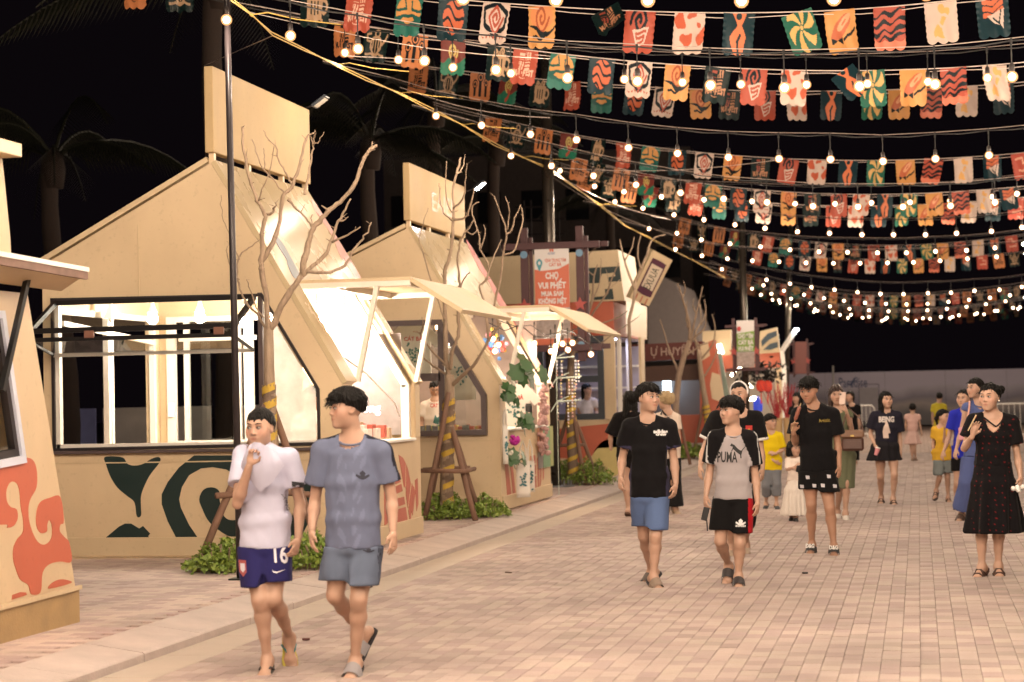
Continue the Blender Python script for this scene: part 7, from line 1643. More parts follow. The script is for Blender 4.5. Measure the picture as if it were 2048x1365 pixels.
        if cuff:
            for q in 'lr':
                if 'e'+q in j:
                    S, E_ = j['s'+q], j['e'+q]; d = nrm(E_-S); en = S+(E_-S)*sleeve; m = MB(); r0 = .063*sc*sr*fl; xx = nrm(np.cross(d, s.fw)); yy = np.cross(d, xx); PP = []
                    m.tube([en-d*.015, en+d*.012], [r0*1.04, r0*1.07], 18); m.build('cuff', cuff, o, True)
        return o
    def shorts(s, hem, col, name='shorts', seed=5, width=1., tint=None, amp=.007, flare=1., top=.0, mt=None, depth=1.):
        j = s.J; sc = s.sc; f = Field(); mh = (j['hl']+j['hr'])/2; hw = max(np.linalg.norm(j['hr']-j['hl'])/2, .07*sc); ms = (j['sl']+j['sr'])/2; ax_ = nrm(mh-ms)
        f.ring(mh-ax_*(.20*sc+top), mh+ax_*.02, (hw+.070*sc, .105*sc*depth), (hw+.080*sc, .118*sc*depth), s.TR, .03)
        zh = atY(hem[0], hem[1], mh[1]).z; cl = []
        for q in 'lr':
            Hp, Kn, An = j['h'+q], j['k'+q], j['a'+q]; d = nrm(Kn-Hp); tot = (Hp[2]-zh); Lt = Hp[2]-Kn[2]
            if tot <= Lt*1.02:
                en = Hp+(Kn-Hp)*(tot/Lt); f.cap(Hp, en+d*.05, .096*sc*width, .092*sc*width*flare, .012)
                def c(X, zz=zh, q=q): return zz+.016*np.tanh(((X-(mh+(j['kl']+j['kr'])/2)/2)@s.sx)*60)*(1 if j['kr'][1] > j['kl'][1] else -1)-X[..., 2]+.05*((X-mh)@s.fw)
            else:
                d2 = nrm(An-Kn); en = Kn+(An-Kn)*min(1.1, (tot-Lt)/max(.05, Kn[2]-An[2])); f.cap(Hp, Kn, .104*sc*width, .086*sc*width, .03); f.cap(Kn, en+d2*.05, .086*sc*width, .074*sc*width*flare, .02)
                def c(X, en=en, d=d2, q=q, sgn=(1 if q == 'r' else -1)): return np.where(np.linalg.norm((X-en)-((X-en)@d)[..., None]*d, axis=-1) < .16*sc, (X-en)@d, -1.)
            cl.append(c)
        mb_ = (j['kl']+j['kr'])/2; mb_ = mh+(mb_-mh)*1.05; f.cap(mh+(mb_-mh)*.34, mb_, .002*sc, .040*sc, .010, True); f.cap(mh+(mb_-mh)*.34+s.fw*.09*sc, mb_+s.fw*.1*sc, .004*sc, .062*sc, .010, True)
        fo = fold(seed, amp, 26., (1, 1, .35))
        if hasattr(s, 'ztee') and not top: cl.append(lambda X: X[..., 2]-(s.ztee+.012))
        V, F = field_mesh(f, s.h, clip=cl, disp=fo)
        cols = np.tile(np.array(col, float), (len(V), 1))
        if tint: cols = tint(s, V, cols)
        o = link_vf(name, V, F, mt or M_CLOTH, s.t, cols); s.short_o = o; s.garm2 = (V, F); return o
    def skirt(s, hem, col, w1, name='skirt', seed=3, tint=None, amp=.010, from_sh=False, w0=None, depth=.75, nfold=9, mt=None):
        j = s.J; sc = s.sc; f = Field(); mh = (j['hl']+j['hr'])/2; ms = (j['sl']+j['sr'])/2; a = ms+(mh-ms)*.62
        zh = atY(hem[0], hem[1], mh[1]).z; xh = atY(hem[0], hem[1], mh[1]).x; e = np.array((xh, mh[1], zh)); hw = max(np.linalg.norm(j['hr']-j['hl'])/2, .07*sc); w0 = w0 or np.linalg.norm(j['sr']-j['sl'])/2*.78
        m_ = a+(e-a)*.38; f.ring(a, m_, (w0, .11*sc), (hw+.108*sc, .145*sc), s.TR, .03); f.ring(m_, e+(e-a)*.04, (hw+.108*sc, .145*sc), (w1, w1*depth), s.TR, .03)
        def disp(X):
            b = X-e; th = np.arctan2(b@s.sx, b@s.fw*1.3); t = np.clip((a[2]-X[..., 2])/max(.1, a[2]-zh), 0, 1); return amp*t*(np.sin(th*nfold+seed)+.5*np.sin(th*nfold*1.7+2*seed))*1.2
        V, F = field_mesh(f, s.h, clip=lambda X: zh-X[..., 2], disp=disp)
        cols = np.tile(np.array(col, float), (len(V), 1))
        if tint: cols = tint(s, V, cols)
        return link_vf(name, V, F, mt or M_CLOTH, s.t, cols)
    def slide(s, q, sole=(.03, .022, .02), strap=(.03, .025, .025), kind='slide', name='sandal', lw=1.):
        if q not in s.footdir: return
        d, up, sd = s.footdir[q]; sc = s.sc; An = s.J['a'+q]; b = An-up*.083*sc
        out = [(-.075, 0), (-.065, .028), (0, .036), (.07, .040), (.13, .050), (.185, .040), (.212, .01), (.205, -.025), (.17, -.045), (.12, -.048), (.06, -.038), (0, -.034), (-.06, -.028)]
        P = bez([(x*sc, y*sc*(1 if q == 'l' else -1)) for x, y in out], 3)
        if q == 'r': P = P[::-1]
        m = MB(); m.plate(P, [], Vector(b), Vector(d), Vector(np.cross(up, d)), .022*sc, -.004); ms = mat('sole_%d_%d_%d' % tuple(int(c*255) for c in sole), sole, .75, bump=.2); o = m.build(name, ms, s.t)
        mt = mat('strap_%d_%d_%d' % tuple(int(c*255) for c in strap), strap, .6, bump=.2)
        y = np.cross(up, d); m = MB()
        if kind == 'slide':
            V = []; F = []; n = 12
            for i, xx in enumerate((.050, .085, .125)):
                for k in range(n+1):
                    a = math.pi*k/n; hgt = (.084-.013*i)*sc; V.append(b+d*xx*sc+y*math.cos(a)*.054*sc+up*(.012*sc+math.sin(a)**.7*hgt))
            for i in range(2):
                for k in range(n): F.append((i*(n+1)+k, i*(n+1)+k+1, (i+1)*(n+1)+k+1, (i+1)*(n+1)+k))
            m.add([tuple(v) for v in V], F); m.build('strap', mt, o, True)
        elif kind == 'thong':
            t0 = b+d*.15*sc+up*.022*sc
            for sg in (-1, 1): m.tube([t0, t0+up*.022*sc-d*.02*sc, b+d*.075*sc+y*sg*.03*sc+up*.055*sc, b+d*.03*sc+y*sg*.044*sc+up*.02*sc], .0075*sc, 6)
            m.build('strap', mt, o, True)
        elif kind == 'cross':
            for x0, x1, hh_ in ((.04, .10, .06), (.10, .13, .048), (.09, .05, .062)): m.tube([b+d*x0*sc+y*.047*sc+up*.015*sc, b+d*(x0+x1)/2*sc+up*(hh_+.012)*sc+y*.02*sc, b+d*(x0+x1)/2*sc+up*(hh_+.012)*sc-y*.02*sc, b+d*x1*sc-y*.047*sc+up*.015*sc], .0085*sc, 6)
            m.tube([b-d*.05*sc+y*.035*sc+up*.02*sc, b-d*.07*sc+up*.05*sc, b-d*.05*sc-y*.035*sc+up*.02*sc], .006*sc, 6); m.build('strap', mt, o, True)
        elif kind == 'shoe':
            f = Field(); f.cap(b-d*.03*sc+up*.035*sc, b+d*.13*sc+up*.03*sc, .044*sc, .040*sc); f.cap(b+d*.13*sc+up*.028*sc, b+d*.175*sc+up*.026*sc, .042*sc, .034*sc); f.cap(b-d*.035*sc+up*.04*sc, b-d*.01*sc+up*.085*sc, .042*sc, .040*sc)
            V, F = field_mesh(f, max(.006, s.h*.6)); link_vf('upper', V, F, mt, o)
        return o
def print_on(s, garment, txt, px, py, hgt, wid, colr, bold=.05, name='lettering', poly=None, off=.004, rot=0., up=None):
    """lettering or a mark printed on cloth: laid on the front of the garment by ray"""
    V, F = s.garm if garment == 'tee' else s.garm2
    bvh = BVHTree.FromPolygons([tuple(v) for v in V], [tuple(f) for f in F.tolist()]); par = s.tee_o if garment == 'tee' else s.short_o
    if poly is None: tv, tf = text_tris(txt, bold); w = max(v[0] for v in tv)-min(v[0] for v in tv); pts = [(v[0]/w*wid, v[1]*hgt) for v in tv]; fs = tf
    else:
        tri = tessellate_polygon([[Vector((p[0], p[1], 0)) for p in poly]]); pts = [(p[0]*wid, p[1]*hgt) for p in poly]; fs = [tuple(t) for t in tri]
    # split long faces so the print follows the cloth
    bm = bmesh.new(); vs = [bm.verts.new((p[0], p[1], 0)) for p in pts]
    for t in fs:
        try: bm.faces.new([vs[i] for i in t])
        except ValueError: pass
    bmesh.ops.triangulate(bm, faces=bm.faces)
    for _ in range(3):
        ed = [e for e in bm.edges if e.calc_length() > .022]
        if not ed: break
        bmesh.ops.subdivide_edges(bm, edges=ed, cuts=1)
    bmesh.ops.triangulate(bm, faces=bm.faces); bm.verts.index_update()
    out = []; ok = True; c0 = s.J['sl']
    for v in bm.verts:
        x, y = v.co.x, v.co.y; x, y = x*math.cos(rot)-y*math.sin(rot), x*math.sin(rot)+y*math.cos(rot)
        P = atY(px, py, float(s.J['hd'][1])) + Vector(s.sx)*x + Vector(s.upv if up is None else up)*y; d = (P-C0).normalized(); hit = bvh.ray_cast(C0, d)
        if hit[0] is None: q = P
        else: q = hit[0]-d*off
        out.append(tuple(q))
    fa = [tuple(v.index for v in f.verts) for f in bm.faces]; bm.free()
    m = MB(); m.fixn = False; m.add(out, fa); return m.build(name, mat('ink_%d_%d_%d' % tuple(int(c*255) for c in colr), colr, .7, var=.03), par)
# ================================================================== the walkers
def zz(ox, oy, s): return lambda x, y, *d: (ox+x/s, oy+y/s)+tuple(d)
Q1 = zz(430, 740, 2.185); Q2 = zz(1200, 740, 2.967); Q3 = zz(1390, 740, 2.967); Q4 = zz(1640, 730, 2.904)
BLACKC = (.0055, .005, .006); WHITEC = (.50, .50, .64)
# ---- boy in white tee, lifting its collar over his mouth
b1 = Person('boy in white tee and navy shorts pulling his collar over his mouth', 11.27, dict(
    hd=Q1(197, 255), nb=(517, 910, .02), sl=Q1(122, 372, .0), sr=Q1(322, 385, .02), el=Q1(98, 585, -.14), wl=Q1(150, 418, -.24), fl=Q1(172, 360, -.24),
    er=Q1(372, 585, .06), wr=Q1(364, 735, -.02), fr=Q1(350, 790, -.05), hl=Q1(172, 780), hr=Q1(262, 780, .02), kl=Q1(196, 1005, -.10), al=Q1(228, 1262, .0), tl=Q1(206, 1318, -.17),
    kr=Q1(258, 1000, -.06), ar=Q1(326, 1165, .30), tr=Q1(338, 1290, .22)), hh=.222, yaw=-8, pitch=3, h=.0085, plant='l', gaze=-1., hair=dict(fringe=.27, side=.02, vol=.15, locks=0, nape=-.1, rough=.4), poses={'l': dict(curl=1.5, n=(.2, -1, .1)), 'r': dict(curl=.9)}, fat=.98)
def t1(s, V, c):
    return c
b1.tee(Q1(220, 778), WHITEC, .62, seed=3, hemw=.152, width=.98, amp=.0042, sr=1.0, fl=1.15, taper=.150)
b1.shorts(Q1(210, 936), (.018, .016, .085), seed=7, width=1.06, flare=1.08)
print_on(b1, 'short', '16', *Q1(284, 842), .105, .085, (.62, .6, .66), .03); print_on(b1, 'short', '', *Q1(280, 880), .028, .085, (.62, .6, .66), poly=[(-.5, .2), (-.42, -.35), (-.2, -.5), (.5, .5), (-.15, -.15), (-.4, -.1)], name='tick_mark')
print_on(b1, 'short', '', *Q1(121, 868), .10, .045, (.35, .08, .08), poly=[(-.5, .5), (.5, .5), (.5, -.2), (0, -.5), (-.5, -.2)], name='crest'); print_on(b1, 'short', '', *Q1(121, 866), .055, .028, (.55, .55, .62), poly=[(-.5, .5), (.5, .5), (.5, -.2), (0, -.5), (-.5, -.2)], name='crest', off=.008)
print_on(b1, 'tee', 'JXING', *Q1(304, 580), .022, .10, (.10, .09, .12), .02, rot=-1.35); print_on(b1, 'tee', '', *Q1(363, 502), .035, .075, (.02, .02, .025), poly=[(-.5, .5), (.5, .4), (.5, -.5), (-.5, -.4)], name='sleeve_tab'); print_on(b1, 'tee', '::', *Q1(252, 452), .03, .02, (.15, .13, .17))
# cloth drawn up from the chest to the fist and over the mouth
V_ = []; top = [atY(498, 892, 11.05), atY(508, 884, 11.015), atY(520, 886, 11.02), atY(535, 893, 11.05), atY(552, 905, 11.10)]; bot = [atY(482, 935, 11.10), atY(500, 960, 11.09), atY(520, 985, 11.085), atY(545, 965, 11.09), atY(570, 930, 11.12)]
m = MB(); n = 9
for i in range(n+1):
    for k in range(13):
        q = k/12*4; a = min(3, int(q)); u = q-a; T = top[a].lerp(top[a+1], u); B = bot[a].lerp(bot[a+1], u); t = i/n; V_.append(T.lerp(B, t)+Vector((0, -.012*math.sin(k*1.9)*(1-t*.6)-.02*math.sin(t*3.14), 0)))
F_ = [(i*13+k, i*13+k+1, (i+1)*13+k+1, (i+1)*13+k) for i in range(n) for k in range(12)]
m.add(V_, F_); m.build('raised_collar', mat('white_tee_cloth', WHITEC, .88, var=.04, bump=.12, bscale=420), b1.tee_o, True)
b1.slide('l', (.10, .09, .075), (.06, .045, .04), 'thong', 'flip_flop'); b1.slide('r', (.50, .42, .06), (.03, .15, .16), 'thong', 'flip_flop')
# ---- boy in grey-blue
GB = (.125, .145, .225)
b2 = Person('boy in slate blue tee and matching striped shorts looking left', 11.15, dict(
    hd=Q1(574, 172), nb=Q1(602, 296, .04), sl=Q1(468, 352), sr=Q1(728, 356, .02), el=Q1(436, 580, .03), wl=Q1(424, 700, -.06), fl=Q1(424, 790, -.08), er=Q1(772, 562, .06), wr=Q1(778, 704, .0), fr=Q1(782, 806, -.03),
    hl=Q1(555, 775), hr=Q1(655, 775, .02), kl=Q1(525, 985, -.02), al=Q1(640, 1145, .38), tl=Q1(590, 1235, .30), kr=Q1(628, 1000, -.06), ar=Q1(612, 1265, .05), tr=Q1(578, 1332, -.10)),
    hh=.224, yaw=-52, pitch=0, h=.0085, plant='r', gaze=-.6, hair=dict(fringe=.10, side=.06, vol=.9, top=.06, locks=110, nape=-.10), poses={'l': dict(curl=.7), 'r': dict(curl=.35)})
def t2(s, V, c):
    j = s.J
    for q in 'lr':
        S = j['s'+q]; nb = j['nb']; E_ = j['e'+q]; pts = [nb+(S-nb)*.35, S, S+(E_-S)*.5]
        for a, b in zip(pts[:-1], pts[1:]):
            ba = b-a; t = np.clip(((V-a)@ba)/(ba@ba), 0, 1); r = (V-a-t[:, None]*ba); y = r@s.fw; up = (V[:, 2] > (a+ba*t[:, None])[:, 2]) | (r@s.sx*(1 if q == 'r' else -1) > .02)
            c[up & (np.abs(y-.005) < .022) & (np.linalg.norm(r, axis=1) < .12)] = (.012, .013, .025)
    x = (V-j['nb'])@s.sx; z = V[:, 2]; w = np.abs(np.sin(z*30+np.sin(x*45)*1.5)*np.sin(x*38+np.sin(z*22)))
    c = c*(1+.22*(w > .55)*((np.abs(x+.03) < .03) | (np.abs(x-.07) < .035)))[:, None]; return c
b2.tee(Q1(600, 778), GB, .66, seed=9, hemw=.160, width=.94, amp=.0045, tint=t2, sr=1.02, fl=1.15, neck=.072, taper=.156)
def t2s(s, V, c):
    x = (V-s.J['hr'])@s.sx; y = (V-s.J['hr'])@s.fw
    c[(x > .03) & (np.abs(y-.02) < .042) & (np.abs(((y-.02)*71) % 1-.5) > .22)] = (.012, .013, .028); return c
b2.shorts(Q1(600, 930), (.105, .13, .19), seed=12, width=1.10, flare=1.08, tint=t2s)
TREF = [(0, -.5), (-.2, -.42), (-.5, -.1), (-.45, .1), (-.15, -.1), (-.22, .2), (0, .5), (.22, .2), (.15, -.1), (.45, .1), (.5, -.1), (.2, -.42)]
print_on(b2, 'tee', '', *Q1(645, 460), .055, .085, (.012, .014, .03), poly=TREF, name='trefoil_mark'); print_on(b2, 'short', '', *Q1(672, 788), .03, .07, (.012, .014, .03), poly=TREF, name='trefoil_mark')
b2.slide('r', (.02, .018, .02), (.26, .24, .25), 'slide'); b2.slide('l', (.02, .018, .02), (.26, .24, .25), 'slide')
# ---- man in black tee and denim shorts
m3 = Person('young man in black tee and blue denim shorts looking right', 16.5, dict(
    hd=Q2(285, 168), nb=Q2(284, 292, .03), sl=Q2(176, 336, .0), sr=Q2(408, 338, .03), el=Q2(132, 530, .08), wl=Q2(124, 632, -.02), fl=Q2(116, 706, -.05), er=Q2(440, 545, .06), wr=Q2(450, 675, .0), fr=Q2(436, 765, -.02),
    hl=Q2(252, 750), hr=Q2(338, 750, .02), kl=Q2(262, 985, .12), al=Q2(305, 1215, .42), tl=Q2(258, 1275, .34), kr=Q2(330, 985, -.10), ar=Q2(318, 1222, -.10), tr=Q2(358, 1284, -.22)),
    hh=.228, yaw=48, pitch=0, h=.010, plant='lr', gaze=.8, hair=dict(fringe=.24, side=.04, vol=.55, top=.06, locks=90, nape=-.16), poses={'l': dict(curl=1.1), 'r': dict(curl=.8)}, fat=1.02)
def t3(s, V, c):
    x = np.abs((V-(s.J['sl']+s.J['sr'])/2)@s.sx); y = (V-s.J['sl'])@s.fw; z = V[:, 2]; c[(x > .145) & (z < s.J['sl'][2]-.16) & (y < .06)] = (.035, .032, .065); return c
m3.tee(Q2(280, 756), BLACKC, .60, seed=21, hemw=.166, width=.96, amp=.0055, tint=t3, sr=1.08, fl=1.15, taper=.160)
m3.shorts(Q2(300, 940), (.085, .13, .26), seed=22, width=1.02, flare=1.02, name='denim_shorts')
print_on(m3, 'tee', 'adidas', *Q2(360, 376), .030, .12, (.62, .62, .62), .08); print_on(m3, 'tee', 'crew', *Q2(362, 390), .022, .09, (.62, .62, .62), .08)
m3.slide('r', (.03, .03, .035), (.22, .16, .12), 'slide'); m3.slide('l', (.03, .03, .035), (.08, .06, .05), 'slide')
# ---- boy in grey raglan tee
b4 = Person('boy in grey raglan tee with black sleeves and black shorts', 16.5, dict(
    hd=Q3(214, 244), nb=Q3(226, 366, .03), sl=Q3(118, 402, .0), sr=Q3(328, 404, .03), el=Q3(84, 622, .04), wl=Q3(66, 742, -.03), fl=Q3(60, 832, -.06), er=Q3(358, 640, .06), wr=Q3(370, 782, .0), fr=Q3(368, 868, -.03),
    hl=Q3(178, 760), hr=Q3(270, 760, .02), kl=Q3(150, 1015, -.02), al=Q3(198, 1155, .26), tl=Q3(182, 1240, .14), kr=Q3(265, 1025, -.06), ar=Q3(258, 1228, .0), tr=Q3(257, 1290, -.15)),
    hh=.222, yaw=-42, pitch=0, h=.010, plant='r', gaze=-.6, hair=dict(fringe=.13, side=.03, vol=.7, top=.05, locks=90, nape=-.14), poses={'l': dict(curl=1.2), 'r': dict(curl=.8)})
def t4(s, V, c):
    j = s.J; x = (V-j['nb'])@s.sx; z = V[:, 2]-j['nb'][2]
    sw = np.linalg.norm(j['sr']-j['sl'])/2; line = .055+(-z)*.42; ax_ = np.abs(x)
    bl = (ax_ > line) & (z > -.26) | (ax_ > sw*.93+.02); c[bl] = (.0055, .005, .006)
    rib = (np.abs(ax_-line) < .006) & (z > -.27) & (z < .0); c[rib] = (.0055, .005, .006)
    pt = np.zeros(len(V), bool)
    for q in 'lr':
        S = j['s'+q]; E_ = j['e'+q]; d = nrm(E_-S); b = V-S; al = b@d; y = b@s.fw; pt |= (al > -.05) & (np.abs(y-.03) < .005) & ((x > 0) == (q == 'r')) & bl
    c[pt] = (.5, .5, .5); return c
b4.tee(Q3(220, 768), (.34, .31, .32), .68, seed=31, hemw=.164, width=1.0, amp=.0045, tint=t4, sr=1.03, fl=1.18, neck=.068, taper=.158)
def t4s(s, V, c):
    x = (V-s.J['hr'])@s.sx; z = V[:, 2]; c[(x > .062) & ((V-s.J['hr'])@s.fw > -.06)] = (.35, .008, .015); return c
b4.shorts(Q3(220, 960), (.0055, .005, .0055), seed=33, width=1.08, flare=1.06, tint=t4s)
print_on(b4, 'tee', 'PUMA', *Q3(190, 548),   .088, .165, (.012, .012, .013), .03, name='lettering')
CAT = [(-.5, .34), (-.42, .42), (-.38, .5), (-.33, .42), (-.22, .38), (-.05, .18), (.1, .05), (.22, .0), (.36, .18), (.5, .32), (.44, .2), (.3, .02), (.26, -.12), (.22, -.3), (.24, -.5), (.17, -.5), (.15, -.28), (.05, -.2), (-.08, -.1), (-.2, .02), (-.3, .1), (-.36, -.05), (-.42, -.04), (-.34, .14), (-.32, .26), (-.42, .28)]
print_on(b4, 'tee', '', *Q3(254, 480), .125, .13, (.012, .012, .013), poly=CAT, name='leaping_cat_mark')
print_on(b4, 'short', '', *Q3(271, 905), .060, .085, (.6, .6, .6), poly=TREF, name='trefoil_mark'); print_on(b4, 'short', 'adidas', *Q3(271, 932), .024, .085, (.6, .6, .6), .03)
b4.slide('l', (.02, .018, .018), (.035, .028, .028)); b4.slide('r', (.02, .018, .018), (.035, .028, .028))
# ---- man behind with white headband
m5 = Person('man in black jersey with red chest badge and white headband', 19.5, dict(
    hd=(1479, 789), nb=(1481, 828, .03), sl=(1432, 836), sr=(1512, 836, .02), el=(1408, 902, .02), wl=(1401, 930, -.04), fl=(1399, 952, -.06), er=(1522, 905, .04), wr=(1525, 936, .0), fr=(1524, 958, -.02),
    hl=(1464, 962), hr=(1493, 962), kl=(1462, 1040, -.05), al=(1460, 1092, .1), tl=(1460, 1105, -.05), kr=(1492, 1036, .0), ar=(1491, 1086, .35), tr=(1492, 1104, .2)), hh=.232, yaw=-14, pitch=6, h=.012, plant='lr', gaze=-.6, hair=dict(fringe=.30, side=.12, vol=.1, locks=0, nape=-.02, rough=.3), fat=1.05)
m5.tee((1480, 972), (.006, .0055, .006), .62, seed=41, hemw=.20, width=1.0, sr=1.12, fl=1.15, cuff=mat('white_rib', (.6, .57, .55), .9), name='jersey', taper=.195)
m5.shorts((1480, 1050), (.0055, .005, .0055), seed=42, width=1.1)
print_on(m5, 'tee', '', *Q3(320, 352), .07, .065, (.45, .03, .025), poly=[(-.5, .5), (.5, .5), (.5, -.3), (0, -.5), (-.5, -.3)], name='red_badge'); print_on(m5, 'tee', '', *Q3(320, 354), .025, .025, (.6, .42, .05), poly=[(0, .5), (.15, .1), (.5, .1), (.2, -.15), (.3, -.5), (0, -.25), (-.3, -.5), (-.2, -.15), (-.5, .1), (-.15, .1)], name='star_mark', off=.008)
m = MB(); m.tube([m5.HP(.375*math.sin(a), .02, .13+.405*math.cos(a)) for a in np.linspace(-1.9, 1.9, 24)], .010, 6); m.build('headband', mat('white_band', (.7, .66, .64), .6), m5.t, True)
m5.slide('l', (.35, .28, .2), (.4, .3, .22), 'shoe', 'shoe'); m5.slide('r', (.35, .28, .2), (.4, .3, .22), 'shoe', 'shoe')
# ---- young man with a skewer
m6 = Person('tall young man in black tee and shorts looking down at his skewer', 19.75, dict(
    hd=Q3(676, 120, -.02), nb=Q3(702, 214, .03), sl=Q3(612, 262), sr=Q3(818, 266, .02), el=Q3(596, 432, -.02), wl=Q3(584, 372, -.22), fl=Q3(588, 318, -.25), er=Q3(846, 430, .05), wr=Q3(856, 572, .0), fr=Q3(855, 642, -.03),
    hl=Q3(680, 600), hr=Q3(768, 600, .02), kl=Q3(690, 800, -.03), al=Q3(694, 1040, .1), tl=Q3(678, 1098, -.05), kr=Q3(800, 820, -.16), ar=Q3(822, 985, -.18), tr=Q3(822, 1068, -.36)),
    hh=.232, yaw=-18, pitch=16, h=.010, plant='lr', gaze=-.4, hair=dict(fringe=.20, side=.05, vol=.7, top=.08, locks=90, nape=-.14), poses={'l': dict(curl=1.3, n=(.3, -1, 0)), 'r': dict(curl=.7)}, skin=(.37, .205, .135))
m6.tee(Q3(720, 604), BLACKC, .72, seed=51, hemw=.195, width=1.02, amp=.007, sr=1.12, fl=1.2, taper=.19)
m6.shorts(Q3(720, 718), (.0055, .005, .0055), seed=52, width=1.16, flare=1.08)
print_on(m6, 'tee', 'Artistic', *Q3(770, 310), .035, .11, (.42, .30, .06), .0, rot=.1)
for i, (x, y) in enumerate(((668, 638), (794, 632), (634, 692), (708, 688), (758, 686), (830, 690))): print_on(m6, 'short', '', *Q3(x, y), .035, .038, (.48, .46, .5), poly=[(-.5, .5), (.5, .4), (.5, -.5), (-.4, -.5)], name='square_motif')
m6.slide('l', (.02, .016, .016), (.03, .026, .026)); m6.slide('r', (.02, .016, .016), (.03, .026, .026))
for q in 'lr':
    d, up, sd = m6.footdir[q]; An = m6.J['a'+q]; b = An-up*.083*m6.sc; o_ = b+d*.10*m6.sc+up*.078*m6.sc; m = MB(); letter(m, 'D&G', Vector(o_), Vector(-np.cross(up, d)) if np.cross(up, d)[0] < 0 else Vector(np.cross(up, d)), Vector(nrm(up*.75-d*.65)), .040, .085, .06, off=.012)
    par = [c for c in m6.t.children if c.name.startswith('sandal')][0 if q == 'l' else 1]; m.build('lettering', mat('strap_white', (.7, .68, .66), .6), par)
c0 = atY(1583, 862, 19.5); c1 = atY(1600, 812, 19.46); SK = thing('sausage_skewer', c0, 'browned sausage skewer held upright by the tall young man', 'skewer'); m = MB(); m.cyl(c0, c0.lerp(c1, 1.1), .005, n=6); m.build('stick', mat('bamboo', (.5, .36, .2), .6), SK)
m = MB(); m.tube([c0.lerp(c1, t) for t in (.42, .5, .62, .7, .8, .92, .98)], [.010, .020, .018, .022, .018, .02, .008], 10); m.build('sausage', mat('sausage', (.28, .10, .07), .4, var=.4, scale=30), SK, True)
# keys dangling from the raglan boy's hand
p = Vector(b4.J['fl']); t = thing('folded_umbrella_key', p, 'dark phone with dangling strap in the hand of the raglan boy', 'phone'); t.name = 'mobile_phone'
m = MB(); m.box(p+Vector((.005, -.04, -.03)), (.05, .012, .11), Matrix.Rotation(.25, 3, 'Y'), .004); m.build('phone_body', M_BLACK, t); m = MB(); m.tube([p+Vector((.015, -.04, -.08)), p+Vector((.02, -.04, -.17))], .006, 5); m.build('wrist_strap', M_DARKMETAL, t)
# ---- boy in yellow tee
k7 = Person('small boy in bright yellow tee and jeans with folded arms', 27.2, dict(hd=(1541, 844), nb=(1543, 866, .02), sl=(1529, 874), sr=(1559, 872), el=(1531, 908, .02), wl=(1549, 923, -.12), fl=(1556, 927, -.13), er=(1566, 900, .02), wr=(1551, 908, -.14), fr=(1544, 906, -.14),
    hl=(1536, 940), hr=(1551, 940), kl=(1534, 972, -.02), al=(1532, 1004, .1), tl=(1530, 1014, -.02), kr=(1552, 970, -.06), ar=(1553, 1004, -.05), tr=(1556, 1015, -.2)), hh=.205, yaw=48, h=.012, plant='lr', child=True, hair=dict(fringe=.10, side=-.02, vol=.5, locks=30, nape=-.22), fat=1.05)
k7.tee((1543, 941), (.62, .46, .01), .85, seed=61, hemw=.14, width=1.08, sr=1.05, fl=1.1, taper=.135); k7.shorts((1543, 992), (.16, .17, .19), seed=62, width=1.05, name='jeans')
for q in 'lr': k7.slide(q, (.6, .58, .56), (.04, .04, .045), 'shoe', 'sneaker')
# ---- toddler in a white dress
k8 = Person('toddler girl in a white tulle dress with bobbed black hair', 24.6, dict(hd=(1588, 898), nb=(1588, 916, .02), sl=(1577, 921), sr=(1600, 921), el=(1575, 940, -.06), wl=(1590, 934, -.14), fl=(1594, 930, -.15), er=(1603, 942, .0), wr=(1598, 938, -.12), fr=(1592, 936, -.14),
    hl=(1583, 968), hr=(1593, 968), kl=(1583, 1002), al=(1583, 1036, .1), tl=(1582, 1044, .0), kr=(1593, 1002), ar=(1592, 1036, -.02), tr=(1592, 1046, -.12)), hh=.19, yaw=42, h=.011, plant='lr', child=True, sex='f', hair=dict(fringe=.14, side=-.3, vol=.5, long=.55, front=(-.27, .27), locks=20), fat=.95)
k8.tee((1588, 962), (.72, .62, .55), .95, seed=64, hemw=.09, width=1.1, name='lace_top', sr=.9); k8.skirt((1588, 1031), (.72, .66, .60), .155, 'tulle_skirt', nfold=15, amp=.012, depth=.8)
for q in 'lr': k8.slide(q, (.02, .02, .02), (.02, .018, .018), 'shoe', 'shoe')
# ---- woman in olive dress with phone
w9 = Person('woman in olive dress holding a phone up before her face', 24.9, dict(hd=(1673, 790), nb=(1676, 820, .03), sl=(1655, 829, .04), sr=(1696, 829), el=(1652, 862, .0), wl=(1672, 840, -.26), fl=(1678, 822, -.28), er=(1703, 858, -.05), wr=(1693, 824, -.25), fr=(1686, 808, -.27),
    hl=(1677, 902), hr=(1694, 902), kl=(1680, 968, .0), al=(1675, 1026, .3), tl=(1675, 1038, .15), kr=(1692, 966, -.06), ar=(1691, 1027, -.06), tr=(1693, 1039, -.22)), hh=.225, yaw=6, pitch=8, sex='f', h=.012, plant='lr', hair=dict(fringe=.26, side=-.3, vol=.5, long=1.05, front=(-.30,), mat=M_HAIRBR, locks=30, rough=1.2), poses={'r': dict(curl=.9), 'l': dict(curl=.9)})
OLV = (.13, .14, .085)
w9.tee((1682, 905), OLV, .30, seed=71, hemw=.15, name='dress_top', sr=.95, taper=.135); w9.skirt((1686, 977), OLV, .135, 'dress_skirt', amp=.006, depth=.8)
for q in 'lr': w9.slide(q, (.55, .5, .46), (.6, .55, .5), 'shoe', 'flat_shoe')
c = atY(1685, 797, 24.6); t = thing('mobile_phone', c, 'pale smartphone raised in front of the woman in olive', 'phone'); m = MB(); m.box(c, (.075, .010, .15), Matrix.Rotation(.08, 3, 'Y'), .004); m.build('phone_body', mat('pale_phone', (.6, .45, .38), .35), t); m = MB(); m.ball(c+Vector((-.02, -.008, .05)), .012, 8); m.build('lens', M_BLACK, t)
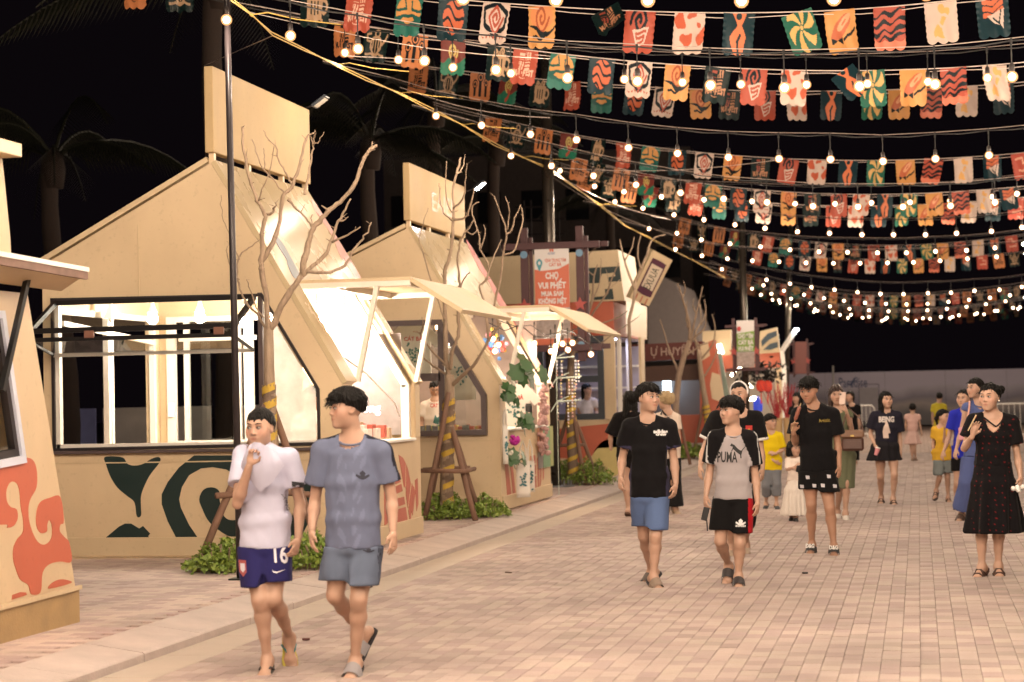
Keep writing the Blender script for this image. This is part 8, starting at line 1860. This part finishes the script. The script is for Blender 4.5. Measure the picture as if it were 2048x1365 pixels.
c = atY(1705, 880, 24.55); t = thing('shoulder_bag', c, 'brown leather shoulder bag with a flap at the side of the woman in olive', 'bag'); BRN = mat('brown_leather', (.075, .032, .022), .38, var=.3, bump=.2)
m = MB(); m.box(c+Z3*-.05, (.27, .11, .17), None, .025); m.build('body', BRN, t); m = MB(); m.box(c+Vector((0, -.01, .07)), (.285, .125, .10), None, .02); m.build('flap', mat('tan_leather', (.15, .075, .04), .4, var=.25, bump=.15), t); m = MB(); m.box(c+Vector((.01, -.07, -.06)), (.20, .02, .09), None, .01); m.build('front_pocket', BRN, t); m = MB(); m.box(c+Vector((0, -.076, .05)), (.04, .008, .02)); m.build('clasp', mat('brass', (.5, .35, .12), .3, metal=1), t)
m = MB(); m.tube([c+Vector((-.13, 0, .10)), c+Vector((-.08, .03, .28)), Vector(w9.J['sr'])+Vector((0, -.02, .09)), c+Vector((.10, .05, .25)), c+Vector((.13, 0, .10))], .010, 6); m.build('strap', BRN, t)
# ---- woman in black tee further behind
w10 = Person('woman in black tee and trousers standing far behind the phone', 42., dict(hd=(1699, 794), nb=(1704, 811, .02), sl=(1694, 816), sr=(1716, 815), el=(1692, 845), wl=(1694, 866), er=(1718, 842), wr=(1719, 862), fr=(1719, 870), hl=(1700, 870), hr=(1711, 870), kl=(1700, 898), al=(1701, 920, .0), tl=(1699, 928, -.12), kr=(1711, 898), ar=(1711, 920), tr=(1710, 928, -.12)), hh=.22, yaw=-35, sex='f', h=.017, plant='lr', hair=dict(fringe=.2, side=-.05, vol=.3, tail=1, locks=0), face=False)
w10.tee((1705, 868), BLACKC, .55, seed=74, hemw=.15); w10.shorts((1705, 921), (.0055, .005, .006), seed=75, name='trousers'); [w10.slide(q, (.5, .4, .33), (.5, .4, .33), 'shoe', 'shoe') for q in 'lr']
# ---- girl in black tee with long hair
g11 = Person('girl with long black hair in black printed tee and short skirt', 28.1, dict(hd=Q4(384, 205), nb=Q4(385, 270, .03), sl=Q4(318, 298), sr=Q4(450, 296), el=Q4(292, 398, .04), wl=Q4(318, 462, -.08), fl=Q4(326, 492, -.1), er=Q4(464, 425, .04), wr=Q4(468, 498, .0), fr=Q4(468, 530, -.02), hl=Q4(350, 500), hr=Q4(420, 500), kl=Q4(352, 650, .05), al=Q4(356, 785, .26), tl=Q4(352, 815, .1), kr=Q4(432, 640, -.12), ar=Q4(424, 760, -.08), tr=Q4(432, 795, -.22)),
    hh=.222, yaw=26, sex='f', h=.012, plant='lr', hair=dict(fringe=.30, side=-.3, vol=.35, long=1.75, front=(-.29,), locks=20), poses={'l': dict(curl=1.), 'r': dict(curl=.5)})
g11.tee(Q4(380, 500), (.012, .011, .020), .72, seed=81, hemw=.145, sr=1.15, fl=1.15, width=1.08, taper=.15); g11.skirt(Q4(374, 556), (.011, .010, .013), .245, 'pleated_skirt', amp=.012, nfold=12, w0=.14)
print_on(g11, 'tee', 'BEING', *Q4(386, 332), .075, .21, (.55, .5, .48), .06)
print_on(g11, 'tee', '', *Q4(384, 376), .24, .12, (.55, .44, .38), poly=[(-.3, -.5), (-.4, -.1), (-.25, .2), (-.1, .3), (-.12, .45), (.1, .5), (.2, .35), (.35, .1), (.5, -.2), (.25, -.25), (.3, -.5)], name='figure_print')
for q in 'lr': g11.slide(q, (.05, .03, .025), (.05, .03, .025), 'cross')
c = Vector(g11.J['fl'])+Vector((.01, -.05, -.03)); t = thing('paper_cup', c, 'small pink cup in the hand of the long-haired girl', 'cup'); m = MB(); m.lathe(c, [(.024, -.05), (.034, .05), (.034, .055)], 14, Matrix.Rotation(.3, 3, 'Y')); m.build('cup_body', mat('pink_cup', (.62, .25, .28), .5), t); m = MB(); m.lathe(c, [(.036, .05), (.036, .062), (.02, .066)], 14, Matrix.Rotation(.3, 3, 'Y')); m.build('lid', M_WHITE, t)
# ---- little girl from behind
k12 = Person('small girl in pale pink dress walking away', 44.5, dict(hd=(1825, 817), nb=(1825, 829, -.02), sl=(1813, 833), sr=(1837, 833), el=(1811, 848), wl=(1812, 862), er=(1840, 850), wr=(1843, 866), fr=(1844, 872), hl=(1821, 876), hr=(1830, 876), kl=(1823, 898), al=(1825, 915), tl=(1824, 918, .1), kr=(1829, 898), ar=(1831, 913, .1), tr=(1833, 917, .2)), hh=.20, yaw=180, h=.016, plant='lr', child=True, sex='f', back=True, face=False, hair=dict(fringe=.2, side=-.2, vol=.5, nape=-.35, locks=0))
k12.tee((1825, 862), (.55, .36, .32), .45, seed=91, hemw=.12, name='dress_top', sr=1.1); k12.skirt((1825, 889), (.55, .38, .34), .20, 'dress_skirt', amp=.015, nfold=8); [k12.slide(q, (.3, .2, .15), (.3, .2, .15), 'shoe', 'shoe') for q in 'lr']
# ---- man in yellow from behind
m13 = Person('person in yellow shirt and black trousers seen from behind far off', 52., dict(hd=(1879, 795), nb=(1878, 808, -.02), sl=(1867, 813), sr=(1889, 813), el=(1865, 833), wl=(1866, 850), er=(1891, 833), wr=(1891, 850), hl=(1873, 852), hr=(1883, 852), kl=(1873, 876), al=(1874, 896), tl=(1873, 899, .1), kr=(1883, 876), ar=(1883, 896), tr=(1884, 899, .1)), hh=.225, yaw=180, h=.019, back=True, face=False, hair=dict(fringe=.2, side=-.02, vol=.4, nape=-.2, locks=0))
m13.tee((1878, 856), (.48, .40, .04), .6, seed=93, hemw=.16); m13.shorts((1878, 896), (.012, .012, .012), seed=94, name='trousers'); [m13.slide(q, (.05, .04, .04), (.05, .04, .04), 'shoe', 'shoe') for q in 'lr']
# ---- girl in mustard tee
k14 = Person('girl in mustard yellow tee and denim shorts with a hand at her mouth', 28.4, dict(hd=(1887, 835), nb=(1881, 855, .02), sl=(1869, 860), sr=(1897, 860), el=(1866, 888, .04), wl=(1868, 908, .0), fl=(1870, 916, -.02), er=(1889, 884, -.10), wr=(1889, 860, -.2), fr=(1892, 850, -.22), hl=(1878, 916), hr=(1893, 916), kl=(1879, 955, -.1), al=(1872, 980, -.02), tl=(1867, 996, -.16), kr=(1895, 957, .0), ar=(1896, 994, .05), tr=(1900, 1003, -.1)), hh=.205, yaw=52, h=.012, plant='r', child=True, sex='f', hair=dict(fringe=.26, side=-.05, vol=.2, tail=1, locks=10), poses={'r': dict(curl=1.)}, fat=1.05)
k14.tee((1884, 922), (.55, .33, .035), .62, seed=95, hemw=.145, width=1.05, taper=.14); k14.shorts((1886, 949), (.15, .17, .17), seed=96, width=1.12, name='denim_shorts', flare=1.1)
for q in 'lr': k14.slide(q, (.05, .035, .03), (.05, .035, .03), 'cross')
print_on(k14, 'tee', 'CAT BA', 1896, 898, .04, .12, (.35, .2, .02), .02)
# ---- woman in royal blue tee
w15 = Person('woman in royal blue tee and black shorts beside the jumpsuit woman', 26.6, dict(hd=(1927, 798), nb=(1929, 822, .03), sl=(1908, 830), sr=(1948, 830, .05), el=(1897, 877, .02), wl=(1888, 902, -.05), fl=(1884, 914, -.06), er=(1950, 876), wr=(1950, 905), hl=(1918, 912), hr=(1935, 912), kl=(1915, 968, -.02), al=(1914, 1020, .1), tl=(1912, 1030, -.05), kr=(1932, 968), ar=(1934, 1020, .2), tr=(1933, 1030, .1)), hh=.225, yaw=-24, sex='f', h=.012, hair=dict(fringe=.3, side=-.02, vol=.25, tail=1, locks=10), poses={'l': dict(curl=.8)})
w15.tee((1925, 918), (.018, .025, .36), .62, seed=97, hemw=.15, sr=1.05, taper=.15); w15.shorts((1925, 940), BLACKC, seed=98); w15.slide('l', (.02, .02, .03), (.02, .02, .05), 'shoe', 'shoe'); w15.slide('r', (.02, .02, .03), (.02, .02, .05), 'shoe', 'shoe')
# ---- woman in blue jumpsuit
w16 = Person('woman in dusty blue jumpsuit with pink strap glancing left', 24.4, dict(hd=(1950, 777), nb=(1957, 807, .03), sl=(1934, 816), sr=(1976, 816, .06), el=(1921, 870, .02), wl=(1913, 898, -.06), fl=(1910, 910, -.08), er=(1982, 870, .05), wr=(1982, 900), hl=(1944, 905), hr=(1964, 905), kl=(1935, 965, -.05), al=(1923, 1015, .08), tl=(1914, 1028, -.06), kr=(1958, 965, .05), ar=(1952, 1018, .3), tr=(1948, 1034, .2)), hh=.228, yaw=-48, sex='f', h=.012, hair=dict(fringe=.28, side=-.02, vol=.35, tail=1, locks=10), poses={'l': dict(curl=.9)})
BLU = (.075, .10, .24); w16.tee((1954, 915), BLU, .12, seed=99, hemw=.16, name='jumpsuit_top', taper=.15); w16.shorts((1950, 1018), BLU, seed=100, width=1.12, flare=1.5, name='jumpsuit_legs'); w16.slide('l', (.10, .06, .045), (.10, .06, .045), 'slide'); w16.slide('r', (.10, .06, .045), (.10, .06, .045), 'slide')
c = atY(1926, 868, 24.05); t = thing('phone_pouch', c, 'pink phone pouch hanging on a strap before the jumpsuit woman', 'pouch'); m = MB(); m.box(c, (.10, .02, .15), None, .008); m.build('pouch_body', mat('pink_pouch', (.55, .26, .30), .5), t); m = MB(); m.tube([c+Z3*.075, atY(1934, 845, 24.1), atY(1939, 812, 24.2), Vector(w16.J['sl'])+Vector((.03, -.02, .075))], .012, 5); m.build('strap', mat('pink_strap', (.6, .32, .26), .6), t)
# ---- elderly woman in dotted dress
w17 = Person('elderly woman in black dress with red dots raising a hand', 17.3, dict(hd=Q4(985, 190), nb=Q4(1000, 292, .04), sl=Q4(896, 326), sr=Q4(1112, 334, .03), el=Q4(838, 486, -.03), wl=Q4(886, 412, -.24), fl=Q4(908, 340, -.26), er=Q4(1148, 540, .04), wr=Q4(1164, 650, -.02), fr=Q4(1160, 712, -.05), hl=Q4(955, 640), hr=Q4(1055, 640, .02), kl=Q4(940, 930, .0), al=Q4(940, 1168, .02), tl=Q4(898, 1222, -.12), kr=Q4(1040, 930), ar=Q4(1036, 1165, .08), tr=Q4(1042, 1218, -.08)),
    hh=.224, yaw=-26, sex='f', h=.010, gaze=-.5, hair=dict(fringe=.30, side=-.02, vol=.25, bun=(.18, -.52, .28), locks=30, nape=-.2), poses={'l': dict(curl=.45, n=(.3, -1, .2)), 'r': dict(curl=1.)}, fat=1.02)
rd = np.random.RandomState(4)
def t17(s, V, c):
    # scattered red sprigs: nearest jittered grid point in the cloth's own coordinates
    b = V-s.J['nb']; th = b@s.sx*1.0+.6*(b@s.fw)*0; g = np.stack([np.arctan2(b@s.sx, .12+b@s.fw*.6)*.18, b[:, 2]], -1)/.052; gi = np.floor(g); f = g-gi
    h1 = np.abs(np.sin(gi[:, 0]*127.1+gi[:, 1]*311.7)*43758.5) % 1; h2 = np.abs(np.sin(gi[:, 0]*269.5+gi[:, 1]*183.3)*43758.5) % 1
    d = np.hypot(f[:, 0]-.25-.5*h1, f[:, 1]-.25-.5*h2); c[d < .085] = (.13, .008, .010); return c
w17.tee(Q4(1005, 590), (.005, .004, .005), .62, seed=101, hemw=.155, name='dress_top', tint=t17, neck=.078, vneck=True, sr=1.05, fl=1.1, taper=.155); w17.skirt(Q4(1012, 976), (.005, .004, .005), .255, 'dress_skirt', tint=t17, amp=.014, nfold=9, w0=.14)
for q in 'lr': w17.slide(q, (.11, .06, .04), (.07, .035, .025), 'cross')
m = MB(); m.ball(w17.HP(.385, .02, -.13), .008, 8); m.build('earring', mat('pearl', (.7, .66, .6), .25), w17.t, True)
c = Vector(w17.J['fr'])+Vector((-.01, -.05, .0)); t = thing('crumpled_tissue', c, 'crumpled white tissue in the lowered hand of the elderly woman', 'tissue'); m = MB(); r_ = random.Random(2)
for k in range(7): m.ball(c+Vector((r_.gauss(0, .014), r_.gauss(0, .01), r_.gauss(0, .018))), .022, 6)
m.build('tissue', M_WHITE, t, True)
c = Vector(w17.J['fl']); t = thing('bamboo_stick', c, 'short bamboo stick between the raised fingers of the elderly woman', 'stick'); m = MB(); m.cyl(c+Vector((-.07, -.04, -.06)), c+Vector((.0, -.03, .07)), .006, n=6); m.build('stick', mat('bamboo', (.5, .36, .2), .6), t)
# ---- long-haired figure in black with her back turned, blond person
w18 = Person('woman with long black hair all in black with her back turned', 25.8, dict(hd=(1259, 801), nb=(1258, 826, -.03), sl=(1236, 836), sr=(1279, 836), el=(1221, 872), wl=(1222, 900, .05), er=(1284, 872), wr=(1280, 898), fr=(1279, 908), hl=(1249, 905), hr=(1268, 905), kl=(1252, 965), al=(1257, 1022), tl=(1262, 1034, .12), kr=(1267, 965), ar=(1266, 1020, .3), tr=(1268, 1032, .4)), hh=.225, yaw=200, sex='f', h=.013, back=True, face=False, hair=dict(fringe=.2, side=-.3, vol=.5, long=1.5, locks=10), fat=1.02)
w18.tee((1258, 915), (.006, .005, .0055), .95, seed=111, hemw=.17, sr=1.15, fl=1.2, taper=.165, name='blouse'); w18.shorts((1258, 935), (.006, .005, .0055), seed=112, width=1.1); [w18.slide(q, (.10, .05, .03), (.5, .48, .45), 'slide') for q in 'lr']
p19 = Person('blond curly haired person in white tee and black trousers', 26.4, dict(hd=(1331, 802), nb=(1336, 826, .0), sl=(1316, 836), sr=(1352, 836), el=(1312, 872), wl=(1316, 900), er=(1357, 876), wr=(1356, 908), fr=(1355, 920), hl=(1328, 912), hr=(1345, 912), kl=(1330, 965), al=(1332, 1012), tl=(1328, 1022, .1), kr=(1348, 965, -.05), ar=(1351, 1010, -.05), tr=(1357, 1020, -.15)), hh=.225, yaw=-120, h=.013, face=False, hair=dict(fringe=.2, side=-.2, vol=1.1, nape=-.4, mat=M_HAIRBL, locks=60, rough=2.2))
p19.tee((1337, 918), (.62, .52, .44), .6, seed=113, hemw=.16, taper=.16); p19.shorts((1340, 1013), (.012, .011, .012), seed=114, width=1.1, flare=1.35, name='trousers'); [p19.slide(q, (.35, .25, .17), (.35, .25, .17), 'shoe', 'shoe') for q in 'lr']
m = MB(); m.tube([Vector(p19.J['sl'])+Vector((.06, -.13, .05)), Vector(p19.J['sl'])+Vector((.05, -.02, .10)), Vector(p19.J['nb'])+Vector((.05, -.12, -.1)), Vector(p19.J['hr'])+Vector((0, -.16, .1))], .014, 5); tag(m.build('bag_strap', M_BLACK), 'black bag strap across the shoulder of the blond person', 'strap')
# ---- person among the far stalls, stall keepers
p20 = Person('woman with loose black hair in front of the far white post', 40., dict(hd=(1594, 797), nb=(1595, 814), sl=(1584, 819), sr=(1606, 819), el=(1580, 842), wl=(1586, 828, -.2), fl=(1590, 822, -.22), er=(1608, 844), wr=(1608, 862), hl=(1590, 865), hr=(1602, 865), kl=(1590, 898), al=(1590, 925), tl=(1589, 932, -.1), kr=(1602, 898), ar=(1602, 925), tr=(1603, 932, -.1)), hh=.225, yaw=-30, sex='f', h=.018, face=False, hair=dict(fringe=.12, side=-.3, vol=.6, long=1.3, front=(-.28, .28), locks=0))
p20.tee((1595, 870), (.012, .012, .014), .5, seed=121, hemw=.15); p20.shorts((1595, 925), (.012, .012, .014), seed=122, name='trousers')
s21 = Person('stall keeper in white CÁT BÀ tee inside the souvenir stall', 26.7, dict(hd=(871, 778), nb=(871, 800), sl=(849, 812), sr=(893, 812), el=(842, 850, -.05), wl=(846, 875, -.1), er=(899, 850, -.05), wr=(896, 872, -.12), fr=(892, 880, -.15), hl=(862, 890), hr=(880, 890), kl=(862, 940), al=(862, 985), tl=(862, 995, -.1), kr=(880, 940), ar=(880, 985), tr=(880, 995, -.1)), hh=.22, yaw=10, pitch=22, h=.013, z0=ZP+.05, hair=dict(fringe=.22, side=.0, vol=.5, locks=0))
s21.tee((871, 892), (.66, .6, .54), .6, seed=123, hemw=.17, taper=.17); s21.shorts((871, 985), (.03, .03, .04), seed=124, name='trousers'); print_on(s21, 'tee', 'CÁT BÀ', 874, 815, .05, .2, (.5, .08, .06), .05); print_on(s21, 'tee', '', 873, 840, .14, .10, (.04, .14, .13), poly=[(-.5, -.3), (-.2, .5), (.1, .2), (.5, .4), (.3, -.5)], name='print')
for i, (px, Y, yaw, lb, cc) in enumerate(((1174, 37.0, 60, 'stall keeper with long dark hair and white blouse behind the slate window', (.62, .58, .60)), (1214, 37.2, 150, 'second stall keeper in white with hair tied up behind the slate window', (.64, .60, .66)))):
    P = Person(lb, Y, dict(hd=(px, 780), nb=(px+1, 797), sl=(px-14, 803), sr=(px+14, 803), el=(px-17, 825), wl=(px-8, 836, -.2), er=(px+18, 824), wr=(px+22, 832, -.22), fr=(px+27, 832, -.25), hl=(px-6, 850), hr=(px+6, 850), kl=(px-6, 890), al=(px-6, 925), tl=(px-6, 930, -.1), kr=(px+6, 890), ar=(px+6, 925), tr=(px+6, 930, -.1)), hh=.225, yaw=yaw, sex='f', h=.016, z0=ZP, face=(i == 0), hair=dict(fringe=.22, side=-.3 if i == 0 else -.05, vol=.4, long=1.5 if i == 0 else 0, bun=None if i == 0 else (0, -.5, .2), locks=0))
    P.tee((px, 842), cc, .6, seed=125+i, hemw=.15); P.shorts((px, 925), (.03, .03, .08), seed=127+i, name='trousers')
s24 = Person('blurred stall keeper in white behind the dusty pane of the front stall', 20.2, dict(hd=(622, 795), nb=(622, 826), sl=(596, 842), sr=(648, 842), el=(588, 885, -.05), wl=(600, 905, -.15), er=(655, 885), wr=(650, 912, -.1), hl=(612, 930), hr=(634, 930), kl=(612, 990), al=(612, 1050), tl=(612, 1062, -.1), kr=(634, 990), ar=(634, 1050), tr=(634, 1062, -.1)), hh=.22, yaw=-30, h=.014, z0=ZP+.05, face=False, hair=dict(fringe=.2, side=0, vol=.5, locks=0))
s24.tee((622, 935), (.7, .66, .6), .6, seed=130, hemw=.17); s24.shorts((622, 1050), (.05, .05, .06), seed=131, name='trousers')
# small litter on the paving
for i, (px, py, lb, cc) in enumerate(((612, 1281, 'tiny dark red scrap on the paving beside the raised flip-flop', (.10, .03, .025)), (740, 1176, 'dark leaf scrap in the gutter right of the boys', (.05, .035, .03)), (1017, 1147, 'thin dry twig lying on the paving', (.10, .06, .04)), (1610, 1148, 'small dark pebble on the paving in front of the tall young man', (.03, .025, .022)))):
    p = atZ(px, py, 0.); m = MB(); m.box((p.x, p.y, .008), (.05 if i != 2 else .09, .03 if i != 2 else .014, .012), Matrix.Rotation(.4+i, 3, 'Z'), .003); tag(m.build('scrap' if i < 2 else ('twig' if i == 2 else 'pebble'), mat('scrap_%d' % i, cc, .8)), lb, 'litter')
print('MARK people done', len(bpy.data.objects), sum(len(o.data.polygons) for o in bpy.data.objects if o.type == 'MESH'))
